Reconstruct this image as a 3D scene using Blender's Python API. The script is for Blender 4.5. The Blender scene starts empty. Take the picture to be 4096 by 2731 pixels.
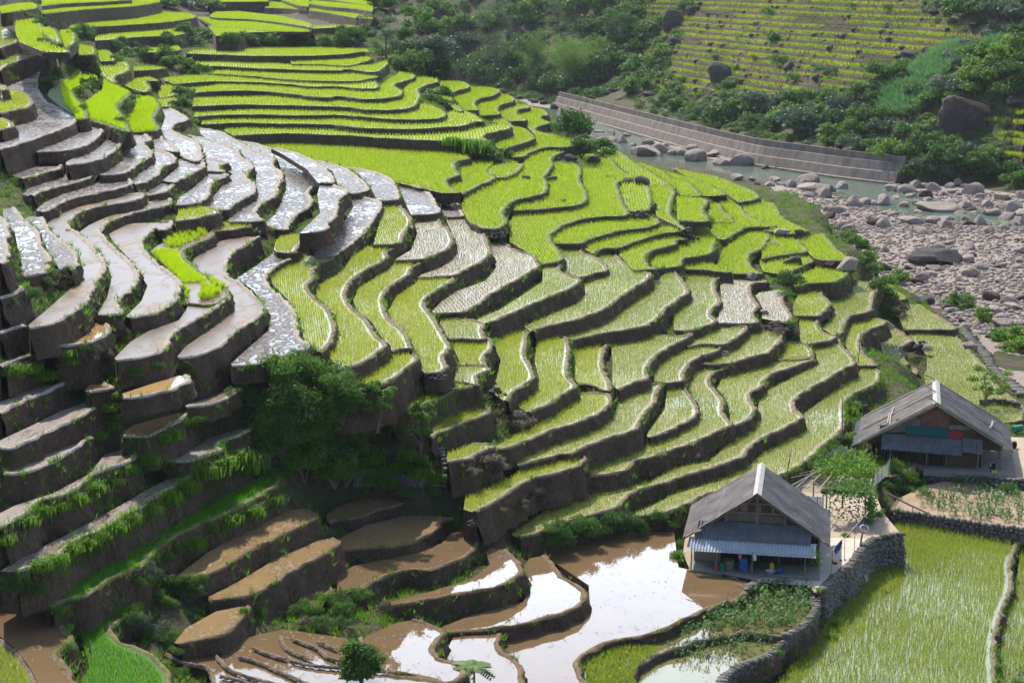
import bpy, bmesh, math, random
import numpy as np
from mathutils import Vector, Matrix
from mathutils.bvhtree import BVHTree
random.seed(7); RNG=np.random.default_rng(11)
SCN=bpy.context.scene; COL=SCN.collection
CZ=44.0; TH=math.radians(11.7); FP=7142.0
TO={}
for i,t in enumerate('ABCDEFGHI'):
    TO[t]=((0,1348,2696)[i%3],(0,898,1797)[i//3])
SC=1400/2350
def parse(s):
    t=None; pts=[]; rs=[]
    for tok in s.split():
        if tok in TO: t=tok; continue
        r=None
        if '@' in tok: tok,r=tok.split('@'); r=float(r)*SC
        x,y=map(float,tok.split(','))
        pts.append((TO[t][0]+x*SC,TO[t][1]+y*SC)); rs.append(r)
    return np.array(pts),rs
def slope(v): return np.tan(TH+np.arctan((np.asarray(v)-1365.5)/FP))
def unproj(p,z):
    p=np.atleast_2d(p); z=np.asarray(z,float)
    y=(CZ-z)/slope(p[:,1])
    # camera-forward depth
    dep=y*math.cos(TH)+(CZ-z)*math.sin(TH)
    x=(p[:,0]-2048)/FP*dep
    return np.stack([x,y,np.broadcast_to(z,x.shape)],1)
def inpoly(p,poly):
    x,y=p[...,0],p[...,1]; r=np.zeros(x.shape,bool); n=len(poly)
    for i in range(n):
        x1,y1=poly[i]; x2,y2=poly[i-1]
        if y1==y2: continue
        c=((y1>y)!=(y2>y))&(x<(x2-x1)*(y-y1)/(y2-y1)+x1)
        r^=c
    return r
def exit_down(p,poly):
    best=1e9
    for i in range(len(poly)):
        (x1,y1),(x2,y2)=poly[i],poly[i-1]
        if (x1>p[0])!=(x2>p[0]):
            y=y1+(p[0]-x1)*(y2-y1)/(x2-x1)
            if y>p[1]: best=min(best,y-p[1])
    return best
V=4096/2352
PRI=[(1450,1350,6.3),(2150,1350,4),(1900,1000,8),(1850,640,10),(2150,760,2.5),(1300,600,16),(700,450,22),(200,450,26),(600,150,27),(1000,250,18),(1300,400,12),(1600,420,7),(1250,270,8),(100,100,32),(300,1100,17),(100,1000,20),(300,1400,10),(900,1400,6.5)]
def prior(p):
    a=np.array(PRI); d=((a[:,0]*V-p[0])**2+(a[:,1]*V-p[1])**2)/1e4+1
    w=1/d**1.5; return (w*a[:,2]).sum()/w.sum()
def load(txt):
    P=[]
    for ln in txt.strip().splitlines():
        k,f,b=ln.split('|'); F,rs=parse(f); B,_=parse(b)
        P.append(dict(k=k,F=F,rs=rs,B=B,poly=np.concatenate([F,B])))
    return P
def solve(P,anch,man=(),verbose=False,wp=0.02):
    n=len(P); rows=[];rhs=[];rel=[]
    for i,p in enumerate(P):
        got=0
        for (u,v),r in zip(p['F'],p['rs']):
            if r is None: continue
            best=None
            for ex,wx in ((4,1.),(8,.6),(14,.3),(20,.12)):
                q=np.array((u,v+r+ex))
                for j,o in enumerate(P):
                    if j!=i and inpoly(q[None],o['poly'])[0]:
                        e=exit_down(q,o['poly'])
                        if best is None or e<best[0]: best=(e,j)
                if best: break
            if best is None: continue
            j=best[1]; got+=1; t=2.5
            rr=r*.88; rel.append((i,j,math.log((1+t/slope(v+rr))/(1+t/slope(v))),rr,u,v,wx))
        p['got']=got
    for q in man:
        i,j,pp,S=q; t=math.tan(math.radians(S)); T1,T2=slope(pp[0][1]),slope(pp[1][1])
        rel.append((i,j,math.log((1+t/T2)/(1+t/T1)),pp[1][1]-pp[0][1],pp[0][0],pp[0][1],1.0))
    wt=np.array([q[6] for q in rel]); mu=[p['F'].mean(0) for p in P]
    def row(i,u,v): return [(3*i,1.0),(3*i+1,(u-mu[i][0])/1000),(3*i+2,(v-mu[i][1])/1000)]
    uv2=[]
    for q in rel: uv2.append((q[4],q[5]+q[3]))
    for k,q in enumerate(man): kk=len(rel)-len(man)+k; uv2[kk]=tuple(q[2][1])
    for it in range(6):
        m=len(rel)+3*n+len(anch); A=np.zeros((m,3*n)); R=np.zeros(m); k=0
        for (i,j,c,r,u,v,_),(u2,v2),wk in zip(rel,uv2,wt):
            for col,x in row(i,u,v): A[k,col]+=wk*x
            for col,x in row(j,u2,v2): A[k,col]-=wk*x
            R[k]=wk*c; k+=1
        for i,p in enumerate(P):
            q=3. if p['k'] in 'we' else 1.
            A[k,3*i]=wp; R[k]=wp*math.log(CZ-prior(mu[i])); k+=1
            A[k,3*i+1]=1.2*q; k+=1
            A[k,3*i+2]=.22*q; k+=1
        for i,z in anch.items(): A[k,3*i]=3; R[k]=3*math.log(CZ-z); k+=1
        X=np.linalg.lstsq(A,R,rcond=None)[0]
        res=np.abs(A[:len(rel)]@X-R[:len(rel)])/wt
        wt=np.array([q[6] for q in rel])/(1+(res/.09)**2)**.5
    rel=[q[:6] for q in rel]
    def zat(i,pix):
        pix=np.atleast_2d(pix); a,bb,cc=X[3*i:3*i+3]
        return CZ-np.exp(a+bb*(pix[:,0]-mu[i][0])/1000+cc*(pix[:,1]-mu[i][1])/1000)
    z=np.array([CZ-math.exp(X[3*i]) for i in range(n)])
    for i,p in enumerate(P):
        pix=p['poly']; W=unproj_v(pix,zat(i,pix)); c=W[:,:2].mean(0)
        D=np.column_stack([np.ones(len(W)),W[:,:2]-c]); nf=len(p['F']); ww=np.r_[np.ones(nf),np.full(len(W)-nf,.3)]
        D2=np.concatenate([D*ww[:,None],[[0,2.,0],[0,0,2.]]]); r2=np.r_[W[:,2]*ww,0,0]
        p['pl']=(*c,*np.linalg.lstsq(D2,r2,rcond=None)[0])
    return z,rel
def plz(p,xy):
    cx,cy,A,B,C=p['pl']; xy=np.atleast_2d(xy); return A+B*(xy[:,0]-cx)+C*(xy[:,1]-cy)
def unproj_v(p,z):
    return unproj(p,z)
def unproj_pl(p,pix):
    pix=np.atleast_2d(pix); cx,cy,A,B,C=p['pl']
    Yv=(pix[:,1]-1365.5)/FP; dx=(pix[:,0]-2048)/FP; dy=math.cos(TH)-Yv*math.sin(TH); dz=-math.sin(TH)-Yv*math.cos(TH)
    t=(A-B*cx-C*cy-CZ)/(dz-B*dx-C*dy); return np.column_stack([dx*t,dy*t,CZ+dz*t])

TRACES='''s|A 15,183 75,205 108,258@80 118,275 60,300@90 0,322|A -40,322 -40,180
s|A 160,292 240,290 262,325@100 245,360 170,395@120 60,430 0,475|A -40,480 -40,330 60,330 130,305
m|A 290,350 370,355 430,395 440,440@70 410,480 330,520 270,555 262,600 280,640 330,690 420,725 490,765 512,805@75 480,830 390,870@85 250,920 100,970@110 0,1000|A -40,1000 -40,560 100,560 280,470 290,400
s|A 0,565 35,575 55,595@90 0,605|A -40,600 -40,560
y|A 50,585 120,610 195,640 220,690@110 190,715 110,735@100 0,760|A -40,760 -40,640 40,640
y|A 10,790 75,815 92,840@85 0,870|A -40,870 -40,790
m|A 525,812 640,815 682,842 690,880@60 660,915 560,975@60 440,1005 250,1018|A 250,990 480,870 530,840
m|A 690,845 800,855 832,885 840,925@75 800,980 720,1040@60 600,1085 450,1105|A 440,1080 560,1020 690,900
m|A 350,1045 395,1055 385,1075 425,1095@70 410,1115 300,1155@60 150,1195|A 80,1170 85,1110 150,1085 300,1048
m|A 490,1150 600,1125 642,1145@55 630,1170 540,1210@50 400,1245 270,1285@45 215,1310|A 150,1300 200,1250 400,1180 460,1140
m|A 850,887 960,890 1015,930 965,955 990,985 1020,1010@70 1015,1040 960,1075 860,1145@50 800,1165 670,1170|A 680,1150 780,1100 870,990
m|A 1040,1000 1140,1025 1180,1060@65 1175,1085 1090,1120 1060,1165 1000,1205@50 900,1235|A 890,1200 990,1110 1030,1050
m|A 1080,905 1100,930 1150,955 1195,1000@25 1190,1015@20 1110,1008 1040,990|A 1030,970 1030,905
m|A 1362,1068 1374,1105@75 1330,1140 1240,1190@70 1165,1220|A 1090,1205 1190,1120 1200,1045 1280,1050
m|A 1085,715 1150,725 1230,770 1265,797@40 1200,822 1165,840 1150,860 1180,885 1290,930 1330,955 1350,1010@30 1360,1050@10 1330,1082@10 1240,1055@10 1190,1032|A 1090,900 1080,860 1110,780
m|A 1275,905 1400,930 1540,975 1600,1005 1620,1050@20 1680,1085 1700,1120 1660,1155 1660,1190 1700,1220 1720,1250@65 1700,1290 1580,1360@60 1530,1400 1480,1405 1420,1390|A 1370,1370 1450,1290 1560,1160 1380,1060 1340,960
m|A 1380,1060 1500,1075 1532,1085@45 1480,1110 1475,1130 1510,1150@20 1440,1148 1375,1145|A 1375,1100
m|A 1390,1152 1500,1157 1532,1172@55 1440,1215 1410,1260 1400,1310@65 1350,1345 1260,1370@30 1180,1372|A 1200,1320 1290,1260 1380,1180
m|A 1075,1215 1165,1222@60 1150,1260 1080,1290@35 970,1305|A 960,1290 1060,1235
m|A 790,1170 840,1180 890,1215@60 860,1240 700,1280@60 500,1325 400,1360@60 340,1400 270,1415|A 240,1400 300,1350 450,1280 640,1220 720,1180
m|A 1340,858 1480,880 1590,940 1700,1000 1850,1060 1830,1100 1890,1150 1897,1195@65 1870,1240 1860,1300 1760,1360@80 1720,1410 1735,1450 1770,1470@60 1700,1482 1550,1485|A 1530,1470 1620,1380 1720,1300 1720,1150 1620,1020 1350,910
m|A 1600,940 1720,960 1830,1000 1960,1055 2050,1110 2065,1150@25 2050,1170 2120,1205 2130,1230@70 2080,1270 2080,1310 2100,1340@70 2070,1390 1990,1440@70 1950,1490 1930,1535@60 1870,1535 1790,1500|A 1790,1480 1850,1430 1920,1270 1880,1110 1700,1000
m|A 1820,990 1950,1010 2100,1070 2200,1140 2240,1190 2247,1220@20 2150,1224@10|A 2130,1215 2060,1130 1900,1030
m|A 2090,1065 B 0,1105 80,1140 150,1190 205,1235 215,1262@60 150,1290@20 95,1297|B 20,1270 A 2260,1210 2230,1140
m|B 60,1118 200,1140 310,1170 380,1210 400,1250 420,1310@80 415,1330 350,1345@15 270,1340|B 260,1320 220,1240 120,1140
m|B 300,1158 420,1175 560,1205 610,1225 628,1250@15 560,1258@10 500,1240|B 400,1210 330,1180
m|B 400,1212 470,1225 580,1265 640,1310 670,1375 690,1410@70 650,1428@20 500,1442|B 490,1420 440,1310 410,1240
m|B 620,1268 720,1280 790,1300 810,1350 840,1410 857,1442@20 740,1450@20|B 720,1440 690,1370 640,1300
m|B 90,1300 190,1318 290,1350 298,1385@70 265,1440 230,1490@100 200,1540 E 150,80@110 60,150 D 2240,200 2120,205|D 2110,180 2190,140 2300,20 B 40,1500 110,1380
m|A 2150,1228 2240,1232 B 0,1247 50,1262 78,1287@80 20,1325 5,1370 A 2260,1440@80 2200,1500 D 2200,15 2130,45@60 2075,45|D 2010,50 A 2090,1480 2150,1420 2130,1300
y|A 1400,1385 1465,1405 1470,1425@60 1420,1440 1280,1470@60 1180,1485|A 1180,1470 1200,1410 1300,1385
y|A 1690,1482 1690,1510@60 D 1650,15 1560,30@60 1420,45|A 1420,1545 1510,1490 1600,1470
x|A 750,1305 870,1300 960,1290@70 965,1310 900,1340 700,1375@70 560,1410 490,1450@80 460,1500 470,1540 D 470,20 560,80 640,160 690,220 712,262@90 690,310 640,400 600,480@110 540,550 480,590@110 300,670 200,690|D 190,660 300,570 470,420 560,320 520,200 300,60 A 300,1500 400,1430 600,1350
x|A 980,1360 1130,1320 1152,1335@90 1140,1365 1000,1400@70 850,1440 720,1490@80 670,1550 D 660,30 690,70 760,140 840,210 900,270 932,335@75 920,380 870,440@100 800,490 785,530 832,580@60 700,600@30 655,597|D 660,580 720,470 750,340 680,200 A 530,1550 600,1500 800,1410
x|A 1075,1485 1150,1480 1165,1500@70 1090,1540 D 1050,20@100 990,60 955,110 965,150 1010,210 1090,280 1180,340 1217,395@80 1200,450 1180,500@90 1120,550 1000,600@90 870,620|D 850,600 950,500 990,400 900,250 760,110 A 730,1560 870,1490
N|D 1420,45 1438,65@70 1340,115@75 1250,165@75 1235,200 1290,265 1400,345 1480,395 1530,440 1537,470@50 1470,520 1410,535@10 1255,527|D 1240,500 1240,400 1200,360 1010,170 1060,130 1200,60
x|D 1545,478@60 1500,520 1400,580@75 1300,640 1180,705@80 1140,760 1120,810@90 1070,850 960,885@140 780,907|D 770,880 880,770 1000,700 1200,630 1250,560 1260,530
x|D 1740,75 1640,140@70 1560,190@80 1530,240 1515,300 1530,340 1610,380 1690,450 1750,520 1772,580@90 1700,640 1600,700@100 1540,750 1490,800@90 1430,830 1300,880 1200,889|D 1190,870 1250,800 1400,700 1560,560 1500,400 1290,270 1300,220 1450,110 1600,70
m|D 1840,185 1960,192 1985,200@40 1880,260@70 1810,310@80 1785,360 1810,410 1880,470 1950,540 1990,620 2000,700 2020,760 2078,800@80 2020,840@60 1850,890@60 1700,930 1560,940|D 1550,920 1650,830 1800,700 1820,600 1700,430 1590,350 1700,280 1800,210
y|D 1980,60 2110,62 2122,80@80 2050,110 2000,150@40 1980,185@30 1860,180|D 1840,160 1850,110 1880,80
y|D 2110,200 2230,205 2230,225@60 2140,265 2100,320@90 2110,350 2060,400 2075,440@70 2130,500 2200,560 2240,640 2250,720@60 2190,820 2150,850@60|D 2050,780 2000,640 1940,500 1830,390 1810,330 1950,260 2000,205
y|E 230,142 375,138 385,150@40 330,185@75 340,215 240,275@90 140,335 80,395@110 58,450 75,515 120,570 190,625 230,680 265,740 325,785 325,810@100 285,845 150,930@90 0,960 D 2250,925|D 2180,850 2260,640 2130,480 2120,420 2300,310 E 100,220 210,143
y|E 400,238 560,232 580,240@30 500,290@60 490,320 420,370@90 350,420 310,490@110 320,560 350,630 430,690 470,740 495,800@60 500,825 430,828@20 370,845|E 360,800 310,760 230,640 130,560 110,500 150,420 350,300
y|E 540,360 680,345 775,345 782,365@80 700,420@85 610,480 585,530 620,580 680,670 730,760 762,810@110 720,870 720,910 742,950@60 690,985 600,992|E 560,960 550,880 500,780 370,640 340,580 400,480 540,380
y|E 375,840 490,820 530,870 540,900@110 510,930 400,1010@130 330,1055 200,1100 100,1115 0,1110|E 0,1080 200,1010 350,930
s|E 860,625 990,660 975,690@70 985,730 1000,757@10 760,759@10|E 740,740 690,640
y|E 760,762 1020,760 1047,795@70 1040,820@90 990,880 990,910 1012,937 830,937@8|E 820,900 770,790
s|E 830,940 1010,940 1022,965@80 940,1010 945,1040 940,1070 880,1060@15 790,1045|E 790,990
y|E 790,1042 900,1068 930,1072@80 780,1110 690,1160@100 600,1190 500,1240 400,1260 350,1300|E 360,1270 450,1220 560,1150 640,1050
y|E 960,1215 1020,1225 1032,1242 1000,1270@130 900,1310 760,1360@150 620,1425|E 640,1370 760,1280 900,1220
y|E 900,1465 1050,1465 1062,1482@60 980,1520 H 860,60 740,80|H 740,20 E 800,1510
y|B 300,1345 380,1350 450,1400 490,1450@80 500,1480 480,1530@110 E 490,0 450,60 430,110@90 370,130@20 240,135|E 250,110 B 290,1480 300,1400
t|B 510,1440 650,1430 680,1460@50 720,1520 E 740,10 775,80 780,110@90 740,160 600,220@90 520,233 390,238|E 400,220 500,160 540,50 B 520,1490
t|B 730,1455 855,1455 920,1500 985,1540 E 985,30 1000,90 1025,150 1032,185@100 990,230 900,280@90 800,330 680,348@20 545,355|E 560,330 700,280 800,200 790,100 B 740,1480
t|E 1100,105 1200,165 1320,205 1345,240 1362,275@85 1330,295 1200,370@105 1050,455@110 950,530 850,580@45 740,590 650,595|E 640,570 700,510 800,440 1000,370 1070,280 1030,170 1040,130
s|E 1380,275 1500,262 1490,285 1520,320 1600,345 1640,365@90 1600,405 1450,470@110 1300,535@110 1150,600 1010,660@45|E 940,630 1100,560 1380,380
s|E 1470,135 1630,130 1640,175 1740,215 1800,265 1820,300@45 1720,325 1640,350@30 1520,315|E 1530,280 1520,210 1480,160
s|E 1740,190 1870,170 1880,200 1960,270 2050,310 2112,325@95 2090,360 1950,450@105 1800,560@95 1650,620 1500,660@85 1330,700@45 1310,715|E 1250,670 1400,610 1600,530 1670,460 1660,390 1830,340 1790,260
s|E 2265,290 2290,330 F 75,395 98,445@80 E 2290,500 2210,560@85 2180,600 2070,675@85 1900,705 1700,745@90 1560,770|E 1510,740 1700,690 1900,590 2130,420 2140,370 2230,310
y|E 1370,700 1450,690 1480,720 1540,760 1560,800 1550,1000@10 1590,1050@60 1610,1070@110 1500,1150@95 1390,1215@95 1290,1255|E 1210,1210 1350,1100 1360,1030 1330,920 1340,780
y|E 1160,645 1260,685 1280,700 1270,790 1260,860 1310,960 1325,1010@100 1290,1050 1170,1130@90 1140,1180|E 1040,1120 1080,1000 1100,900 1040,780 1020,720 1100,670
y|E 1590,790 1800,755 1810,790 1790,860 1790,960 1830,1050@30 1835,1105@40 1780,1105 1700,1070@40 1620,1060|E 1600,1030
y|E 1640,1130 1820,1130 1842,1170@110 1830,1210 1720,1280@100 1600,1330 1450,1370@110 1290,1440 1120,1500@80 1060,1495|E 1060,1480 1220,1400 1400,1310 1630,1160
s|E 1840,770 2110,735 2340,740 F 100,725 120,730@60 60,775@60 0,800 E 2180,850 2110,910@100 2080,980 2095,1020@25 2000,1055 1890,1105@20|E 1850,1060 1850,900 1840,800
s|F 75,812 200,805 320,815 300,840@80 150,895 90,950@100 60,1000 75,1035@30 0,1050@20 E 2200,1060 2130,1050|E 2130,1000 2160,940 F 0,850 60,820
s|E 1920,1110 2060,1070 2180,1065 2150,1110 2140,1180@90 2080,1250 2030,1330@110 2000,1370 1850,1420@90 1700,1470 1580,1530@90 H 1500,25 1350,70@50 1210,100|H 1210,60 E 1350,1510 1600,1400 1850,1300 1890,1200
s|F 70,1060 90,1110 140,1180 167,1245@50 150,1280 80,1320@50 20,1350 0,1365@50 E 2180,1400 2090,1420@30|E 2080,1400 2200,1230 2220,1085 F 0,1070
y|H 1480,65 1650,35 1680,50@120 1640,90 1520,140 1420,170@130 1280,200 1150,290@150 1050,350 940,415|H 850,390 860,320 1000,260 1200,170 1220,130 1350,90
s|F 160,935 340,935 365,945@90 260,1000@90 240,1050 300,1130 330,1170@60 325,1240 370,1310 390,1330@90 280,1390 100,1470@100 0,1500 E 2150,1540@90 H 2220,10 2100,50 1985,80@90 1990,100 1880,150@90 1580,187|H 1670,160 1750,90 E 2080,1440 F 0,1390 150,1310 170,1230 100,1080 110,1000
s|F 680,900 920,885 932,900@60 850,935 680,990@70 600,1050 590,1085@60 510,1130 515,1170 550,1230@100 510,1290 420,1345|F 380,1310 370,1220 350,1160 290,1090 320,1030 500,970
s|F 930,800 1110,770 1130,810 1190,870 1217,928@90 1150,960 1000,1050@100 860,1130 810,1180 815,1240@100 870,1280@100 740,1360 560,1450@90 500,1500 480,1540 I 420,60@90 H 2263,197 2150,230@100 2000,280 1925,330@110 1905,360 1880,380 1720,430@150 1500,490@180 1300,570@150 1230,583|H 1170,560 1400,400 1600,310 2090,220 2263,120 I 240,70 F 420,1420 560,1300 570,1180 640,1100 980,930 930,830
s|F 1260,960 1350,965 1387,985@110 1370,1050 1300,1090 1170,1160@60 1145,1200 1140,1350 1100,1400 1000,1480 930,1550@110 I 870,85 760,150@110 500,230 240,290 H 2350,360@150 2200,420@150 2030,437|H 2000,420 2150,350 I 0,290 300,200 500,100 600,10 F 700,1480 880,1300 870,1260 1000,1170 1220,1010
g|A 1250,360 1400,365@55 1700,375@50 2000,375@40 2250,368 B 100,358 180,345 217,352@35|B 200,335 100,330 A 2300,330 1900,300 1650,285 1640,330 1300,340
g|A 1960,430 2150,432@12 2350,440@12 B 130,430 200,410 242,390@25|B 230,375 A 2350,400 1950,420
g|A 1330,442 1500,445@35 1700,457@35 2000,468@30 2300,470@25 B 40,465 160,475@20 270,480 345,427@40|B 330,410 240,440 50,450 A 2000,440 1700,420 1290,420
g|A 1400,492 1640,507@10 2000,537@15 2350,545@15 B 160,540 260,520 277,515@18|B 250,500 100,500 A 2350,500 1900,470 1450,478
g|A 1170,565 1400,548 1640,550@20 1900,562@25 2100,580@20 B 0,580@25 130,592 270,590@15 280,575 255,545|B 240,530 A 2300,550 1640,512 1300,505 1080,530
g|A 1280,625 1500,610@35 1800,615@35 2000,635@35 2200,655@30 B 0,645@30 200,665@30 360,655 435,630@30 440,610 380,575 400,560 520,520@45 527,503|B 420,485 300,570 270,605 A 2300,605 1900,575 1500,568 1260,600
g|A 1290,715 1500,705@35 1800,705@35 2100,712@35 2350,720@30 B 200,735@30 400,735 510,715@30 540,690 545,675 560,640 545,605 600,570@50 680,545@50 667,530|B 540,515 450,600 440,660 250,680 A 2300,680 1800,650 1300,660
g|A 1300,785 1500,770@35 1800,770@35 2100,775@35 B 0,770@35 200,785@30 400,800@30 600,800@30 700,790 732,770@25 720,750 660,720 630,705|B 560,700 550,740 A 2350,745 1800,735 1310,760
g|A 1350,835 1600,825@40 1900,830@40 2200,835@38 B 0,840@38 200,860@35 500,865@35 700,855@35 850,840 940,815@25 985,815@20 970,800 900,760 820,735|B 740,760 750,800 300,820 A 2263,800 1800,800 1360,810
g|A 1570,910 1900,895@75 2200,905@80 B 100,910@85 300,925@80 600,940 900,945@30 1010,945@30 980,920 1000,900 1080,880@60 1160,860 1167,848@50|B 1100,830 960,860 700,880 300,885 A 2200,865 1700,860 1500,870
G|B 900,1060 795,1090@30 800,1140 825,1170@35 735,1205@25 750,1240 790,1275 830,1290@30|B 700,1290 400,1220 A 2263,1150 1800,1020 1640,960 1700,940 2100,960 B 0,970 400,1000 640,1000 800,1030
G|B 1000,1150 1060,1190 950,1245@25 870,1287@50 825,1305|B 750,1240 740,1205 830,1170 800,1100 930,1075 1060,1090 1010,1125
G|B 1250,1097 1248,1112 1200,1160@20 1110,1190@20 1060,1190 1010,1165 1005,1140@10 1040,1115 1120,1103|B 1180,1090
G|B 1540,1005 1440,1065 1450,1100@25 1400,1175@25 1390,1190 1412,1225@25 1400,1285@30 1300,1320 1200,1340@40 1125,1400@50 1115,1440 1140,1480 1090,1530@30 1000,1530 900,1500|B 870,1460 840,1400 840,1330 880,1290 1090,1200 1250,1110 1280,1050 1400,1020
G|B 1625,1110 1640,1150 1625,1200@15 1660,1260 1682,1330@25 1640,1365 1500,1390@20 1350,1402@25 1190,1412|B 1180,1385 1200,1360 1400,1300 1420,1240 1400,1190 1460,1120 1450,1090
G|B 1900,1215 1880,1235 1900,1300 1940,1395 1955,1412 1950,1440@40 1800,1450@40 1650,1470@50 1520,1510 1450,1560@60 E 1430,60@60 1440,110 1500,180 1522,215@80 1480,245@20 1380,265@15|E 1340,220 1160,110 B 1150,1500 1200,1430 1500,1400 1690,1350 1650,1200 1650,1130 1750,1130 1870,1200
G|B 1885,1220 2060,1232 2102,1275@15 2095,1400@10 1960,1415 1940,1395 1900,1300|B 1890,1250
G|B 2150,1465 2167,1490@25 2100,1520@30 E 1900,40@40 1700,95@40 1640,120 1450,127@15|E 1450,90 B 1480,1560 1650,1490 1950,1460
G|E 2320,45 2150,65@35 2000,115@35 1880,155@30 1760,165@40 1725,195|E 1650,150 1700,110 1900,60 2130,20 B 2250,1520
G|E 2350,95 2280,105 2270,130@50 2120,170@50 2070,215@60 2090,270 2140,292@15 2000,307@20|E 1960,270 1890,190 1950,150 2300,75 F 20,50 50,100
G|F 285,110 272,130 260,180@60 200,205@60 60,230@50 50,270 0,280@30 E 2200,290@15 2130,285|E 2090,240 2120,200 2280,150 F 0,150 40,130 60,40 C 60,1490 200,1480 240,1540
G|F 370,312 380,320@20 200,300@40 60,298@30|F 60,270 130,235 280,270
G|F 1100,275 1150,285 1172,300@70 1150,345@70 1080,380 950,390@50 810,412|F 780,370 860,330 1000,270
G|F 890,190 940,225 1000,242@20 960,235 880,270@40 760,320@40 720,330|F 600,310 580,270 575,240 700,220
G|F 640,45 810,60 850,120 897,172@30 800,190@30 690,210@30 590,227|F 590,190 620,120
G|F 880,80 1000,60 1030,90 1090,160 1182,235@15 1000,237@10|F 940,220 900,180 840,110
G|F 620,40 640,60 600,150@40 510,200@60 500,240@60 540,300 600,325@25 400,327@30|F 370,310 290,270 320,180 400,110 500,50
G|C 580,1335 690,1385 715,1440 800,1500 890,1535 F 905,35@40 820,60@20 640,40@30 500,20@40 370,90@20|F 370,70 490,10 C 640,1510 480,1430 440,1360
G|C 290,1310 350,1300 430,1355 480,1430 600,1490 690,1515@20 500,1525@20 F 480,20@30 370,85@25 320,100 230,50 225,20|C 250,1540 250,1490 410,1480 340,1410 300,1360
G|C 240,1370 300,1365 340,1420 405,1482@10 250,1492@10|C 235,1430
G|C 20,1320 230,1345 195,1400 220,1450 237,1478@20 20,1478@15|C 20,1400
G|B 700,545 865,555 892,580@50 775,620@60 760,640 790,680 830,725@15 850,745|B 800,740 690,640 570,640 600,600 690,560
G|B 900,585 1070,595 1092,610@50 1050,640 940,670@60 925,700 947,735@20 860,742|B 800,700 780,640 900,590
G|B 1100,635 1180,650 1192,670@60 1090,710@60 1075,735 1097,760@25 985,775@15|B 920,760 905,690 930,655 1085,600
G|B 1210,700 1290,712 1292,720@40 1210,740 1205,760 1260,790 1272,805@30 1150,815@20|B 1110,780 1080,740 1090,700 1195,660
G|B 1310,720 1400,745 1417,768@45 1370,785 1380,805 1430,820 1345,852@30 1330,870 1420,900 1560,920 1660,955 1540,985@25 1400,990@25 1280,1030@25 1270,1045 1170,1052|B 1180,1030 1200,1000 1340,950 1330,900 1280,850 1230,800 1205,740 1295,708
G|B 990,780 1130,800 1180,845 1250,860 1300,890 1327,928@55 1240,960@50 1120,1000@40|B 1060,980 1170,900 1160,850 1000,800
G|B 1560,990 1660,960 1750,1060 1830,1065 1900,1130 2000,1190 2270,1285 2260,1310@20 2240,1430 2300,1500@20 2340,1540|B 2150,1450 2100,1300 1900,1210 1740,1120 1560,1100
G|B 1680,960 1760,990 1890,1020 2000,1090 2200,1215 2275,1270|B 2100,1230 1990,1190 1830,1065
G|B 1760,960 1880,1005 2000,1080 2150,1130 C 0,1200 100,1230 190,1312|C 60,1310 B 2270,1280 2200,1220 2000,1095 1890,1020
G|B 2000,1080 2230,1155 C 100,1190 250,1250 350,1300 290,1312|C 190,1310 100,1230 0,1200 B 2150,1140
G|C 0,1130 150,1160 300,1190 430,1240 555,1297 572,1322@25 440,1357@20|C 350,1300 250,1250 100,1190
s|F 375,320 310,340 275,390 290,460 312,500@30 250,580 250,610 292,640@60 200,680@60 100,705@30 0,707|F 0,560 100,450 70,370 80,340
t|F 400,350 600,365 630,380 520,400 510,440 540,500 570,550@20 540,580 535,610 572,645@60 500,660 310,662@20|F 290,630 320,540 320,480 310,400
t|F 740,440 735,520 790,600@20 780,650 680,640|F 590,620 600,560 550,470 570,450 700,430
s|F 380,685 490,680 497,690@80 430,750@60 330,800@30 200,800@15 90,815|F 80,790 150,770 300,690
s|F 560,710 700,715 730,712 710,780@100 640,850@90 500,890@60 340,932@20 180,930|F 170,920 300,870 480,760
y|F 750,780 880,790 920,830 932,880@20 690,907@15|F 690,880 750,800
y|F 990,450 1010,480 1052,530 1040,550 980,602@20 830,612@20|F 800,590 800,540 830,470 1010,430
y|F 960,625 970,670 1010,720 1092,742@30 1070,765@40 930,797@40|F 850,780 840,630
s|F 1250,375 1380,400 1340,480 1332,560@30 1300,585@60 1170,620@70 1140,680@70 1130,720@40 1090,742|F 1000,690 1080,590 1060,520 1050,500 1180,430
y|F 1340,622 1430,650 1270,730@100 1250,800 1260,840 1330,910 1372,937@20 1240,942@20|F 1220,900 1190,860 1150,800 1150,690 1260,630
s|F 1470,680 1550,730 1602,770@60 1530,820 1545,860 1545,900 1582,932@40 1400,947@25|F 1320,900 1290,820 1330,760 1440,700
s|F 1580,950 1642,980@40 1620,1010 1640,1050@60 1550,1120|F 1440,1120 1430,1050 1410,980
s|F 1760,600 1895,690 1890,700@35 1760,702@35 1550,702@35|F 1520,640 1470,540 1650,530
s|F 1900,750 2100,960 2200,1100 2350,1220 2350,1300 2150,1330 1900,1350|F 1700,1250 1680,1000 1700,960 1700,870 1600,760 1560,725
G|F 1480,430 1562,492@20 1470,502@20|F 1420,420 1400,370 1440,380
w|I 570,890 470,960@60 420,1000 250,1060@50 100,1120@60 0,1172 H 2100,1237@80 1850,1282@80 1720,1335@70 1635,1395 1620,1440 1690,1600|H 1260,1600 1240,1450 1130,1360 1110,1230 1700,1050 1690,900 1390,700 1380,650 1600,560 2240,540 I 0,540 30,780 300,840
w|H 1400,700 1450,760 1500,830 1640,920 1672,965@90 1640,1030 1550,1080 1300,1150@110 1100,1190@100 900,1212@50 740,1222@40|H 680,1190 900,1100 1250,1010 1310,900 1250,790 1290,720
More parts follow.
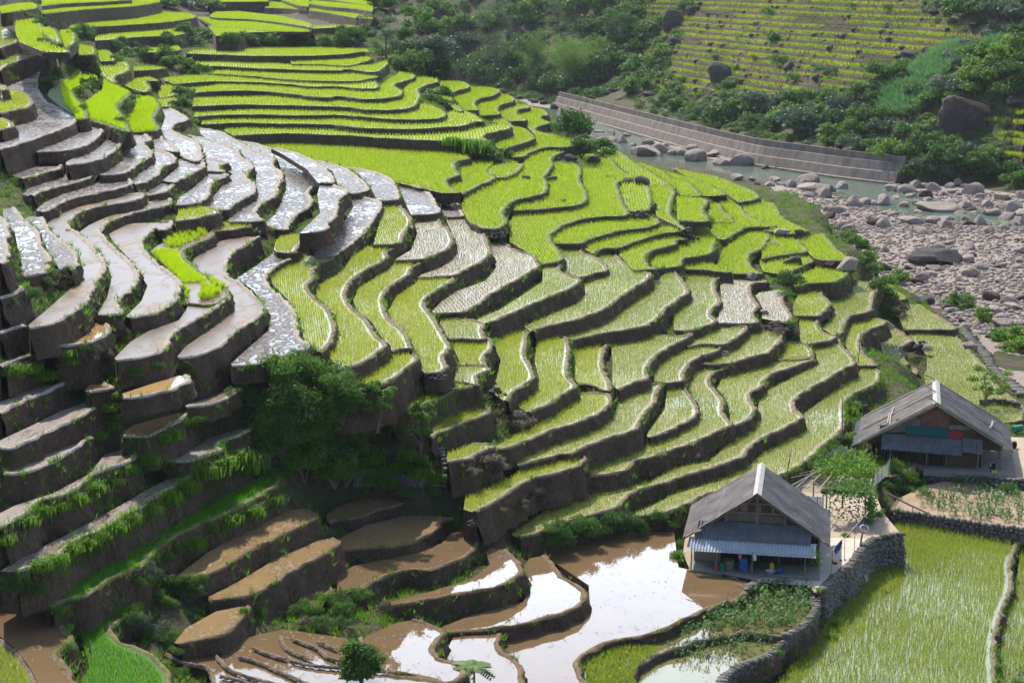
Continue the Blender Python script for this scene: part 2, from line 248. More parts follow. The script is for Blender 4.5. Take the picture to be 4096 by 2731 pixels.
w|H 1140,665 1180,710 1230,760 1247,805@140 1200,860 1050,920@130 850,960 600,1000@130 370,1047|H 360,1010 600,950 900,860 1030,760 1000,680 1040,650
w|H 905,540 940,560 962,595@120 940,640 880,700@130 750,760 640,800 500,800@130 300,850@120 200,900 140,945 0,965|H 0,830 110,770 400,710 700,620 760,550
b|H 770,455 690,490 662,540@70 560,590@80 400,640 200,655@60 60,672@60|H 0,700 0,600 200,500 450,440 700,440
b|H 450,350 380,375 250,410@70 130,450@70 0,462 G 2200,480|G 2190,430 H 0,380 200,310 440,320
w|H 520,1130 600,1150 690,1195 722,1228@70 660,1290 650,1340 680,1380 850,1450 860,1500 740,1560 640,1532@10 500,1510 340,1490|H 200,1440 100,1340 200,1240 400,1150
w|H 1095,1225 1090,1300 1110,1350@15 1180,1390 1240,1450 1250,1520@25 1270,1620|H 900,1620 850,1450 700,1370 750,1310 780,1250 900,1230
v|H 340,1492 500,1512 640,1535 740,1562 800,1640|G 1400,1640 1420,1500 1400,1470 1230,1430 1180,1380 1500,1280 1900,1190 H 60,1250 150,1350
x|D 100,405 147,420@100 90,455 0,490|D -40,490 -40,430
x|D 90,637 150,655 162,670@130 100,690@140 0,725|D -40,725 -40,660
x|D 310,785 357,807@80 330,825 200,870@100 60,920@100 0,945|D -40,950 -40,880 100,850 250,800
z|D 480,1000 512,1012@130 470,1040 350,1100@145 200,1160@145 60,1230 0,1260|D -40,1260 -40,1190 200,1100 400,1000
z|D 690,1165 712,1178@60 640,1220 500,1300@150 350,1370 200,1440@150 60,1500@150 0,1480|D -40,1480 -40,1450 200,1340 400,1240 600,1170
z|D 615,1415 540,1470 440,1540 G 400,50@130 270,115@150 120,158 30,150|G 60,110 200,50 D 250,1560 400,1480 560,1420
z|D 977,1462 960,1500 900,1550 G 870,65 800,100@130 640,150 540,230@150 450,290@150 250,340 200,400@150 60,480@150 0,515|G -40,520 -40,430 100,360 350,280 600,150 D 700,1530 900,1470
o|D 1292,1245 1240,1280 1150,1340@70 1050,1390 980,1415@80 830,1412|D 840,1370 900,1330 1000,1300 1200,1250
o|D 1250,1005 1277,1032@100 1200,1080 1050,1130@90 900,1155 830,1152|D 820,1120 1000,1060 1200,1000
o|D 700,1055 757,1077@80 740,1095 600,1117|D 570,1100 600,1060
x|D 1600,1090 1550,1140 1450,1190@90 1250,1217|D 1260,1190 1400,1150 1550,1090
z|D 1682,1360 1640,1395@80 1530,1430 1460,1480@80 1490,1500 1400,1540@80 G 1280,70@100 1120,70|G 1130,50 D 1200,1550 1400,1420 1600,1360
o|D 720,640 742,692@100 700,740 600,780@100 480,805 390,807|D 400,780 560,740 640,650
m|A 0,1440 60,1510 D 50,20 65,60@90 40,110 62,165@100 35,245 0,255|D -40,260 A -40,1440
m|A 100,1390 150,1450 200,1500 D 240,20 270,80 275,130 320,190 342,238@70 300,310@70 170,347@70|D 130,320 130,200 80,60 A 20,1440 20,1390
m|A 280,1450 330,1530 D 360,60 440,120 500,170 522,220@130 510,270 470,300@110|D 400,290 340,200 300,120 260,30 A 150,1470 200,1440
z|G 1315,150@100 1200,220@170 1000,340@190 850,430 700,520@190 520,590 430,660@190 350,740 200,790 110,807|G 0,800 150,700 400,580 700,420 1000,250 1150,170 1250,140
d|G 1830,170 1882,207@100 1800,270 1700,330@170 1500,430 1260,530@200 1080,640 940,780 800,830@200 600,960@220 400,1020 330,1052|G 290,1010 500,900 800,740 1100,560 1400,380 1650,250 1780,160
b|G 2040,395 2130,430 2132,450@150 2000,520 1850,590@140 1650,690 1480,790@130 1330,860 1200,877|G 1180,850 1400,680 1700,520 1950,400
b|G 2230,590 2292,617@170 2200,680 2050,760@170 1850,880@150 1720,960 1550,990@70 1400,1007|G 1400,980 1600,880 1900,700 2150,600
b|G 1692,1047 1640,1100@140 1560,1200@100 1450,1250 1300,1280@110 1210,1302|G 1170,1290 1250,1190 1450,1080 1600,1050
w|G 2140,905 2230,920 2242,937 2180,980 2120,1040 1960,1085@60 1860,1092|G 1870,1060 2000,960
d|G 890,1010 942,1055 930,1090@80 800,1140 750,1190 800,1270@100 1000,1360 1080,1420 1120,1470@80 1180,1640|G 500,1640 600,1450 540,1220 700,1100 850,1020
w|G 330,1050 340,1110 420,1180 490,1260 480,1300@20 400,1340 390,1380 450,1460 550,1640|G 300,1640 200,1450 100,1320 0,1240 -40,1200 -40,1000 250,1040
S|G 0,1262 100,1332@15 190,1422@15 300,1640|G -60,1640 -60,1262
S|I 2330,580 2260,760 2270,900@30 2200,1100 2160,1250@30 2150,1400 2170,1640|I 640,1640 760,1480 1000,1200 1050,1050 1350,760 1480,520 1500,480 2350,560
S|I 3000,1640 3000,600|I 2190,1640 2200,1200 2300,900 2320,700 2330,600
r|I 950,980 940,1080@180 860,1190@180 740,1245@30 480,1222@40 200,1272@40 0,1337@50 H 2170,1362@50 2050,1430@60 1995,1520@60 2030,1640|H 1690,1640 1650,1440 1750,1330 1900,1270 2300,1150 I 100,1110 400,1000 560,900 600,850 930,850
r|I 757,1267 680,1320@120 640,1370 450,1440@120 350,1510 270,1640|I -240,1640 -230,1500 -80,1380 0,1330 240,1280 480,1230 720,1245
e|I 1520,560 1320,600 1250,660@240 1150,790@230 1050,860@220 950,960@220|I 900,900 560,880 300,830 100,790 60,700 100,400 600,100 1000,60 1340,260 1400,420
y|I 1605,60 1625,85 1560,142@80 1450,180@60|I 1240,120 1240,20 1500,40
h|I 1450,400 1700,435@90 2000,482@90 2350,530@80 2400,540|I 2450,200 1900,190 1700,240 1500,330
e|I 1640,130 1850,150 2200,190@60 2420,215@60|F 2420,1430 2000,1420 1500,1330 I 1300,0
g|A 880,0 700,12@40 400,28@40 280,42@40|A 280,-60 880,-60
g|A 1075,15 900,42@100 600,62@110 400,82@100 290,94|A 280,80 500,50 860,5 1000,-20 1070,-10
g|A 1130,88 1280,95 1317,112@70 1150,145@60 900,165@80 640,180@100 470,190|A 460,170 700,130 1100,85
g|A 1290,205 1200,235@70 900,250@90 700,270@80 640,274|A 640,250 900,200 1280,180
g|A 1217,335 1100,350@70 960,354|A 960,330 1200,315
g|A 1800,12 1600,14@35 1400,17@35|A 1400,-30 1800,-30
g|A 1780,52 1950,60@40 2200,87@60 B 100,117@50 240,127@50|B 240,100 A 2200,55 1820,15
g|A 2070,24 2200,45@40 2350,57@40 B 240,77@40|B 240,45 A 2100,8
g|A 1890,0 2000,37@15 2070,45|A 2080,20 2050,-30 1900,-30
g|A 2200,-5 2300,12@35 B 240,40@35|B 240,-20 A 2200,-30
g|A 1440,85 1410,110 1450,120@25 1700,132@25 1950,162@25 2100,187@30|A 2080,160 1900,115 1600,80
g|A 1450,182 1600,187@10 1850,212@10 2080,212|A 2050,185 1800,150 1450,125 1330,120
g|A 1450,240 1610,235@40 1635,222@80 1900,215@100 2100,195@110 B 0,185@110 180,187@110|B 180,165 A 1900,190 1400,178
g|A 130,28 245,30 252,48@70 85,80@60|A 10,90 0,50
g|A 110,130 260,140 300,230 340,280 440,330 462,347@25 290,347|A 130,280 100,200
g|A 290,190 360,195 400,250 407,292@40 300,240|A 280,200
g|A 400,210 490,205 502,280@50 440,322|A 400,290
g|A 530,305 630,320 637,362@30 530,367|A 530,330
g|A 640,320 700,320 772,402@40 680,412|A 650,360
g|A 770,410 850,420 867,467@90 770,517 775,557@20 700,520 665,480|A 670,440
g|A 920,530 1010,520 1062,542@30 980,547 1010,592@60 980,617@30 900,602|A 830,570
g|A 1120,455 1042,467@50 900,477|A 900,450
g|A 1100,570 1210,585 1222,602@10 1160,642@10 1070,657|A 1060,600
g|A 1190,655 1192,690@20 1140,714@10 1070,714|A 1060,660
n|A 655,530 520,600@80 497,628 530,680@60 560,705@80 585,790 520,802|A 500,770 400,710 320,640 330,600 470,530 490,475 600,480
n|A 880,630 800,700@80 790,730@70 820,770 832,790@80 870,880 700,832 590,800|A 570,700 690,610 700,540
n|A 1060,680 1072,720@80 1035,800 1072,862@30 960,887@25 870,882|A 840,780 920,690 910,610'''
LINKS='''m|A 1340,858;m|A 1600,940;A 1897,1195 1897,1262;72
y|E 375,840;y|E 790,1042;E 560,900 560,1150;55
y|E 790,1042;y|E 960,1215;E 700,1155 700,1330;60
y|E 900,1465;y|H 1480,65;H 950,20 950,270;50
y|H 1480,65;s|F 930,800;H 1230,235 1230,530;50
x|D 100,405;x|D 90,637;D 120,430 120,655;45
x|D 90,637;x|D 310,785;D 160,665 160,870;45
x|D 310,785;z|D 480,1000;D 300,830 300,1075;45
z|D 977,1462;z|G 1315,150;G 540,230 540,500;34
z|G 1315,150;d|G 1830,170;G 700,520 700,790;38
o|D 1292,1245;z|D 1682,1360;D 1250,1265 1250,1490;34
o|D 700,1055;z|D 690,1165;D 640,1105 640,1190;60
x|D 1600,1090;o|D 1292,1245;D 1260,1212 1260,1250;60
z|D 1682,1360;z|G 1315,150;G 1230,70 1230,165;50
o|D 720,640;o|D 700,1055;D 600,780 600,1075;40
x|A 750,1305;o|D 720,640;D 560,570 560,740;50
x|D 1545,478;o|D 1250,1005;D 1000,878 1000,1070;36
x|D 1740,75;x|D 1600,1090;D 1350,860 1350,1170;34
m|A 0,1440;x|D 100,405;D 60,200 60,440;40
m|A 100,1390;m|A 280,1450;D 320,190 320,220;72
w|G 330,1050;d|G 890,1010;G 500,1290 500,1480;60
d|G 1830,170;d|G 890,1010;G 800,830 800,1045;60
w|G 330,1050;S|G 0,1262;G 150,1380 150,1400;72
d|G 890,1010;v|H 340,1492;G 1150,1510 1150,1560;60
w|H 1095,1225;w|I 570;H 1240,1450 1240,1480;72
w|H 520,1130;w|H 1095,1225;H 735,1240 735,1310;72
y|F 990,450;y|F 960,625;F 900,607 900,625;72
z|D 977,1462;z|G 1315,150;G 900,55 900,320;34
b|G 1692,1047;v|H 340,1492;G 1450,1260 1450,1440;65
G|B 1900,1215;G|B 1885,1220;B 1900,1300 1910,1308;72
G|B 1885,1220;G|B 1560,990;B 2098,1350 2110,1358;72
G|B 1560,990;G|C 20,1320;C 10,1320 22,1332;72
G|B 1560,990;G|B 1680,960;B 1990,1190 2000,1196;72
G|B 1680,960;G|B 1760,960;B 2000,1090 2005,1095;72
G|B 1760,960;G|B 2000,1080;B 2150,1130 2160,1135;72
G|B 2000,1080;G|C 0,1130;C 100,1190 110,1196;72
w|H 905,540;w|G 2140,905;H 20,960 20,985;72
x|D 1740,75;m|D 1840,185;D 1772,580 1772,670;72
x|D 1740,75;m|D 1840,185;D 1600,700 1600,800;72
z|D 615,1415;z|D 977,1462;G 400,55 400,215;52
z|D 615,1415;z|D 977,1462;G 400,55 400,215;52
z|D 615,1415;z|D 977,1462;G 400,55 400,215;52
d|G 1830,170;b|G 2040,395;G 1500,430 1500,650;55
b|G 2230,590;w|H 905,540;G 2200,680 2200,900;62
y|D 1980,60;m|B 90,1300;D 2122,80 2122,165;72
y|D 1980,60;m|B 90,1300;D 2122,80 2122,165;72
s|F 160,935;s|F 930,800;F 100,1470 100,1568;72
s|F 160,935;s|F 930,800;F 280,1390 280,1480;72
s|F 160,935;s|F 930,800;F 100,1470 100,1568;72
s|F 160,935;s|F 930,800;F 280,1390 280,1480;72
s|F 160,935;s|F 930,800;F 100,1470 100,1568;72
s|F 160,935;s|F 930,800;F 280,1390 280,1480;72
s|F 160,935;s|F 930,800;F 100,1470 100,1568;72
s|F 160,935;s|F 930,800;F 280,1390 280,1480;72
s|F 160,935;s|F 930,800;F 100,1470 100,1568;72
s|F 160,935;s|F 930,800;F 280,1390 280,1480;72'''
# ---------------------------------------------------------------- node helpers
def new_mat(name):
    m=bpy.data.materials.new(name); m.use_nodes=True; m.node_tree.nodes.clear(); return m
class NB:
    def __init__(s,m): s.m=m; s.t=m.node_tree
    def n(s,ty,**kw):
        nd=s.t.nodes.new(ty)
        for k,v in kw.items():
            if k.startswith('_'): setattr(nd,k[1:],v)
            else:
                key=int(k[1:]) if k[0]=='i' and k[1:].isdigit() else k.replace('_',' ')
                sock=nd.inputs[key]
                if isinstance(v,bpy.types.NodeSocket): s.t.links.new(v,sock)
                else: sock.default_value=v
        return nd
    def link(s,a,b): s.t.links.new(a,b)
    def pos(s,scale=(1,1,1)):
        g=s.n('ShaderNodeNewGeometry')
        if tuple(scale)==(1,1,1): return g.outputs['Position']
        mp=s.n('ShaderNodeMapping',Vector=g.outputs['Position'],Scale=scale); return mp.outputs[0]
    def noise(s,scale,detail=4,rough=.55,vec=None,dist=0):
        nd=s.n('ShaderNodeTexNoise',Scale=scale,Detail=detail,Roughness=rough,Distortion=dist,Vector=vec if vec is not None else s.pos()); return nd.outputs[0]
    def ramp(s,fac,stops):
        r=s.n('ShaderNodeValToRGB',Fac=fac); e=r.color_ramp.elements
        while len(e)<len(stops): e.new(0.5)
        for el,(p,c) in zip(e,stops): el.position=p; el.color=(c if len(c)==4 else (*c,1)) if hasattr(c,'__len__') else (c,c,c,1)
        return r.outputs[0]
    def mix(s,f,a,b,mode='MIX'):
        nd=s.n('ShaderNodeMix',_data_type='RGBA',_blend_type=mode)
        for sock,v in ((nd.inputs[0],f),(nd.inputs[6],a),(nd.inputs[7],b)):
            if isinstance(v,bpy.types.NodeSocket): s.link(v,sock)
            else: sock.default_value=v if not hasattr(v,'__len__') or len(v)==4 else (*v,1)
        return nd.outputs[2]
    def math(s,op,a,b=0.5):
        nd=s.n('ShaderNodeMath',_operation=op,i0=a,i1=b); return nd.outputs[0]
    def bump(s,h,strength=.5,dist=.1):
        return s.n('ShaderNodeBump',Height=h,Strength=strength,Distance=dist).outputs[0]
    def out(s,sh): s.link(sh,s.n('ShaderNodeOutputMaterial').inputs[0]); return s.m
def c4(c): return (*c,1)
def pbsdf(b,col,rough,normal=None,ior=1.45,spec=.5):
    kw=dict(Roughness=rough,IOR=ior)
    nd=b.n('ShaderNodeBsdfPrincipled',**kw)
    nd.inputs['Specular IOR Level'].default_value=spec
    for sock,v in (('Base Color',col),):
        if isinstance(v,bpy.types.NodeSocket): b.link(v,nd.inputs[sock])
        else: nd.inputs[sock].default_value=c4(v)
    if normal is not None: b.link(normal,nd.inputs['Normal'])
    return nd.outputs[0]
def simple_mat(name,c1,c2,scale=3,rough=.8,bump=.3,bd=.05,stretch=(1,1,1),spec=.3,detail=5):
    m=new_mat(name); b=NB(m); v=b.n('ShaderNodeTexCoord').outputs['Object']
    v=b.n('ShaderNodeMapping',Vector=v,Scale=stretch).outputs[0]
    n=b.noise(scale,detail,.6,v); n2=b.noise(scale*6,3,.6,v)
    col=b.mix(b.ramp(n,[(.3,0.),(.7,1.)]),c1,c2)
    col=b.mix(b.ramp(n2,[(.35,.0),(.65,.35)]),col,tuple(x*.6 for x in c1))
    return b.out(pbsdf(b,col,rough,b.bump(n2,bump,bd),spec=spec))
def leaf_mat(name,c1,c2,trans=.45,rough=.55,scale=.8,tcol=None,spec=.3):
    m=new_mat(name); b=NB(m)
    n=b.noise(scale,3,.6); n2=b.noise(scale*9,2,.5)
    f=b.math('ADD',b.math('MULTIPLY',n,.55),b.math('MULTIPLY',n2,.45))
    col=b.mix(b.ramp(f,[(.35,0.),(.65,1.)]),c1,c2)
    d=pbsdf(b,col,rough,spec=spec)
    tc=b.mix(.5,col,tcol,'MIX') if tcol else col
    t=b.n('ShaderNodeBsdfTranslucent',Color=tc).outputs[0]
    mx=b.n('ShaderNodeMixShader',Fac=trans); b.link(d,mx.inputs[1]); b.link(t,mx.inputs[2])
    return b.out(mx.outputs[0])
# ---------------------------------------------------------------- object helpers
def mesh_obj(name,verts,faces,mats,parent=None,fmat=None,smooth=False):
    me=bpy.data.meshes.new(name)
    verts=np.asarray(verts,dtype=np.float32)
    if isinstance(faces,np.ndarray):
        nf,k=faces.shape
        me.vertices.add(len(verts)); me.vertices.foreach_set('co',verts.ravel())
        me.loops.add(nf*k); me.loops.foreach_set('vertex_index',faces.astype(np.int32).ravel())
        me.polygons.add(nf); me.polygons.foreach_set('loop_start',np.arange(0,nf*k,k,dtype=np.int32))
        me.update(calc_edges=True)
    else:
        me.from_pydata(verts.tolist(),[],faces)
    for m in (mats if isinstance(mats,(list,tuple)) else [mats]): me.materials.append(m)
    if fmat is not None: me.polygons.foreach_set('material_index',np.asarray(fmat,dtype=np.int32))
    if smooth: me.polygons.foreach_set('use_smooth',np.ones(len(me.polygons),bool))
    me.update()
    o=bpy.data.objects.new(name,me); COL.objects.link(o)
    if parent: o.parent=parent
    return o
def tag(o,label=None,cat=None,group=None,kind=None):
    for k,v in (('label',label),('category',cat),('group',group),('kind',kind)):
        if v: o[k]=v
    return o
def empty(name,loc,rz=0):
    o=bpy.data.objects.new(name,None); COL.objects.link(o); o.location=loc; o.rotation_euler=(0,0,rz); o.empty_display_size=.2; return o
def vnoise(p,seed=0):
    # cheap smooth pseudo-noise, ~[-1,1]
    x,y,z=p[...,0],p[...,1],p[...,2] if p.shape[-1]>2 else 0*p[...,0]
    s=seed*1.7
    return (np.sin(x*1.0+1.3*np.sin(y*.7+s)+s)+np.sin(y*1.13+1.1*np.sin(z*.9+x*.6)+2*s)+np.sin(z*1.31+1.2*np.sin(x*.8+y*.5)+3*s))/3
# ---------------------------------------------------------------- camera, world, sun
cam=bpy.data.cameras.new('camera'); cam.sensor_width=36; cam.lens=18/math.tan(math.radians(16)); cam.clip_end=3000; cam.clip_start=1
camo=bpy.data.objects.new('camera',cam); COL.objects.link(camo); camo.location=(0,0,CZ); camo.rotation_euler=(math.radians(90)-TH,0,0)
SCN.camera=camo
HAZE=.000045
SUN_EL=math.radians(49); SUN_AZ=math.radians(-20)   # azimuth from +y towards +x
w=bpy.data.worlds.new('World'); SCN.world=w; w.use_nodes=True
nt=w.node_tree; bg=nt.nodes['Background']; sky=nt.nodes.new('ShaderNodeTexSky'); sky.sky_type='NISHITA'; sky.sun_disc=False
sky.sun_elevation=SUN_EL; sky.sun_rotation=SUN_AZ; sky.dust_density=2.5; sky.air_density=1.0; sky.ozone_density=1.0; sky.altitude=800
# bright hazy cloud low over the ridge, towards the sun
tc=nt.nodes.new('ShaderNodeTexCoord'); sp=nt.nodes.new('ShaderNodeSeparateXYZ'); nt.links.new(tc.outputs['Generated'],sp.inputs[0])
def wm(op,a,b=None,c=None):
    n=nt.nodes.new('ShaderNodeMath'); n.operation=op
    for i,v in enumerate((a,b,c)):
        if v is None: continue
        if isinstance(v,bpy.types.NodeSocket): nt.links.new(v,n.inputs[i])
        else: n.inputs[i].default_value=v
    return n.outputs[0]
cn=nt.nodes.new('ShaderNodeTexNoise'); nt.links.new(tc.outputs['Generated'],cn.inputs['Vector']); cn.inputs['Scale'].default_value=3.2; cn.inputs['Detail'].default_value=5
mr=nt.nodes.new('ShaderNodeMapRange'); nt.links.new(sp.outputs[2],mr.inputs[0]); mr.inputs[1].default_value=.62; mr.inputs[2].default_value=.30
my=nt.nodes.new('ShaderNodeMapRange'); nt.links.new(sp.outputs[1],my.inputs[0]); my.inputs[1].default_value=-.1; my.inputs[2].default_value=.75
mc=nt.nodes.new('ShaderNodeMapRange'); nt.links.new(cn.outputs[0],mc.inputs[0]); mc.inputs[1].default_value=.25; mc.inputs[2].default_value=.5
ml=nt.nodes.new('ShaderNodeMapRange'); nt.links.new(sp.outputs[2],ml.inputs[0]); ml.inputs[1].default_value=.09; ml.inputs[2].default_value=.29; ml.inputs[3].default_value=.26; ml.inputs[4].default_value=1
fac=wm('MULTIPLY',wm('MULTIPLY',wm('MULTIPLY',mr.outputs[0],my.outputs[0]),mc.outputs[0]),ml.outputs[0])
mxw=nt.nodes.new('ShaderNodeMix'); mxw.data_type='RGBA'; nt.links.new(fac,mxw.inputs[0]); nt.links.new(sky.outputs[0],mxw.inputs[6]); mxw.inputs[7].default_value=(22,25.5,31,1)
nt.links.new(mxw.outputs[2],bg.inputs[0]); bg.inputs[1].default_value=0.15
sl=bpy.data.lights.new('sun','SUN'); sl.energy=4.6; sl.angle=math.radians(.5); sl.color=(1,.94,.83)
slo=bpy.data.objects.new('sun',sl); COL.objects.link(slo)
sd=Vector((math.sin(SUN_AZ)*math.cos(SUN_EL),math.cos(SUN_AZ)*math.cos(SUN_EL),math.sin(SUN_EL)))
slo.rotation_euler=sd.to_track_quat('Z','Y').to_euler(); slo.location=(0,0,200)
SCN.view_settings.view_transform='Standard'; SCN.view_settings.look='None'; SCN.view_settings.exposure=0.65; SCN.view_settings.gamma=1
SCN.cycles.max_bounces=6; SCN.cycles.transparent_max_bounces=6; SCN.cycles.volume_bounces=0
# ---------------------------------------------------------------- solve terrace levels
PAD=load(TRACES)
LN=[l for l in TRACES.strip().splitlines()]
def find(pre): return [i for i,l in enumerate(LN) if l.startswith(pre)][0]
ANCH={find('w|I 570'):6.3,find('S|I 2330'):4.0,find('S|I 3000'):3.5,find('e|I 1640'):5.8,find('e|I 1520'):6.35,find('s|F 1900,750'):2.5,find('y|I 1605'):6.1,find('h|I'):5.0}
for pre,y in (('g|A 1800,12',560),('g|A 2200,-5',600),('g|A 1890,0',560),('g|A 130,28',375)):
    i=find(pre); ANCH[i]=CZ-y*float(slope(PAD[i]['F'][:,1].mean()))
for pre,zz in (('t|F 740',11.3),): ANCH[find(pre)]=zz
MAN=[]
for l in LINKS.strip().splitlines():
    a,b_,pp,S_=l.split(';'); MAN.append((find(a),find(b_),parse(pp)[0],float(S_)))
Z,REL=solve(PAD,ANCH,MAN)
for i,p in enumerate(PAD):
    p['z0']=float(Z[i]); p['z']=float(Z[i])+.0021*(i%7); dz=[Z[a]-Z[j] for a,j,*_ in REL if a==i]
    rr=[r*(CZ-Z[i])/slope(f[1])/FP for f,r in zip(p['F'],p['rs']) if r]
    p['drop']=max([.7]+[d+.35 for d in dz]+[1.0*r+.25 for r in rr]); p['rise']=max([.25]+dz+rr)
def catmull(P,step):
    P=np.asarray(P,float)
    if len(P)<3: 
        L=np.linalg.norm(P[1]-P[0]); n=max(2,int(L/step)+1); t=np.linspace(0,1,n)[:,None]; return P[0]*(1-t)+P[1]*t
    E=np.concatenate([[2*P[0]-P[1]],P,[2*P[-1]-P[-2]]]); out=[]
    for i in range(1,len(E)-2):
        p0,p1,p2,p3=E[i-1:i+3]; L=np.linalg.norm(p2-p1); n=max(2,int(L/step)); t=np.linspace(0,1,n,endpoint=False)[:,None]
        # centripetal-ish tangents
        d01=max(np.linalg.norm(p1-p0),1e-6)**.5; d12=max(L,1e-6)**.5; d23=max(np.linalg.norm(p3-p2),1e-6)**.5
        m1=d12*((p1-p0)/d01-(p2-p0)/(d01+d12)+(p2-p1)/d12); m2=d12*((p2-p1)/d12-(p3-p1)/(d12+d23)+(p3-p2)/d23)
        out.append((2*t**3-3*t**2+1)*p1+(t**3-2*t**2+t)*m1+(-2*t**3+3*t**2)*p2+(t**3-t**2)*m2)
    out.append(P[-1:]); return np.concatenate(out)
for p in PAD:
    F=catmull(p['F'],6.0); W=unproj_pl(p,F)[:,:2]
    # resample in world
    d=np.r_[0,np.cumsum(np.linalg.norm(np.diff(W,axis=0),axis=1))]; st=min(max(.45,W[:,1].mean()/320),1.2)
    n=max(4,int(d[-1]/st)); s=np.linspace(0,d[-1],n); W=np.stack([np.interp(s,d,W[:,0]),np.interp(s,d,W[:,1])],1)
    p['FW']=W; p['BW']=unproj_pl(p,p['B'])[:,:2]; p['PW']=np.concatenate([p['FW'],p['BW']])
    A=p['PW']; p['ccw']=np.sum(A[:,0]*np.roll(A[:,1],-1)-np.roll(A[:,0],-1)*A[:,1])>0
    p['bb']=(*A.min(0),*A.max(0)); p['ym']=W[:,1].mean()
def seg_dist(pts,L):
    d=np.full(len(pts),1e9)
    for a,b in zip(L[:-1],L[1:]):
        ab=b-a; t=np.clip(((pts-a)@ab)/max(ab@ab,1e-9),0,1); d=np.minimum(d,np.hypot(*(pts-a-t[:,None]*ab).T))
    return d
# ---------------------------------------------------------------- materials of the land
def mud_mat(name,wet,dry,cover=.5,rough=(.06,.5),scale=1.6,bumps=.6,spec=.5):
    m=new_mat(name); b=NB(m)
    v=b.pos((1,.45,1)); n=b.noise(scale,5,.65,v,.6); n2=b.noise(scale*5,4,.65); n3=b.noise(.12,2)
    f=b.math('ADD',b.math('MULTIPLY',n,.65),b.math('MULTIPLY',n3,.35))
    mask=b.ramp(f,[(cover-.05,0.),(cover+.04,1.)])
    col=b.mix(mask,wet,dry); col=b.mix(b.ramp(n2,[(.4,0.),(.7,.45)]),col,tuple(x*.45 for x in dry))
    r=b.ramp(mask,[(0,rough[0]),(1,rough[1])])
    h=b.math('MULTIPLY',b.math('ADD',n2,b.math('MULTIPLY',n,1.2)),mask)
    bs=pbsdf(b,col,r,b.bump(h,bumps,.12),ior=1.34,spec=spec)
    return b.out(bs)
def water_mat(name,c1,c2,rough=.03,bump=.04,scum=.0):
    m=new_mat(name); b=NB(m)
    n=b.noise(.5,4,.6); n2=b.noise(5,4,.65,b.pos((1,.5,1))); col=b.mix(b.ramp(n,[(.3,0.),(.7,1.)]),c1,c2)
    sc=b.ramp(b.math('ADD',b.math('MULTIPLY',n2,.7),b.math('MULTIPLY',n,.3)),[(.60-scum*.1,0.),(.64-scum*.1,1.)])
    col=b.mix(b.math('MULTIPLY',sc,.8 if scum else 0.),col,(.10,.065,.035))
    r=b.math('ADD',b.math('MULTIPLY',sc,.4 if scum else 0.),rough)
    return b.out(pbsdf(b,col,r,b.bump(b.noise(2.5,2,.5),bump,.03),ior=1.34,spec=.6))
def soil_mat(name,c1,c2,moss,mossf=.5,bs=1.0):
    m=new_mat(name); b=NB(m)
    n=b.noise(.9,6,.65); n2=b.noise(7,5,.7,b.pos((1,1,.35))); n3=b.noise(.35,3,.6)
    col=b.mix(b.ramp(n,[(.3,0.),(.7,1.)]),c1,c2)
    col=b.mix(b.ramp(n3,[(mossf,0.),(mossf+.12,.75)]),col,moss)
    col=b.mix(b.ramp(n2,[(.35,.7),(.6,0.)]),col,tuple(x*.4 for x in c1))
    h=b.math('ADD',n2,b.math('MULTIPLY',n,1.5))
    return b.out(pbsdf(b,col,.92,b.bump(h,bs,.25),spec=.15))
M={}
M['mud']=mud_mat('wet_mud',(.15,.12,.10),(.19,.15,.125),.50,(.16,.42),2.2,1.1,.20)
M['mudb']=mud_mat('churned_mud',(.30,.19,.10),(.21,.165,.145),.44,(.10,.5),1.5,1.0)
M['slate']=mud_mat('flooded_mud',(.155,.125,.10),(.24,.16,.085),.58,(.30,.42),.7,.45,.06)
M['ochre']=water_mat('ochre_water',(.36,.22,.09),(.28,.17,.08),.05,.05,.3)
M['water']=water_mat('paddy_water',(.15,.098,.052),(.12,.078,.042),.02,.03,.15)
M['brown']=water_mat('brown_shallow_water',(.235,.155,.075),(.18,.115,.055),.12,.10,.5)
M['pale']=mud_mat('seedling_water',(.20,.20,.065),(.26,.25,.085),.5,(.14,.42),4,.3,.40)
M['pink']=mud_mat('silty_seedling_bed',(.25,.21,.15),(.30,.26,.18),.5,(.22,.5),4,.5,.4)
M['yel']=mud_mat('young_rice_bed',(.19,.21,.045),(.25,.26,.07),.55,(.25,.5),4,.4,.35)
M['green']=simple_mat('rice_bed',(.13,.18,.012),(.19,.24,.02),.5,.8,.5,.1)
M['greenfar']=simple_mat('far_rice_bed',(.16,.20,.015),(.23,.28,.025),.3,.8,.5,.1)
M['dark']=simple_mat('lush_rice_bed',(.035,.10,.008),(.06,.15,.012),.6,.8,.5,.1)
M['earth']=simple_mat('packed_earth',(.30,.23,.16),(.38,.31,.23),.6,.9,.4,.05)
M['garden']=simple_mat('garden_soil',(.26,.18,.12),(.36,.26,.18),.8,.95,.5,.06)
M['taro']=water_mat('taro_pond',(.15,.14,.05),(.11,.10,.04),.06,.05,.3)
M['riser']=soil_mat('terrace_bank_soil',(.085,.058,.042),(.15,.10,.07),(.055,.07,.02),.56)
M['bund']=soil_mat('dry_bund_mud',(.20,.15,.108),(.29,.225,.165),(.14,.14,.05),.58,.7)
M['bundg']=soil_mat('grassy_bund',(.16,.15,.06),(.24,.21,.11),(.09,.13,.03),.5,.5)
M['bundb']=soil_mat('brown_terrace_lip',(.17,.115,.07),(.25,.175,.11),(.12,.10,.04),.6,.6)
M['bundw']=soil_mat('slick_bund_mud',(.33,.28,.235),(.44,.385,.33),(.25,.2,.16),.7,.5)
M['ground']=soil_mat('hillside_soil',(.10,.075,.05),(.15,.115,.075),(.05,.075,.02),.42)
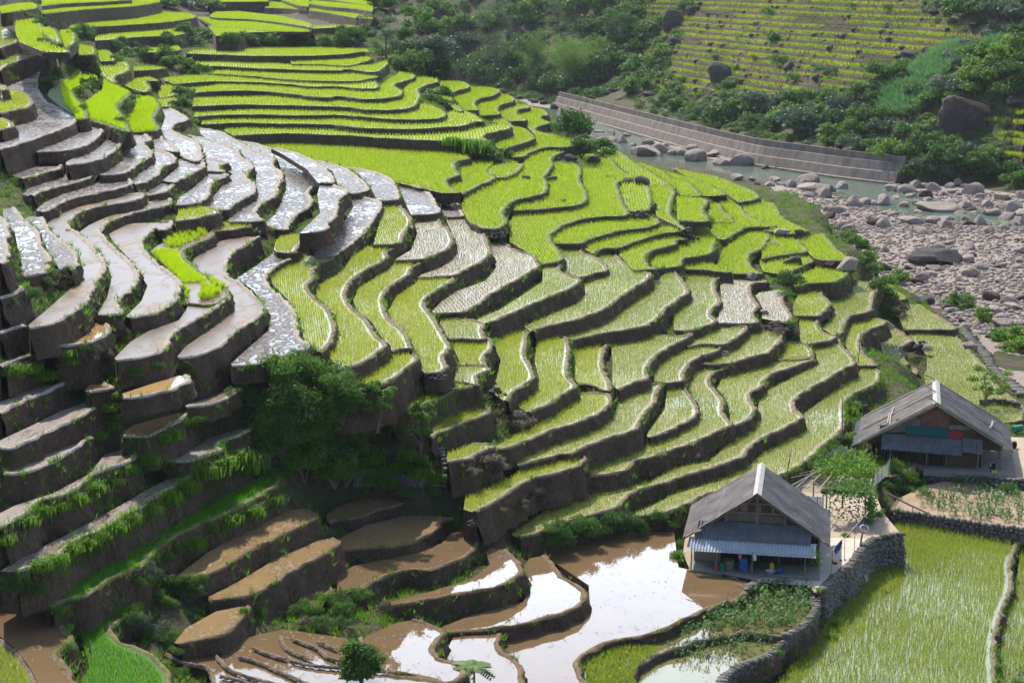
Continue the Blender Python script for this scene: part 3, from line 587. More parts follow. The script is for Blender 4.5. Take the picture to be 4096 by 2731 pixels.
M['swater']=water_mat('green_seedling_water',(.15,.17,.035),(.12,.14,.03),.13,.06,.2)
FLOOR=dict(S='swater',N='slate',m='mud',x='slate',z='mudb',o='ochre',w='water',b='brown',v='water',s='pale',t='pink',y='yel',g='greenfar',G='green',n='dark',d='dark',e='earth',h='garden',r='taro')
BUND=dict(N='bundg',m='bundw',x='bundw',z='bundw',o='bundw',b='bundb',w='bundb',v='bundb',g='bundg',G='bundg',n='bundg',d='bundg')
BH=dict(b=.05,w=.10,g=.05,G=.10,n=.08,d=.08,e=.0,h=0.0,r=.14,y=.12)
TER=[]   # (verts,faces) for ray casts
def build_pad(i,p):
    F=p['FW']; B=p['BW']; zF=plz(p,F); zB=plz(p,B); n=len(F); drop=p['drop']
    T=np.gradient(F,axis=0); T/=np.maximum(np.linalg.norm(T,axis=1),1e-6)[:,None]
    # smooth normals
    N=np.stack([T[:,1],-T[:,0]],1)*(1 if p['ccw'] else -1)
    for _ in range(2): N[1:-1]=(N[:-2]+2*N[1:-1]+N[2:])/4
    N/=np.maximum(np.linalg.norm(N,axis=1),1e-6)[:,None]
    bh=BH.get(p['k'],.13); far=p['ym']/150; bw=(.30 if p['k'] in 'mxzowvb' else .24)*min(max(far,.85),1.3)
    if bh==0: bw=.05
    rows=[]; s=np.arange(n)*.9+i*13.7
    j1=.05*np.sin(s*.83+np.sin(s*.31)*2)+.045*np.sin(s*1.9+i)
    lev=[(-bw-.08,-.03-bh,0),(-bw*.75,-bh*.2,.6),(-bw*.3,0,1),(.03,-bh*.4,1),(.07,-.14,1)]
    for t in (.18,.38,.6,.8,1.0): lev.append((.07+.24*drop*t*(.55+.45*t),-drop*t,1.+t*1.2))
    for k,(off,dz,jj) in enumerate(lev):
        jit=j1*jj*1.3+ (RNG.normal(0,.028 if k<5 else .075,n))
        zz=zF+dz+(RNG.normal(0,.02,n)+.03*np.sin(s*.7+k) if 0<k<4 and bh>0 else 0)
        P=F+N*(off+jit)[:,None]; rows.append(np.column_stack([P,zz+0*zF]))
    V=[np.concatenate(rows)]; R=len(lev); faces=[]; fm=[]
    for k in range(R-1):
        for a in range(n-1):
            q=[k*n+a,(k+1)*n+a,(k+1)*n+a+1,k*n+a+1]
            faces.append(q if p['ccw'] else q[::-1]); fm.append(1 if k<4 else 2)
    base=R*n
    floor=np.concatenate([F-N*.04,B]); V.append(np.column_stack([floor,np.r_[zF,zB]-bh])); m=len(floor)
    idx=list(range(base,base+m)); faces.append(idx if p['ccw'] else idx[::-1]); fm.append(0)
    # back and end walls
    Bq=np.concatenate([F[-1:],B,F[:1]]); mb=len(Bq); b2=base+m
    zq=plz(p,Bq); V.append(np.column_stack([Bq,zq-bh-.004])); V.append(np.column_stack([Bq,zq-drop]))
    for a in range(mb-1):
        q=[b2+a,b2+mb+a,b2+mb+a+1,b2+a+1]; faces.append(q if p['ccw'] else q[::-1]); fm.append(2)
    V=np.concatenate(V)
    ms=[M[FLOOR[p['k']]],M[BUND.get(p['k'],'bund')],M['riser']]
    o=mesh_obj('rice_terrace',V,faces,ms,fmat=fm); tag(o,kind='structure')
    sm=[f<3 and f>0 for f in fm]; o.data.polygons.foreach_set('use_smooth',np.array(sm))
    TER.append((V,faces)); p['obj']=o
for i,p in enumerate(PAD): build_pad(i,p)
# ---------------------------------------------------------------- river centre line and far side
def TP(s,z): P,_=parse(s); return unproj(P,z)
RIV=np.concatenate([[(-420,735),(-200,705),(-85,668),(-30,625)],TP('B 1440,785 1700,890 2000,1020 2263,1085 C 200,1110 600,1165 1000,1215 1350,1290 1700,1390 2050,1465 2350,1500',0.0)[:,:2]])
WALLB=TP('B 1440,735 C 300,1050 560,1110 800,1145 1100,1190 1495,1237',0.05)[:,:2]   # foot of the river wall
def poly_sd(pts,L):
    """signed distance to polyline (positive on its right-hand side when walking from far to near => hill side is left)"""
    best=np.full(len(pts),1e9); sg=np.ones(len(pts))
    for k,(a,b) in enumerate(zip(L[:-1],L[1:])):
        ab=b-a; L2=max(ab@ab,1e-9); t=((pts-a)@ab)/L2; tc=np.clip(t,0,1)
        d=np.hypot(*(pts-a-tc[:,None]*ab).T); cr=ab[0]*(pts[:,1]-a[1])-ab[1]*(pts[:,0]-a[0])
        u=d<best-1e-9; best[u]=d[u]; sg[u]=np.sign(cr[u])
    return best*sg
# far bank base line: from far upstream, along the wall, then the right bank of the stony bed
BANK=np.concatenate([[(-900,800),(-400,765),(-200,733),(-72,690),(-16,640)],WALLB,TP('C 1570,1250 1800,1240 2050,1255 2350,1320',.6)[:,:2],[(175,250),(230,160)]])
HILLP=np.concatenate([BANK,[(900,160),(900,1400),(-900,1400)]])
def bank_sd(xy): return np.abs(poly_sd(xy,BANK))*np.where(inpoly(xy,HILLP),1,-1)
def far_z(xy):
    s=bank_sd(xy)            # >0 on the hill side
    y=xy[:,1]; x=xy[:,0]
    wallzone=np.clip((y-371)/6,0,1)*np.clip((600-y)/30,0,1)*np.clip((x-5)/8,0,1)
    base=np.where(s>0,.5+5.1*wallzone*np.clip((s-3.2)/1.5,0,1),-.5)
    flat=3+6*wallzone
    ss=np.maximum(s-flat,0); ang=.50+.12*np.clip((y-420)/150,0,1)-.16*np.clip((360-y)/60,0,1)
    up=ss*ang*np.clip(.35+ss/40,0,1)
    sx_=(x-81)*.945+(y-371)*.33; tx_=-(x-81)*.33+(y-371)*.945
    calm=1-.85*np.clip((sx_-22)/12,0,1)*np.clip((tx_+10)/25,0,1)*np.clip((250-tx_)/30,0,1)
    nz=vnoise(np.column_stack([x/17,y/17,0*x]),3)*np.clip(ss/12,0,1)*1.6+vnoise(np.column_stack([x/5,y/5,0*x]),5)*np.clip(ss/12,0,1)*.45
    zz=base+up+nz*calm+.02*np.maximum(y-560,0)*np.clip(s,0,1)*np.clip((120+x)/120,.3,1)
    cap=45+np.maximum(x-5,0)*.9
    return np.where(zz>cap-8,cap-8+8*np.tanh((zz-cap+8)/8),zz)
def grid_obj(name,xs,ys,zf,mat,keep=None,kind='structure',anyv=False):
    X,Y=np.meshgrid(xs,ys); xy=np.column_stack([X.ravel(),Y.ravel()]); z=zf(xy); nx=len(xs); ny=len(ys)
    V=np.column_stack([xy,z]); a=(np.arange(ny-1)[:,None]*nx+np.arange(nx-1)).ravel()
    Fc=np.stack([a,a+1,a+nx+1,a+nx],1)
    if keep is not None:
        k=keep(xy,z); Fc=Fc[k[Fc].any(1) if anyv else k[Fc].all(1)]
    o=mesh_obj(name,V,Fc,mat,smooth=True); tag(o,kind=kind); return o,V,Fc
# ---------------------------------------------------------------- hillside under the terraces
SAM=[]
for p in PAD:
    F=p['FW'][::3]; SAM.append(np.column_stack([F,plz(p,F)-p['rise']-.15]))
    Bp=p['BW']; SAM.append(np.column_stack([Bp,plz(p,Bp)+.05]))
for s,z in (('B 940,545 1100,590 1220,650 1330,720 1440,780',3.0),('B 1480,830 1700,940 1900,1020 2150,1110 C 200,1185 420,1245',.5),('C 560,1290 740,1380 900,1500',.6),('F 940,30 1060,60 1180,180 1260,250 1400,330 1560,420 1650,480',.8),('F 1800,570 1930,690 2050,850 2180,1000 2350,1120',1.0),('F 1100,20 1300,170 1500,280 1750,480 2000,680 2350,950',-1.5),('F 1300,20 1800,300 2350,700',-3),('F 1700,20 2350,300',-4),('B 1500,800 2263,1100 C 600,1220 900,1400 1100,1520',-2),('C 1000,1240 1500,1420 2300,1560',-3)):
    q=TP(s,z); q=np.concatenate([np.linspace(a,b,12) for a,b in zip(q[:-1],q[1:])]); SAM.append(q)
rr=np.concatenate([np.linspace(a,b,max(2,int(np.hypot(*(b-a))/6))) for a,b in zip(RIV[:-1],RIV[1:])]); tr_=np.gradient(rr,axis=0); tr_/=np.maximum(np.linalg.norm(tr_,axis=1),1e-6)[:,None]; nr_=np.column_stack([-tr_[:,1],tr_[:,0]]); sg_=np.where(poly_sd(rr+nr_*3,RIV)<0,1,-1)[:,None]
for o_ in (6,13,20):
    q=rr+nr_*sg_*o_; SAM.append(np.column_stack([q,.25+.05*(o_-6)+.02*np.maximum(rr[:,1]-520,0)]))
eg,_=parse('B 880,555 1090,600 1190,655 1290,705 1415,760 1660,950 1880,1005 2000,1080 C 0,1130 150,1160 300,1190 430,1240 570,1322'); eg=np.concatenate([np.linspace(a,b,8) for a,b in zip(eg[:-1],eg[1:])])
for kx,zk in ((10,.55),(20,.25),(34,.08),(55,.04)):
    ze=np.interp(np.arange(len(eg)),[0,len(eg)*.5,len(eg)-1],[20,15,11]); We=unproj(eg,ze); kq=kx*np.interp(np.arange(len(eg)),[0,len(eg)-1],[1.4,.6]); SAM.append(np.column_stack([We[:,0]+kq*.35,We[:,1]+kq,ze*zk]))
SAM=np.concatenate(SAM)
def hill_z(xy):
    out=np.empty(len(xy))
    for a in range(0,len(xy),4000):
        q=xy[a:a+4000]; d2=((q[:,None,:]-SAM[None,:,:2])**2).sum(2)
        k=np.argpartition(d2,14,axis=1)[:,:14]; dd=np.take_along_axis(d2,k,1); w=1/(dd+.4)**1.3
        out[a:a+4000]=(w*SAM[k,2]).sum(1)/w.sum(1)
    out+=vnoise(np.column_stack([xy/3.1,0*xy[:,:1]]),2)*.18+vnoise(np.column_stack([xy/1.1,0*xy[:,:1]]),4)*.1
    for p in PAD:
        b=p['bb']; s=(xy[:,0]>b[0]-1.5)&(xy[:,0]<b[2]+1.5)&(xy[:,1]>b[1]-1.5)&(xy[:,1]<b[3]+1.5)
        if s.any():
            id=np.nonzero(s)[0]; q=xy[id]; ins=inpoly(q,p['PW'])
            near=seg_dist(q,np.concatenate([p['PW'],p['PW'][:1]]))<.9
            out[id]=np.where(ins|near,np.minimum(out[id],plz(p,q)-.6),out[id])
    return out
kp=lambda xy,z:(poly_sd(xy,RIV)<-4)&(seg_dist(xy,RIV)>5)
for xs,ys in ((np.arange(-120,90,1.25),np.arange(70,330,1.25)),(np.arange(-260,90,2.5),np.arange(329,690,2.5))):
    hs,HV,HF=grid_obj('hillside',xs,ys,hill_z,M['ground'],keep=kp); TER.append((HV,HF.tolist()))
def bed_z(xy):
    d=np.abs(poly_sd(xy,RIV)); n=vnoise(np.column_stack([xy/9,0*xy[:,:1]]),6)
    wide=7+4*np.clip((xy[:,1]-330)/60,0,1)
    up=np.clip((d-wide)/7,-1,1.2)*.42+n*.22+vnoise(np.column_stack([xy/2.3,0*xy[:,:1]]),8)*.07+np.clip(d-40,0,60)*.012
    return up-.06+.02*np.maximum(xy[:,1]-520,0)-.12*np.maximum(bank_sd(xy)-1,0)
M['bed']=soil_mat('river_gravel',(.34,.275,.235),(.43,.36,.31),(.30,.245,.21),.6,1.0)
bd,BV,BF=grid_obj('riverbed',np.arange(-60,170,1.5),np.arange(120,680,1.5),bed_z,M['bed'],keep=lambda xy,z:(np.abs(poly_sd(xy,RIV))<230)&(bank_sd(xy)<45))
TER.append((BV,BF.tolist()))
m=new_mat('river_water'); b=NB(m); n=b.noise(.15,3)
M['river']=b.out(pbsdf(b,b.mix(n,(.085,.12,.095),(.13,.16,.12)),.08,b.bump(b.noise(1.2,3,.6),.12,.08),ior=1.33,spec=.5))
rv=np.concatenate([RIV]); tn=np.gradient(rv,axis=0); tn/=np.linalg.norm(tn,axis=1)[:,None]; nn=np.column_stack([-tn[:,1],tn[:,0]])
zr=.02*np.maximum(rv[:,1]-520,0)
sgn=np.sign(poly_sd(rv+nn*3,RIV).mean()); RW=np.concatenate([np.column_stack([rv+nn*sgn*11,zr]),np.column_stack([rv-nn*sgn*26,zr])]); k=len(rv)
tag(mesh_obj('river',RW,[[a,a+1,k+a+1,k+a] for a in range(k-1)],M['river']),kind='structure')
M['farhill']=soil_mat('far_slope_soil',(.095,.085,.05),(.14,.12,.075),(.055,.095,.022),.47)
TZ=np.array([(-420,-60),(-420,150),(-250,420),(-120,600),(0,635),(500,640),(950,640),(1200,600),(1340,560),(1480,440),(1540,370),(1760,330),(2060,262),(1900,130),(1640,30),(1640,-60)],float)*SC+np.array([TO['C'][0],TO['C'][1]])
def proj(P):
    dy=P[:,1]*math.cos(TH)-(P[:,2]-CZ)*math.sin(TH); up=P[:,1]*math.sin(TH)+(P[:,2]-CZ)*math.cos(TH); return np.column_stack([2048+FP*P[:,0]/dy,1365.5-FP*up/dy])
def in_tz(xy,z,grow=0):
    q=proj(np.column_stack([xy,z])); c=TZ.mean(0); return inpoly(c+(q-c)*(1-grow),TZ)&(bank_sd(xy)>4)
fh,FV,FF=grid_obj('valley_side',np.arange(-520,340,3.),np.arange(190,1060,3.),lambda q:far_z(q)-2.4*in_tz(q,far_z(q)),M['farhill'],keep=lambda xy,z:(bank_sd(xy)>.4),anyv=True)
TER.append((FV,FF.tolist()))
S_=np.arange(8,175,.30); T_=np.arange(-70,330,1.6); SS,TT=np.meshgrid(S_,T_)
txy=np.column_stack([81-.33*TT.ravel()+.945*SS.ravel(),371+.945*TT.ravel()+.33*SS.ravel()]); tz=far_z(txy)
st_=np.column_stack([SS.ravel(),TT.ravel()]); DZ=1.6
wob=.75*vnoise(np.column_stack([st_[:,1]/14,st_[:,0]/30,0*st_[:,0]]),21)+.42*vnoise(np.column_stack([st_[:,1]/4.3,st_[:,0]/9,0*st_[:,0]]),22)+.10*vnoise(np.column_stack([st_[:,1]/1.4,st_[:,0]/2,0*st_[:,0]]),23)
wob+=1.3*vnoise(np.column_stack([st_[:,1]/33,st_[:,0]/21,0*st_[:,0]]),27)
lv=(tz+wob)/DZ; kf=np.floor(lv); fr=lv-kf
tzz=DZ*(kf+np.clip((fr-.80)/.20,0,1))-.15
plot=vnoise(np.column_stack([st_[:,1]/11+kf*3.7,kf*2.3,kf*1.1]),24)      # which stretches are planted
TV=np.column_stack([txy,tzz]); ns=len(S_); nt_=len(T_); a_=(np.arange(nt_-1)[:,None]*ns+np.arange(ns-1)).ravel(); TF=np.stack([a_,a_+ns,a_+ns+1,a_+1],1)
kk=in_tz(txy,tz); TF=TF[kk[TF].any(1)]
planted=(plot>-.55)&(fr<.78); fm_=np.where(planted[TF].all(1),0,np.where((fr[TF]<.8).all(1),1,2))
ob=mesh_obj('terraced_slope',TV,TF,[M['greenfar'],M['ground'],M['riser']],fmat=fm_); tag(ob,kind='structure'); TER.append((TV,TF.tolist()))
TZPTS=TV[(planted)&kk&(fr<.74)&(fr>.04)]
# ray casting on the finished land
def make_bvh():
    vs=[];fs=[];o=0
    for V,Fc in TER:
        vs.extend(map(tuple,np.asarray(V,float))); fs.extend([[q+o for q in f] for f in Fc]); o+=len(V)
    return BVHTree.FromPolygons(vs,fs)
BVH=make_bvh()
ORI=Vector((0,0,CZ))
def px2dir(x,y):
    X=(x-2048)/FP; Yv=(y-1365.5)/FP
    return Vector((X,math.cos(TH)-Yv*math.sin(TH),-math.sin(TH)-Yv*math.cos(TH))).normalized()
def cast(tile,x,y):
    sx,sy=TO[tile][0]+x*SC,TO[tile][1]+y*SC
    h=BVH.ray_cast(ORI,px2dir(sx,sy),2000)
    return (h[0],h[1]) if h[0] is not None else (None,None)
def ground_at(x,y,zt=120):
    h=BVH.ray_cast(Vector((x,y,zt)),Vector((0,0,-1)),300); return h[0].z if h[0] is not None else None
def mpp(pt): return (pt-ORI).length/FP*SC   # metres per tile pixel at pt
# ================================================================ vegetation
def tris(pos,h,w,nb,lean=.35,hv=.3):
    """grass-like tufts: nb triangular blades per position"""
    N=len(pos); P=np.repeat(pos,nb,0); n=len(P); az=RNG.uniform(0,2*math.pi,n); hh=h*(1+RNG.uniform(-hv,hv,n)); ww=w*(1+RNG.uniform(-.3,.3,n))
    dx,dy=np.cos(az),np.sin(az); le=hh*lean*RNG.uniform(.3,1.3,n); la=RNG.uniform(0,2*math.pi,n)
    b0=P+np.column_stack([dx*ww/2,dy*ww/2,0*dx-.02]); b1=P-np.column_stack([dx*ww/2,dy*ww/2,0*dx+.02])
    t=P+np.column_stack([np.cos(la)*le,np.sin(la)*le,hh])
    V=np.stack([b0,b1,t],1).reshape(-1,3); F=np.arange(n*3).reshape(-1,3); return V,F
def wave(xy,k): return .5+.5*vnoise(np.column_stack([xy*k,0*xy[:,:1]]),9)
M['b_pale']=leaf_mat('pale_rice_leaf',(.20,.27,.02),(.31,.37,.045),.5)
M['b_pink']=leaf_mat('sparse_rice_leaf',(.18,.19,.06),(.27,.27,.11),.45)
M['b_yel']=leaf_mat('young_rice_leaf',(.27,.33,.012),(.39,.43,.035),.55)
M['b_green']=leaf_mat('bright_rice_leaf',(.25,.36,.008),(.39,.48,.02),.55)
M['b_dark']=leaf_mat('lush_rice_leaf',(.07,.25,.006),(.13,.34,.012),.6)
M['b_nurs']=leaf_mat('nursery_rice_leaf',(.30,.44,.004),(.42,.56,.01),.6)
CFG=dict(S=(.19,.13,.31,.035,3,'b_pale'),s=(.19,.13,.22,.038,2,'b_pale'),t=(.30,.22,.2,.05,2,'b_pink'),y=(.17,.13,.25,.042,2,'b_yel'),g=(.26,.22,.36,.07,2,'b_green'),G=(.22,.18,.34,.06,2,'b_green'),n=(.17,.15,.38,.06,3,'b_nurs'),d=(.13,.12,.27,.032,3,'b_dark'),N=(.10,.10,.30,.05,2,'b_nurs'))
NURS=np.array([(1022,175),(1100,165),(1232,180),(1225,205),(1290,270),(1400,345),(1420,362),(1340,378),(1220,385),(1190,340),(1100,270)],float)
def to_world(p,tile,P): return unproj_pl(p,np.column_stack([TO[tile][0]+P[:,0]*SC,TO[tile][1]+P[:,1]*SC]))[:,:2]
acc={}
for i,p in enumerate(PAD):
    if p['k'] not in CFG: continue
    rs,cs,h,w_,nb,mn=CFG[p['k']]; f=min(max(p['ym']/140,1),1.9); b=p['bb']
    near=1.0 if p['ym']>125 else 1.0
    a=math.radians(18 if p['k'] in 'sty' else (80 if p['k']=='S' else 8))+.2*math.sin(i*1.7)
    cx,cy=(b[0]+b[2])/2,(b[1]+b[3])/2; R=math.hypot(b[2]-b[0],b[3]-b[1])/2
    u=np.arange(-R,R,rs*f); v=np.arange(-R,R,cs*f); U,Vv=np.meshgrid(u,v); U=U.ravel()+RNG.normal(0,.03*f,U.size); Vv=Vv.ravel()+RNG.normal(0,.05*f,Vv.size)
    xy=np.column_stack([cx+U*math.cos(a)-Vv*math.sin(a),cy+U*math.sin(a)+Vv*math.cos(a)])
    xy=xy[inpoly(xy,p['PW'])]
    if p['k']=='N': xy=xy[inpoly(xy,to_world(p,'D',NURS))]
    if not len(xy): continue
    xy=xy[seg_dist(xy,p['FW'][::2] if len(p['FW'])>8 else p['FW'])>.48]
    z=plz(p,xy)-.08
    for q in PAD:      # not under a higher terrace
        if q is p or q['z']<p['z'] or q['bb'][0]>b[2] or q['bb'][2]<b[0] or q['bb'][1]>b[3] or q['bb'][3]<b[1]: continue
        if not len(xy): break
        hid=inpoly(xy,q['PW'])&(plz(q,xy)>z+.15); 
        if hid.any(): xy=xy[~hid]; z=z[~hid]
    if not len(xy): continue
    if p['k'] in 'styS':
        keep=RNG.uniform(0,1,len(xy))<.5+.6*wave(xy,.35); xy=xy[keep]; z=z[keep]
    acc.setdefault((mn,p['k']),[]).append(tris(np.column_stack([xy,z]),h*(1 if f<1.5 else 1.15),w_*f**1.1,nb))
# loose seedling clumps in the nursery bed
pn=PAD[find('N|D 1420')]; CL=[]
for poly,nn in (([(1090,130),(1210,60),(1290,35),(1395,55),(1380,80),(1290,115),(1190,160),(1120,150)],70),([(1360,400),(1440,420),(1470,450),(1470,490),(1420,500),(1330,500),(1350,460)],45),([(1240,430),(1260,430),(1280,510),(1262,515)],9),([(1420,370),(1500,420),(1490,440),(1410,385)],14)):
    Q=to_world(pn,'D',np.array(poly,float)); lo,hi=Q.min(0),Q.max(0); c=0
    while c<nn:
        t=RNG.uniform(lo,hi)
        if inpoly(t[None],Q)[0]: CL.append(t); c+=1
CL=np.array(CL); CLP=np.repeat(CL,14,0)+RNG.normal(0,.07,(len(CL)*14,2))
acc.setdefault(('b_nurs','N'),[]).append(tris(np.column_stack([CLP,plz(pn,CLP)]),.45,.05,2,.4))
NTRI=0
def add_stuff(name,parts,mat,label,cat):
    vs=np.concatenate([v for v,_ in parts]); o=0; fs=[]
    for v,f in parts: fs.append(f+o); o+=len(v)
    ob=mesh_obj(name,vs,np.concatenate(fs),mat); tag(ob,label,cat,kind='stuff'); return ob
LB=dict(S='green rice seedlings in the wide flooded field by the stone wall',s='thin pale green rice seedlings standing in flooded paddies',t='sparse olive rice seedlings in silty paddies',y='short yellow green rice seedlings in the middle terraces',g='bright green rice rows on the distant upper terraces',G='dense bright green rice on the terraces above the river',n='lush light green rice beside the muddy terraces',d='deep green rice in the shaded lower terraces',N='vivid yellow green nursery rice among muddy terraces')
for (mn,k),parts in acc.items(): add_stuff('rice_seedlings',parts,M[mn],LB[k],'rice')
# ---------------------------------------------------------------- leaf clusters
def leaf_quads(P,Nrm,size,asp=.5,fold=.25):
    n=len(P); N=Nrm+RNG.normal(0,.55,(n,3)); N/=np.linalg.norm(N,axis=1)[:,None]
    r=RNG.normal(0,1,(n,3)); T=np.cross(N,r); T/=np.linalg.norm(T,axis=1)[:,None]+1e-9; B=np.cross(N,T)
    s=(size*RNG.uniform(.6,1.35,n))[:,None]
    V=np.stack([P-T*s*.5,P+B*s*asp*.5+N*s*fold*.3,P+T*s*.55-N*s*.12,P-B*s*asp*.5+N*s*fold*.3],1).reshape(-1,3)
    return V,np.arange(n*4).reshape(-1,4)
def blob_points(blobs,n):
    c=np.array([b[:3] for b in blobs]); r=np.array([b[3] for b in blobs]); w=r**2; k=RNG.choice(len(blobs),n,p=w/w.sum())
    d=RNG.normal(0,1,(n,3)); d[:,2]=np.abs(d[:,2])*.9+d[:,2]*.35; d/=np.linalg.norm(d,axis=1)[:,None]
    rad=r[k]*RNG.uniform(0,1,n)**.35*(1+.12*RNG.normal(0,1,n))
    return c[k]+d*rad[:,None],d
def tube(pts,rad,sides=5):
    pts=np.asarray(pts,float); n=len(pts); V=[];F=[]
    for i in range(n):
        t=pts[min(i+1,n-1)]-pts[max(i-1,0)]; t/=np.linalg.norm(t)+1e-9; a=np.cross(t,[.3,.9,.2]); a/=np.linalg.norm(a)+1e-9; b=np.cross(t,a)
        for k in range(sides): V.append(pts[i]+rad[i]*(a*math.cos(2*math.pi*k/sides)+b*math.sin(2*math.pi*k/sides)))
    for i in range(n-1):
        for k in range(sides): F.append([i*sides+k,i*sides+(k+1)%sides,(i+1)*sides+(k+1)%sides,(i+1)*sides+k])
    F.append(list(range(sides))[::-1]); F.append(list(range((n-1)*sides,n*sides))); return V,F
def joinp(parts):
    V=[];F=[]
    for v,f in parts:
        o=len(V); V.extend(map(list,v)); F.extend([[q+o for q in x] for x in f])
    return V,F
for nm,c1,c2,tr in (('lf_dark',(.04,.10,.02),(.09,.18,.03),.45),('lf_mid',(.06,.14,.02),(.13,.24,.03),.48),('lf_grey',(.055,.095,.05),(.11,.16,.085),.35),('lf_bright',(.085,.18,.018),(.16,.28,.03),.5),('lf_dry',(.10,.08,.055),(.16,.125,.08),.2),('lf_feather',(.07,.115,.05),(.12,.18,.075),.45),('lf_grass',(.07,.18,.01),(.17,.31,.025),.55),('lf_maize',(.08,.21,.06),(.17,.33,.12),.45)):
    M[nm]=leaf_mat(nm.replace('lf_','leaf_'),c1,c2,tr)
M['bark']=simple_mat('bark',(.14,.10,.07),(.22,.17,.12),4,.9,.6,.03,(1,1,.3))
M['culm']=simple_mat('bamboo_culm',(.20,.20,.09),(.30,.28,.15),3,.6,.3,.02,(1,1,.3))
PROTO={}
def shrub_proto(key,mat,n,leaf,nb=9,flat=.8,seed=0,spiky=False):
    bl=[]
    for k in range(nb):
        a=RNG.uniform(0,6.28); r=RNG.uniform(.15,.72); bl.append((r*math.cos(a),r*math.sin(a),RNG.uniform(.25,.95)*flat*(1.05-.5*r),RNG.uniform(.26,.46)))
    P,d=blob_points(bl,n); P[:,2]=np.maximum(P[:,2],-.05)
    V,F=leaf_quads(P,d,leaf,.55)
    st=[]
    for k in range(6):
        b=bl[k%nb]; st.append(tube([(0,0,-.15),(b[0]*.4,b[1]*.4,b[2]*.5),(b[0],b[1],b[2])],[.035,.025,.01],4))
    SV,SF=joinp(st)
    f=bpy.data.meshes.new('foliage'); tmp=mesh_obj('foliage',V,F,M[mat]); f=tmp.data; bpy.data.objects.remove(tmp)
    tmp=mesh_obj('stem',SV,SF,M['bark']); s=tmp.data; bpy.data.objects.remove(tmp)
    PROTO[key]=(f,s)
for mt in ('lf_dark','lf_mid','lf_grey','lf_bright','lf_dry'):
    for v in range(3): shrub_proto((mt,'n',v),mt,2600,.085,11,.8)      # near: fine leaves
    for v in range(3): shrub_proto((mt,'f',v),mt,1100,.15,9,.85)        # far: coarser
def grass_proto(key,mat,n,h):
    P=np.column_stack([RNG.normal(0,.38,(n,2)),np.zeros(n)]); V=[];F=[]
    az=RNG.uniform(0,6.28,n); hh=h*RNG.uniform(.5,1.2,n); le=hh*RNG.uniform(.2,.8,n); w=.035
    dx,dy=np.cos(az),np.sin(az); sx,sy=-dy*w,dx*w
    a=P+np.column_stack([sx,sy,0*sx]); b=P-np.column_stack([sx,sy,0*sx]); m=P+np.column_stack([dx*le*.4,dy*le*.4,hh*.75]); c=m+np.column_stack([sx,sy,0*sx]); d=m-np.column_stack([sx,sy,0*sx]); t=P+np.column_stack([dx*le,dy*le,hh*(.95-.25*le/hh)])
    V=np.stack([a,b,d,c,t],1).reshape(-1,3); i=np.arange(n)*5; F=[]
    for k in i: F.append([k,k+1,k+2,k+3]); F.append([k+3,k+2,k+4])
    tmp=mesh_obj('blades',V,F,M[mat]); PROTO[key]=(tmp.data,None); bpy.data.objects.remove(tmp)
for v in range(3): grass_proto(('grass',v),'lf_grass',420,.8)
SHK=dict(d='lf_dark',m='lf_mid',g='lf_grey',b='lf_bright',y='lf_dry')
NAMES=dict(d='dark green',m='mid green',g='grey green',b='light green',y='dry brown')
SHQ=[]
def flush_shrubs(limit=294):
    SHQ.sort(key=lambda a:-a[0]); rest=[]
    for n,(wp,key,pt,s,hs,label,group) in enumerate(SHQ):
        f,s_=PROTO[key]; sc=(s*random.uniform(.9,1.1),s*random.uniform(.9,1.1),s*hs*random.uniform(.85,1.15)); loc=pt-Vector((0,0,.1*s)); rz=random.uniform(0,6.28)
        if n<limit:
            o=bpy.data.objects.new('shrub',f); COL.objects.link(o); c=bpy.data.objects.new('stem',s_); COL.objects.link(c); c.parent=o; tag(o,label,'shrub',group)
            o.location=loc+Vector((0,0,.3*s if 'central' in group else 0)); o.scale=sc; o.rotation_euler=(0,0,rz)
        else: rest.append((f,loc,sc,rz))
    return rest
def bake(rest,step=1):
    out={}
    for f,loc,sc,rz in rest:
        n=len(f.vertices); v=np.empty(n*3); f.vertices.foreach_get('co',v); v=v.reshape(-1,3)*np.array(sc); c,s=math.cos(rz),math.sin(rz)
        v=np.column_stack([v[:,0]*c-v[:,1]*s,v[:,0]*s+v[:,1]*c,v[:,2]])+np.array(loc); v=v.reshape(-1,4,3)[::step].reshape(-1,3)
        out.setdefault(f.materials[0].name,[]).append((v,np.arange(len(v)).reshape(-1,4)))
    return out
NSH=0
def put_shrub(tile,x,y,wpx,kind,label,group,hs=1.0,sink=.1):
    global NSH
    pt,nr=cast(tile,x,y)
    if pt is None: return None
    r=wpx*mpp(pt)/2; far='f' if pt.y>190 else 'n'; NSH+=1
    if kind=='G':
        me,_=PROTO[('grass',NSH%3)]; o=bpy.data.objects.new('grass_clump',me); COL.objects.link(o); s=r*1.3
        tag(o,label,'grass clump',group)
    else:
        SHQ.append((wpx,(SHK[kind],far,NSH%3),pt,r*(1.75 if far=='f' else 1.4),hs,label,group)); return None
    o.location=pt-Vector((0,0,sink*s)); o.scale=(s*random.uniform(.9,1.1),s*random.uniform(.9,1.1),s*hs*random.uniform(.85,1.15)); o.rotation_euler=(0,0,random.uniform(0,6.28))
    return o
def shrubs(s,label,group,hs=1.0):
    t=None
    for tok in s.split():
        if tok in TO: t=tok; continue
        k=tok[-1]; x,y,w_=map(float,tok[:-1].split(','))
        nm='dry brown brush' if k=='y' else NAMES.get(k,'')
        put_shrub(t,x,y,w_,k,label.replace('#',NAMES.get(k,'tall green')),group.replace('#',NAMES.get(k,'tall green')),hs)
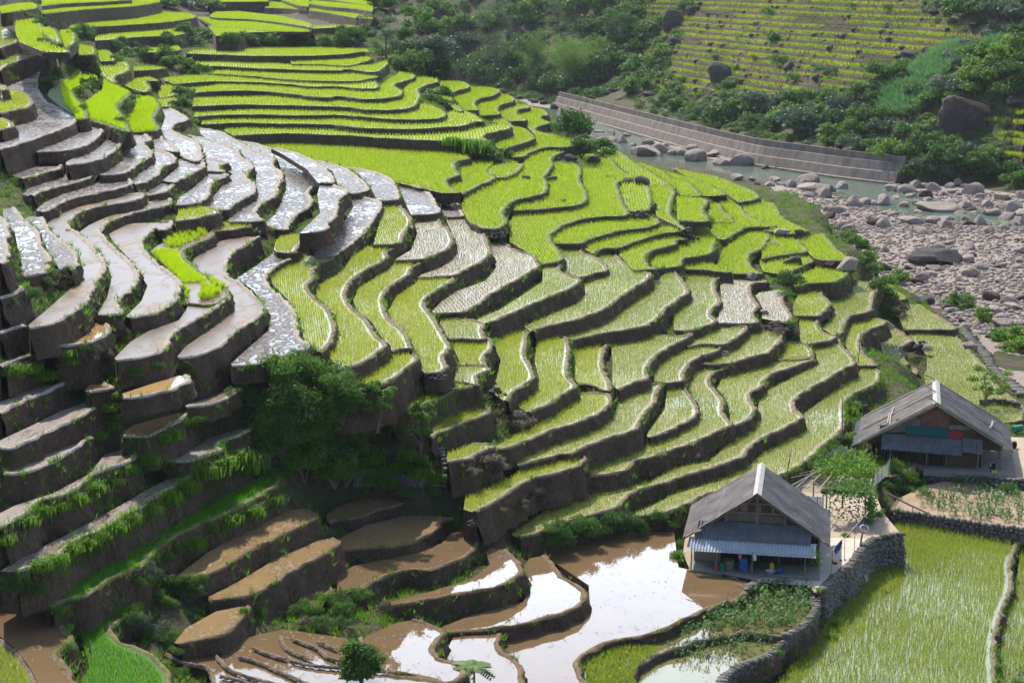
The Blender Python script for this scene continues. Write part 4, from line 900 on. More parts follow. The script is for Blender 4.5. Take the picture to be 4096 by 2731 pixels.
shrubs('C 40,720,90d 130,760,130m 200,800,120g 300,840,200d 370,690,110d 420,660,90m 480,780,150m 540,860,130d 590,740,180g 660,880,140d 740,820,170m 720,720,110g 800,700,120m 840,790,140d 900,900,260g 960,780,120m 880,680,100d 1000,690,110m 1060,860,160d 1100,950,200m 1130,760,150g 1200,830,130m 1180,700,120d 1250,920,170m 1260,760,110g 1330,850,160d 1310,660,160d 1420,900,150g 1380,560,160d 1470,520,110m 1200,1010,150g 1330,1010,120m 1430,1060,160b 1540,1080,170m 1550,960,150d 1640,900,140m 1660,1020,150d 1700,840,110b 1600,780,120m 1750,1000,150d 1800,1090,150d','# rounded shrub in the thicket above the concrete river wall','# shrubs above the river wall')
shrubs('C 1900,1130,180d 1880,1010,130m 2000,1160,190d 1960,1060,120g 2100,1180,170d 2200,1200,160d 2170,1090,140m 2290,1260,130m 2330,1180,130d 1570,1190,110d 1660,1150,110g 1800,1190,130g 2080,1060,110m 1740,1120,120d','# shrub on the bank past the end of the river wall','# shrubs past the end of the river wall')
shrubs('C 1500,470,130m 1700,700,140m 1850,640,190g 1950,560,200m 2050,520,200b 2150,460,220b 2250,560,180d 2130,600,180m 2300,640,150d 2250,350,180m 2330,280,150d 2120,380,120b 1900,690,120m 2200,680,130m 2330,430,150m 1620,640,110d 2040,650,140m 1980,400,120m 2060,330,100m 1930,470,110g','# shrub on the slope around the maize patch across the river','# shrubs around the maize patch')
shrubs('C 1850,60,130g 1950,110,170d 2050,110,150d 2000,30,160g 2120,50,120d 2200,130,190g 2300,160,170g 2300,60,150d 2180,20,120g 1790,30,90m 1900,20,120d 2250,20,130d','# shrub at the top of the slope above the farthest terraces','# shrubs above the farthest terraces')
shrubs('C 690,440,100m 1000,510,90d 1070,510,80d 790,550,90m 640,110,80m 350,610,110m 670,290,110m 1300,470,70m 550,410,50m 50,570,80m 410,480,70m 50,80,110m 20,250,70m 950,470,60d 280,390,60G 1430,80,70m 1200,60,70m','# bush growing between the narrow terraces across the river','# bushes between the far terraces')
shrubs('B 250,200,140g 440,260,120m 560,180,160m 700,120,150m 760,230,150b 500,110,120m 400,80,140d 850,330,160g 520,500,180d 700,530,200d 850,540,180d 1000,560,180d 1200,580,200d 1350,600,180d 1450,640,160d 1650,620,180d 1750,560,180d 1850,500,200d 1950,420,200d 2000,300,180d 1750,380,180d 1680,110,220d 1600,60,180d 1250,150,180m 1350,80,150b 1150,60,160g 2050,480,160m 2150,420,150m 2100,250,140m 1950,150,150d 1850,200,160d 1950,640,150m 2050,620,140m 2180,700,120m 2300,740,110m 2080,560,130d 620,60,130m 180,260,120d 100,290,130d 40,260,110d 640,400,170g 560,440,170m 740,400,160g 480,380,150d 1560,470,150d 1100,420,170d 1220,480,170d 950,470,160d 900,200,150m 300,60,150m 620,250,140d 1900,330,160d 1700,250,170d 1280,350,150d 1040,200,150m 1800,80,160d 2020,60,140m 2200,560,120m 2280,640,110m 2250,300,120m 2160,160,100m','# bush in the dense wood across the stream','# bushes in the wood across the stream')
shrubs('A 1680,300,110d 1780,305,110m 1880,310,110d 1980,315,110d 2080,318,110m 2180,320,110d 2280,325,120d 1290,40,130g 1390,70,120g 1160,60,110m 1430,60,90m 1150,300,110d 1260,260,120d 1330,250,100d 1420,280,110d 1520,300,110d 1600,280,90d 1350,310,100m','# bush on the bank behind the upper green terraces','# bushes behind the upper green terraces')
shrubs('A 760,330,90d 880,380,110m 1000,400,100d 1100,390,100d 560,230,90d 590,260,80m 560,440,80m 620,450,80m 640,500,70b 280,290,60m 480,400,60m 1250,490,140m 1150,460,110m 1330,500,110m 800,300,80d 980,430,80d 90,120,60d 170,110,60m 260,170,70d 500,230,70m 780,420,80m 900,330,70d','# bush on the steep bank among the highest terraces','# bushes among the highest terraces')
shrubs('A 1220,660,120d 1200,745,110d 1295,840,80m 1240,700,80d B 700,700,150d 640,690,80m 760,720,80d','# bush at the end of the curved green terraces','# bushes ending the curved green terraces')
shrubs('A 540,640,100m 620,610,110m 690,590,60d 850,720,80m 890,680,70m 550,740,70m 830,830,80m 390,540,110d 330,570,80d 440,500,70m','# bush on the step between the lush light green fields','# bushes between the lush fields')
shrubs('A 60,1180,90b 100,1240,90m 30,1320,80m D 80,290,90m 120,340,80d 360,330,90m 430,370,130y 300,440,150d 450,450,150y 200,520,130d 90,560,100d 340,280,70b 250,480,90y','# bush on the dark bank under the wet mud terraces','# bushes under the wet mud terraces')
shrubs('D 70,990,150G 200,980,150G 290,1030,130G 440,880,90G 480,930,80G 740,1240,110G 720,1370,110G 660,1430,110G 780,1160,90G 1150,1430,110G 1260,1340,120G 1090,1450,100G 1330,1310,90G 760,1300,80G 1290,990,50G','# grass clump on the banks of the ochre ponds','# grass on the ochre pond banks')
shrubs('D 1640,1160,160d 1720,1220,150d 1560,1140,100d 1450,1270,100d 900,1020,120d 750,1010,120d 1850,930,110d 2000,900,120d 2100,870,100m 1250,960,80d 720,900,110y 850,760,90y 560,880,110d 640,860,90y 1050,980,100d 1680,980,90d 2220,980,90d','# bush on the bare bank below the flooded mud terraces','# bushes below the flooded mud terraces')
shrubs('D 1950,1180,336m 2080,1150,288m 2200,1200,336d 2300,1250,288d 1900,1330,336d 2050,1320,360m 2200,1380,360d 1850,1450,312m 2000,1500,360d 2150,1530,336m 2300,1480,312d 1750,1480,200m 1980,1080,110b 1800,1350,160g 1780,1400,140g 2280,1150,204m E 30,1250,168d 40,1350,192d 60,1450,180m 150,1480,130m G 1900,90,300d 2050,60,336m 2200,140,360d 2300,60,300d 2050,240,312m 2250,270,300m 1900,250,180m H 100,130,240d 60,260,264m 200,290,200m 100,60,180d','# leafy shrub in the dark thicket at the centre of the hillside','# shrubs in the central thicket',1.15)
shrubs('H 350,240,150G 500,330,150m 620,310,130d 650,200,140G 560,180,120G 300,160,140G 420,130,140G 480,60,140G 250,80,140G 560,90,110m 700,120,80m E 380,1400,90m 200,1520,120G','# plant in the grassy hollow beside the dark thicket','# plants in the grassy hollow')
shrubs('G 1650,120,230G 1480,120,200G 1560,60,170G 1380,180,150G 1250,270,140G 1120,340,140G 1000,420,140G 880,480,130G 780,540,130G 680,590,130G 580,640,130G 480,690,130G 380,750,130G 280,800,130G 990,80,130G 870,150,110G 620,280,150G 500,350,120G 280,440,140G 180,500,110G 40,620,120G 760,230,100G 400,400,100G','# grass clump along the bank above the narrow green strip','# grass above the narrow green strip')
shrubs('G 1850,350,120G 1700,440,140G 1550,490,140G 1400,570,120m 1290,650,140G 1200,690,120d 1120,750,110d 1000,850,150g 1080,910,160d 1180,970,160d 1290,960,160d 1330,910,120m 1150,1060,140m 1050,1000,130d 950,900,130d 1240,900,110d','# bush on the bank under the narrow green strip','# bushes under the narrow green strip')
shrubs('G 880,1160,150d 950,1190,160g 1050,1240,160g 1130,1320,150d 1200,1380,110m 980,1260,110d 520,1310,170d 560,1390,150d 480,1340,100m 1200,1530,110m 1130,1450,90G 100,960,180d 250,970,130d 60,900,120d 400,1090,80G 900,1080,100m 450,1200,70G','# bush around the lush field at the foot of the slope','# bushes around the lush lower field')
shrubs('G 1740,1040,100m 1720,1130,120m 1680,1190,90d 1990,1140,150d 2100,1100,160m 2200,1050,160m 2290,1090,160m 2150,1200,150d 2300,1200,130d 1640,1090,60G 2060,1180,110y H 60,1050,180d 150,1010,160m 30,1130,170d 250,1010,100y 330,1090,120y','# bush on the mound between the brown ponds','# bushes between the brown ponds')
shrubs('H 1000,110,220y 900,170,160y 1090,140,150y 1320,320,150y 1240,380,130y 1380,360,110y 1080,430,110y E 1200,1330,200y 1260,1300,130y 1120,1270,110y H 1120,500,100y 830,230,110y 1700,180,100y','# brush heaped on the bank beside the rice terraces','# brush on the terrace banks',.7)
shrubs('H 1520,610,230d 1650,580,230m 1790,540,220d 1920,530,180d 2030,570,150d 1450,640,150m 2250,520,150d 2150,480,130d 1600,500,130m 1420,560,120m 1850,460,110m','# bush on the bank behind the big pool','# bushes behind the big pool')
shrubs('F 750,420,150d 760,490,100d 720,360,90m 1290,300,150d 1340,350,130m 1400,300,90m 1390,440,140m 1420,510,130d 1470,580,120y 1510,630,100y 1250,270,90m 1150,110,120m 1250,180,120m 1310,250,110m 1060,60,100m 1440,610,90d 780,690,80d 700,740,90y','# bush along the edge of the terraces by the river','# bushes along the river edge of the terraces')
shrubs('F 1540,380,100m 1500,400,100m 1920,560,130m 1980,570,100m 2100,650,120b 2250,810,160b 2320,860,150b 2200,770,120b 2340,780,110m 2090,640,90m','# bush among the stones beside the riverbed','# bushes among the riverbed stones')
shrubs('F 1170,1280,120G 1190,1340,120G 1150,1450,130m 1060,1540,120m 1180,1500,110G 1200,1230,90G 1340,1480,130b 1210,1400,100m 980,1560,90d','# bush on the bank beside the upper house','# bushes beside the upper house')
shrubs('I 880,130,100m 940,90,110m 1000,50,110d 820,170,80m 1480,160,130m 1560,210,150m 1480,270,130d 1610,240,130m 1660,310,110m 1540,300,120m 1380,440,80m 1300,510,100d 1340,470,90d 1150,580,50G 2250,290,120d 1900,230,90m 2100,240,90m','# bush around the vegetable garden between the houses','# bushes around the vegetable garden')
shrubs('I 1100,1010,80G 1060,1110,90G 1080,1190,90m 1060,1270,70G 960,1050,60G 1140,1010,70G 1250,930,60G 30,650,70m 60,770,90G 20,720,80G 120,640,50G 900,1180,70m 690,1370,60G','# plant rooted at the foot of the stone yard wall','# plants by the stone yard wall')
shrubs('B 1550,920,210d 1430,880,80d 1620,930,120d 1500,890,110m 1640,1030,140d 1750,1040,140d 1810,1050,100m 950,1010,170G 1080,1090,120m 880,990,120G 780,970,110G 1020,1030,120G 330,390,110m 400,450,100m 380,420,80G 1160,1060,70m','# bush among the bright green fields above the river','# bushes among the bright green fields')
REST=flush_shrubs()
# low undergrowth covering the far slope, the wood floor and the banks: nobody could count it
def far_cover(n,ylo,yhi,xlo,xhi,test,kinds,smin,smax):
    out=[]; t=0
    while len(out)<n and t<n*12:
        t+=1; x,y=random.uniform(xlo,xhi),random.uniform(ylo,yhi)
        if abs(x)>.30*y+6: continue
        if not test(x,y): continue
        z=ground_at(x,y)
        if z is None: continue
        if CZ-z<.010*y: continue
        k=random.choice(kinds); s=random.uniform(smin,smax); out.append((PROTO[(SHK[k],'f',random.randrange(3))][0],Vector((x,y,z-.15*s)),(s,s,s*random.uniform(.6,.95)),random.uniform(0,6.28)))
    return out
def bsd(x,y): return float(bank_sd(np.array([[x,y]]))[0])
def px_of(x,y,z):
    dy=y*math.cos(TH)-(z-CZ)*math.sin(TH); up=y*math.sin(TH)+(z-CZ)*math.cos(TH); return 2048+FP*x/dy,1365.5-FP*up/dy
def in_wood(x,y):
    if not bsd(x,y)>2: return False
    u,v=px_of(x,y,float(far_z(np.array([[x,y]]))[0])); return 1000<u<2640+.25*v and v<560 or u<1500
def in_right(x,y):
    if not bsd(x,y)>5: return False
    u,v=px_of(x,y,float(far_z(np.array([[x,y]]))[0])); U,Vv=(u-2696)/SC,v/SC
    return Vv>610+.0*U-.16*max(U-900,0) and U>-250 and U<1500 or U>1450 and Vv>60 and not(1350<U<1900 and 290<Vv<790) and not(U<2080 and Vv<300) or (U>1650 and Vv<150+.1*(U-1650)*0)
REST+=far_cover(1000,560,900,-260,140,in_wood,'ddmdgdb',1.8,4.2)
REST+=far_cover(800,330,560,-20,190,in_right,'dmgmgbd',.9,2.3)
BK=bake(REST,2)
names=dict(leaf_dark='dark',leaf_mid='mid green',leaf_grey='grey green',leaf_bright='light green',leaf_dry='dry')
for mn,parts in BK.items(): add_stuff('undergrowth',parts,bpy.data.materials[mn],'%s undergrowth covering the slopes across the river'%names[mn],'undergrowth')
# ---------------------------------------------------------------- trees
def make_tree(name,label,tile,x,y,wpx,hpx,mat,n,leaf,blobs,asp=.5,trunk_r=.05,group=None,cat='tree',lean=(0,0),limbs=7,trunk_mat='bark',crown='crown'):
    pt,_=cast(tile,x,y)
    if pt is None: return
    k=mpp(pt); W=wpx*k/2; H=hpx*k
    root=empty(name,pt-Vector((0,0,.1)),random.uniform(0,.5)); tag(root,label,cat,group)
    bl=[(b[0]*W,b[1]*W,b[2]*H,b[3]*W) for b in blobs]
    P,d=blob_points(bl,n); V,F=leaf_quads(P,d,leaf,asp); mesh_obj(crown,V,F,M[mat],root)
    tb=[]
    top=(lean[0]*W,lean[1]*W,H*.55)
    tb.append(tube([(0,0,-.2),(top[0]*.3,top[1]*.3,H*.2),(top[0]*.7,top[1]*.7,H*.4),top],[trunk_r*1.4,trunk_r,trunk_r*.8,trunk_r*.5],7))
    for b in bl[:limbs]:
        s=np.array([top[0]*.5,top[1]*.5,H*random.uniform(.12,.4)]); e=np.array(b[:3]); m_=(s+e)/2+np.array([0,0,.08*H])
        tb.append(tube([s,m_,e],[trunk_r*.55,trunk_r*.4,trunk_r*.15],5))
    V,F=joinp(tb); mesh_obj('trunk',V,F,M[trunk_mat],root,smooth=True); return root
def rblobs(n,zlo,zhi,rmax,br):
    o=[]
    for k in range(n):
        a=k*2.4+random.uniform(-.5,.5); r=rmax*math.sqrt(random.uniform(.02,1)); z=random.uniform(zlo,zhi); r*=math.sqrt(max(.1,1-((z-(zlo+zhi)/2)/((zhi-zlo)/2+.15))**2))
        o.append((r*math.cos(a),r*math.sin(a),z,br*random.uniform(.7,1.25)))
    return o
make_tree('small_tree','slim leafy tree above the thicket, left of a similar one','E',270,1370,300,330,'lf_mid',2600,.20,rblobs(16,.4,.95,.8,.30),trunk_r=.09,lean=(.25,0),group='slim trees at the thicket edge')
make_tree('small_tree','slim leafy tree by the stacked stones, right of a similar one','E',560,1545,250,370,'lf_mid',2600,.19,rblobs(16,.35,.97,.85,.30),trunk_r=.09,lean=(.1,0),group='slim trees at the thicket edge')
make_tree('round_tree','round dark leafy tree standing beside the mirror pools','H',165,1565,330,290,'lf_dark',3800,.24,rblobs(26,.12,.85,.75,.36),asp=.35,trunk_r=.10)
make_tree('young_tree','light green young tree behind the upper house roof','F',2090,1225,340,290,'lf_bright',2400,.20,rblobs(22,.35,.95,.9,.20),asp=.4,trunk_r=.06,limbs=12)
make_tree('round_tree','grey feathery tall tree in the wood across the stream','B',1070,540,400,530,'lf_feather',9000,.55,rblobs(34,.25,.97,.78,.26),asp=.16,trunk_r=.3)
make_tree('round_tree','grey feathery tree at the top edge of the wood','B',1480,230,220,250,'lf_feather',4500,.5,rblobs(20,.25,.97,.8,.3),asp=.16,trunk_r=.2)
make_tree('round_tree','grey feathery tree at the left end of the wood','B',330,400,260,300,'lf_feather',5000,.5,rblobs(22,.2,.97,.85,.3),asp=.16,trunk_r=.2)
make_tree('round_tree','dark spreading tree at the right end of the wood','B',1900,330,260,260,'lf_dark',4500,.5,rblobs(20,.3,.95,.85,.32),trunk_r=.2)
make_tree('round_tree','broad grey leaved tree low in the wood by the stream','B',640,500,340,260,'lf_grey',5500,.55,rblobs(20,.2,.9,.85,.34),trunk_r=.2)
def bamboo(label,tile,x,y,wpx,hpx,mat,nc,nl,leaf):
    pt,_=cast(tile,x,y); k=mpp(pt); W=wpx*k/2; H=hpx*k; root=empty('bamboo_clump',pt-Vector((0,0,.2))); tag(root,label,'bamboo','bamboo clumps across the stream'); tb=[]; P=[];D=[]
    for c in range(nc):
        a=c*2.399; r0=random.uniform(0,.12)*W; R=W*random.uniform(.25,1.0); hh=H*random.uniform(.6,1.0)*(1-.3*(R/W)**2)
        pts=[]
        for t in np.linspace(0,1,7):
            rr=r0+(R-r0)*t**2.2; zz=hh*(t-.22*max(t-.6,0)**1.3*2.5*(R/W)); pts.append((rr*math.cos(a),rr*math.sin(a),zz))
        tb.append(tube(pts,list(np.linspace(.07,.015,7)),4))
        pts=np.array(pts); n=nl
        t=RNG.uniform(.3,1,n)*6; i=np.minimum(t.astype(int),5); f=(t-i)[:,None]; q=pts[i]*(1-f)+pts[i+1]*f
        sp=.13*W*(1.25-t/6)[:,None]+.35; off=RNG.normal(0,1,(n,3))*sp; off[:,2]*=.7; P.append(q+off); d=off.copy(); d[:,2]-=.3; D.append(d/np.linalg.norm(d,axis=1)[:,None])
    V,F=leaf_quads(np.concatenate(P),np.concatenate(D),leaf,.2); mesh_obj('foliage',V,F,M[mat],root)
    V,F=joinp(tb); mesh_obj('culms',V,F,M['culm'],root)
bamboo('bright green bamboo clump arching over the stream, largest of the three','B',1590,610,480,470,'lf_bright',34,330,.75)
bamboo('mid green bamboo clump close behind the bright one','B',1330,560,270,420,'lf_mid',22,300,.75)
bamboo('small light bamboo tuft arching right of the bright clump','B',1790,470,180,260,'lf_bright',14,200,.65)
# papaya-like sapling: bare stem and a whorl of drooping leaf fans
pt,_=cast('H',920,1590); k=mpp(pt); root=empty('sapling',pt); tag(root,'small palm-like sapling with drooping leaf whorl beside the pools','sapling')
H=150*k; st=tube([(0,0,-.1),(.02,0,H*.5),(0,.03,H)],[.06,.05,.035],6); mesh_obj('stem',st[0],st[1],M['bark'],root)
V=[];F=[]
for q in range(16):
    a=q*2.4; L=random.uniform(.7,1.15); up=random.uniform(-.15,.45)
    for s in range(9):
        t=(s+1)/9; c=np.array([math.cos(a)*L*t,math.sin(a)*L*t,H+up*L*t-.35*L*t*t])
        for sg in (-1,1):
            pd=np.array([-math.sin(a)*sg,math.cos(a)*sg,-.25])*(.28*math.sin(t*2.6)+.05); o=len(V); ad=np.array([math.cos(a),math.sin(a),0])*.06
            V+= [c-ad,c+ad,c+pd+ad*2,c+pd]; F.append([o,o+1,o+2,o+3])
mesh_obj('foliage',V,F,M['lf_mid'],root)
# ================================================================ built things
def boxp(x0,x1,y0,y1,z0,z1):
    V=[(x,y,z) for z in (z0,z1) for y in (y0,y1) for x in (x0,x1)]
    return V,[[0,2,3,1],[4,5,7,6],[0,1,5,4],[2,6,7,3],[0,4,6,2],[1,3,7,5]]
def corr(P0,U,Vv,waves,amp=.028,seg=6,rows=3,thick=.012,jit=.01):
    """corrugated sheet: ridges run along Vv, waves counted across U; real thickness"""
    P0,U,Vv=map(lambda a:np.array(a,float),(P0,U,Vv)); N=np.cross(U,Vv); N/=np.linalg.norm(N)
    if N[2]<0: N=-N
    nu=waves*seg+1; V=[];F=[]
    for layer in (0,1):
        for r in range(rows+1):
            for k in range(nu):
                u=k/(nu-1); v=r/rows; V.append(P0+U*u+Vv*v+N*(amp*math.sin(u*waves*2*math.pi)-layer*thick+jit*math.sin(u*9+v*5)))
    L=(rows+1)*nu
    for r in range(rows):
        for k in range(nu-1):
            a=r*nu+k; F.append([a,a+1,a+nu+1,a+nu]); F.append([L+a,L+a+nu,L+a+nu+1,L+a+1])
    for r in range(rows):
        for k in (0,nu-1): a=r*nu+k; F.append([a,a+nu,L+a+nu,L+a])
    for k in range(nu-1):
        for r in (0,rows): a=r*nu+k; F.append([a,a+1,L+a+1,L+a])
    return V,F
def lathe(prof,seg=20):
    V=[];F=[]
    for r,z in prof:
        for k in range(seg): a=2*math.pi*k/seg; V.append((r*math.cos(a),r*math.sin(a),z))
    for i in range(len(prof)-1):
        for k in range(seg): F.append([i*seg+k,i*seg+(k+1)%seg,(i+1)*seg+(k+1)%seg,(i+1)*seg+k])
    F.append(list(range(seg))[::-1]); n=len(prof)-1; F.append([n*seg+k for k in range(seg)]); return V,F
def part(name,parts,mat,parent=None,smooth=False):
    V,F=joinp(parts) if isinstance(parts,list) else parts
    o=mesh_obj(name,V,F,mat,parent,smooth=smooth)
    return o
def pxz(tile,x,y,z): return Vector(unproj(np.array([[TO[tile][0]+x*SC,TO[tile][1]+y*SC]]),z)[0])
M['fibro']=simple_mat('old_corrugated_sheet',(.135,.118,.108),(.33,.29,.265),.7,.85,.35,.02,(1,1,1))
M['fibro2']=simple_mat('weathered_porch_sheet',(.10,.105,.12),(.19,.195,.21),1.2,.8,.3,.02)
M['zinc']=simple_mat('zinc_sheet',(.33,.36,.40),(.45,.48,.53),1.5,.45,.2,.01,(1,1,1),.6)
M['cap']=simple_mat('ridge_cap_cement',(.32,.30,.275),(.42,.40,.37),2,.85,.4,.02)
M['plank']=simple_mat('dark_planks',(.055,.038,.026),(.11,.078,.052),2.5,.85,.5,.02,(9,1,.4))
M['plank2']=simple_mat('pale_planks',(.16,.115,.08),(.25,.195,.14),3,.85,.4,.02,(7,1,.4))
M['bambmat']=simple_mat('woven_bamboo_mat',(.085,.072,.06),(.165,.145,.125),5,.8,.5,.02,(6,1,1))
M['timber']=simple_mat('grey_timber',(.14,.11,.085),(.24,.20,.16),3,.85,.4,.02,(1,1,.3))
M['pole']=simple_mat('weathered_bamboo_pole',(.28,.24,.19),(.42,.37,.31),2,.7,.3,.01,(1,1,.4))
M['concrete']=simple_mat('old_concrete',(.17,.15,.13),(.26,.235,.205),.7,.9,.3,.02)
M['yard']=simple_mat('yard_cement',(.40,.355,.30),(.50,.45,.38),.6,.9,.25,.02)
M['claywall']=simple_mat('clay_wall',(.20,.17,.13),(.28,.235,.18),1.5,.95,.4,.03)
M['dark_in']=simple_mat('shade_black',(.02,.016,.012),(.035,.028,.02),3,.9,.3,.02)  # near-black colour paints in the shade of open interiors; also the black pots
for nm,c,r in (('blue_plastic',(.03,.12,.32),.4),('red_plastic',(.45,.06,.05),.45),('green_plastic',(.03,.22,.12),.45),('yellow_plastic',(.62,.50,.03),.45),('white_plastic',(.72,.74,.76),.4),('blue_cloth',(.03,.035,.24),.85),('indigo_cloth',(.025,.025,.06),.9),('skin',(.36,.21,.14),.6),('black_hair',(.012,.010,.010),.5),('red_paint',(.26,.035,.045),.6),('teal_paint',(.02,.13,.13),.6),('purple_cloth',(.20,.17,.48),.85),('pink_cloth',(.6,.22,.28),.8),('pale_cloth',(.66,.68,.66),.85),('feather_dark',(.05,.03,.02),.8),('feather_red',(.25,.07,.02),.8),('comb_red',(.45,.03,.02),.6),('steel',(.55,.56,.58),.3)):
    M[nm]=simple_mat(nm,tuple(x*.85 for x in c),c,4,r,.15,.01)
M['rust']=simple_mat('rusty_panel',(.13,.055,.045),(.20,.12,.10),2.2,.9,.4,.02)
M['basket']=simple_mat('woven_basket',(.13,.115,.085),(.2,.18,.14),8,.9,.6,.02)
M['rock']=soil_mat('river_rock',(.29,.235,.205),(.42,.355,.31),(.34,.285,.25),.6,.7)
M['rockd']=soil_mat('dark_rock',(.085,.072,.068),(.15,.128,.12),(.10,.10,.06),.62,.9)
M['rockr']=soil_mat('red_brown_rock',(.075,.052,.047),(.14,.10,.09),(.17,.13,.12),.55,.9)
M['stone']=soil_mat('wall_stone',(.16,.14,.125),(.29,.265,.24),(.10,.11,.06),.66,.8)
M['conc_wall']=None
m=new_mat('stained_concrete'); b=NB(m); n1=b.noise(.5,5,.6,b.pos((1,1,.15))); n2=b.noise(3,4,.6); col=b.mix(b.ramp(n1,[(.35,0.),(.7,1.)]),(.135,.11,.095),(.24,.205,.18)); col=b.mix(b.ramp(n2,[(.5,0.),(.75,.4)]),col,(.14,.12,.11)); M['conc_wall']=b.out(pbsdf(b,col,.9,b.bump(n2,.3,.1),spec=.2))
# ---------------------------------------------------------------- river wall
def sweep(L,prof):
    L=np.array(L); T=np.gradient(L,axis=0); T/=np.linalg.norm(T,axis=1)[:,None]; N=np.column_stack([-T[:,1],T[:,0]])  # towards the hill
    s=bank_sd(L+N*2); N=np.where((s.mean()>0),N,-N); V=[];F=[]; k=len(prof)
    for a in range(len(L)):
        for o,z in prof: V.append((*(L[a]+N[a]*o),z))
    for a in range(len(L)-1):
        for q in range(k): F.append([a*k+q,a*k+(q+1)%k,(a+1)*k+(q+1)%k,(a+1)*k+q])
    F.append(list(range(k))[::-1]); F.append([(len(L)-1)*k+q for q in range(k)]); return V,F
WL=catmull(WALLB,6.0); WL=WL[WL[:,1]<600]
rw=part('river_wall',sweep(WL,[(-1.4,-1.2),(-1.4,.35),(-.55,.45),(.25,2.35),(1.05,2.40),(1.75,4.25),(2.5,4.30),(7.5,4.9),(7.5,-1.2)]),M['conc_wall']); tag(rw,'long stepped concrete river wall below the far thicket','wall')
part('parapet',sweep(WL,[(2.35,4.1),(2.42,5.75),(2.95,5.75),(3.0,4.1)]),M['conc_wall'],rw)
# ---------------------------------------------------------------- narrow terraces on the far slope
FS='C 2100,810,2350,830 2180,900,2350,920 2150,935,2350,970 2110,1030,2350,1060 2240,755,2350,765 2160,250,2350,262'
FST=[]; t=None
for tok in FS.split():
    if tok in TO: t=tok; continue
    x0,y0,x1,y1=map(float,tok.split(',')); pt,_=cast(t,(x0+x1)/2,(y0+y1)/2+6)
    if pt is None: continue
    z=pt.z+.15; n=max(3,int((x1-x0)/14)); f=np.linspace(0,1,n); ys=y0+(y1-y0)*f+4+2.5*np.sin(f*7+x0)
    FST.append((unproj(np.column_stack([TO[t][0]+(x0+(x1-x0)*f)*SC,TO[t][1]+ys*SC]),z)[:,:2],z))
gp=[]; fd=np.array([.80,.60])
for F,z in FST:
    n=len(F); dep=np.full(n,5.5); dep[0]=dep[-1]=1.5; Bk=F+fd*dep[:,None]; j=RNG.normal(0,.14,(3,n)); L=lambda o,zz: np.column_stack([F-fd*np.reshape(o,(-1,1)),np.full(n,zz)])
    V=np.concatenate([np.column_stack([Bk,np.full(n,z)]),L(0,z),L(.05,z+.05),L(.15+np.abs(j[0]),z-.12),L(.6+j[1],z-1.6),L(1.6+j[2],z-3.2)]); Fc=[];fm=[]
    for r in range(5):
        for a in range(n-1): Fc.append([r*n+a,r*n+a+1,(r+1)*n+a+1,(r+1)*n+a]); fm.append(0 if r==0 else (1 if r<2 else 2))
    o=mesh_obj('rice_terrace',V,Fc,[M['greenfar'],M['bundg'],M['riser']],fmat=fm); tag(o,kind='structure')
    q=F[RNG.integers(0,n,n*40)]+fd*RNG.uniform(.3,4.5,(n*40,1))+RNG.normal(0,.5,(n*40,2)); gp.append(np.column_stack([q,np.full(len(q),z)]))
gp.append(TZPTS[RNG.uniform(0,1,len(TZPTS))<.9]+RNG.normal(0,.10,(1,3))*np.array([1,1,0]))
add_stuff('rice_seedlings',[tris(np.concatenate(gp),.95,.19,3,.3)],M['b_green'],'bright rice rows on the narrow terraces across the river','rice')
# rubble and weeds on the far terraces
rb=TV[RNG.choice(np.nonzero(kk)[0],900)]; rv_=[];rf_=[];o_=0
bm=bmesh.new(); bmesh.ops.create_icosphere(bm,subdivisions=1,radius=1); PB=np.array([v.co[:] for v in bm.verts]); PBF=np.array([[v.index for v in f.verts] for f in bm.faces]); bm.free()
for p_ in rb:
    s=.25+.9*RNG.uniform()**3; v=PB*(1+RNG.normal(0,.16,(len(PB),1)))*np.array([s*RNG.uniform(.8,1.5),s,s*.8])+p_; rv_.append(v); rf_.append(PBF+o_); o_+=len(v)
RUB=(np.concatenate(rv_),np.concatenate(rf_))
gw=TV[kk&(wave(TV[:,:2],.12)+RNG.uniform(-.35,.35,len(TV))>.62)]
add_stuff('weeds',[tris(gw,.6,.22,3,.9)],M['lf_mid'],'weeds on the banks of the far narrow terraces','weeds')
# maize patch
mp=[]
for poly in ([(1370,640),(1480,560),(1620,560),(1800,580),(1780,650),(1600,740),(1480,790),(1380,770)],[(1560,500),(1700,380),(1850,300),(2050,330),(1980,420),(1850,470),(1780,540),(1640,560)],[(2070,300),(2180,260),(2220,290),(2110,340)]):
    P_=np.array(poly,float); lo,hi=P_.min(0),P_.max(0); c=0
    while c<260*(hi[0]-lo[0])*(hi[1]-lo[1])/1e5:
        t_=RNG.uniform(lo,hi)
        if inpoly(t_[None],P_)[0]:
            pt,_=cast('C',*t_); c+=1
            if pt is not None and pt.y>280: mp.append(tuple(pt))
MP=np.array(mp); MP=np.repeat(MP,5,0); 
a1=tris(MP,2.1,.24,3,1.0)
add_stuff('maize',[a1],M['lf_maize'],'tall blue green maize patch on the slope across the river','maize')
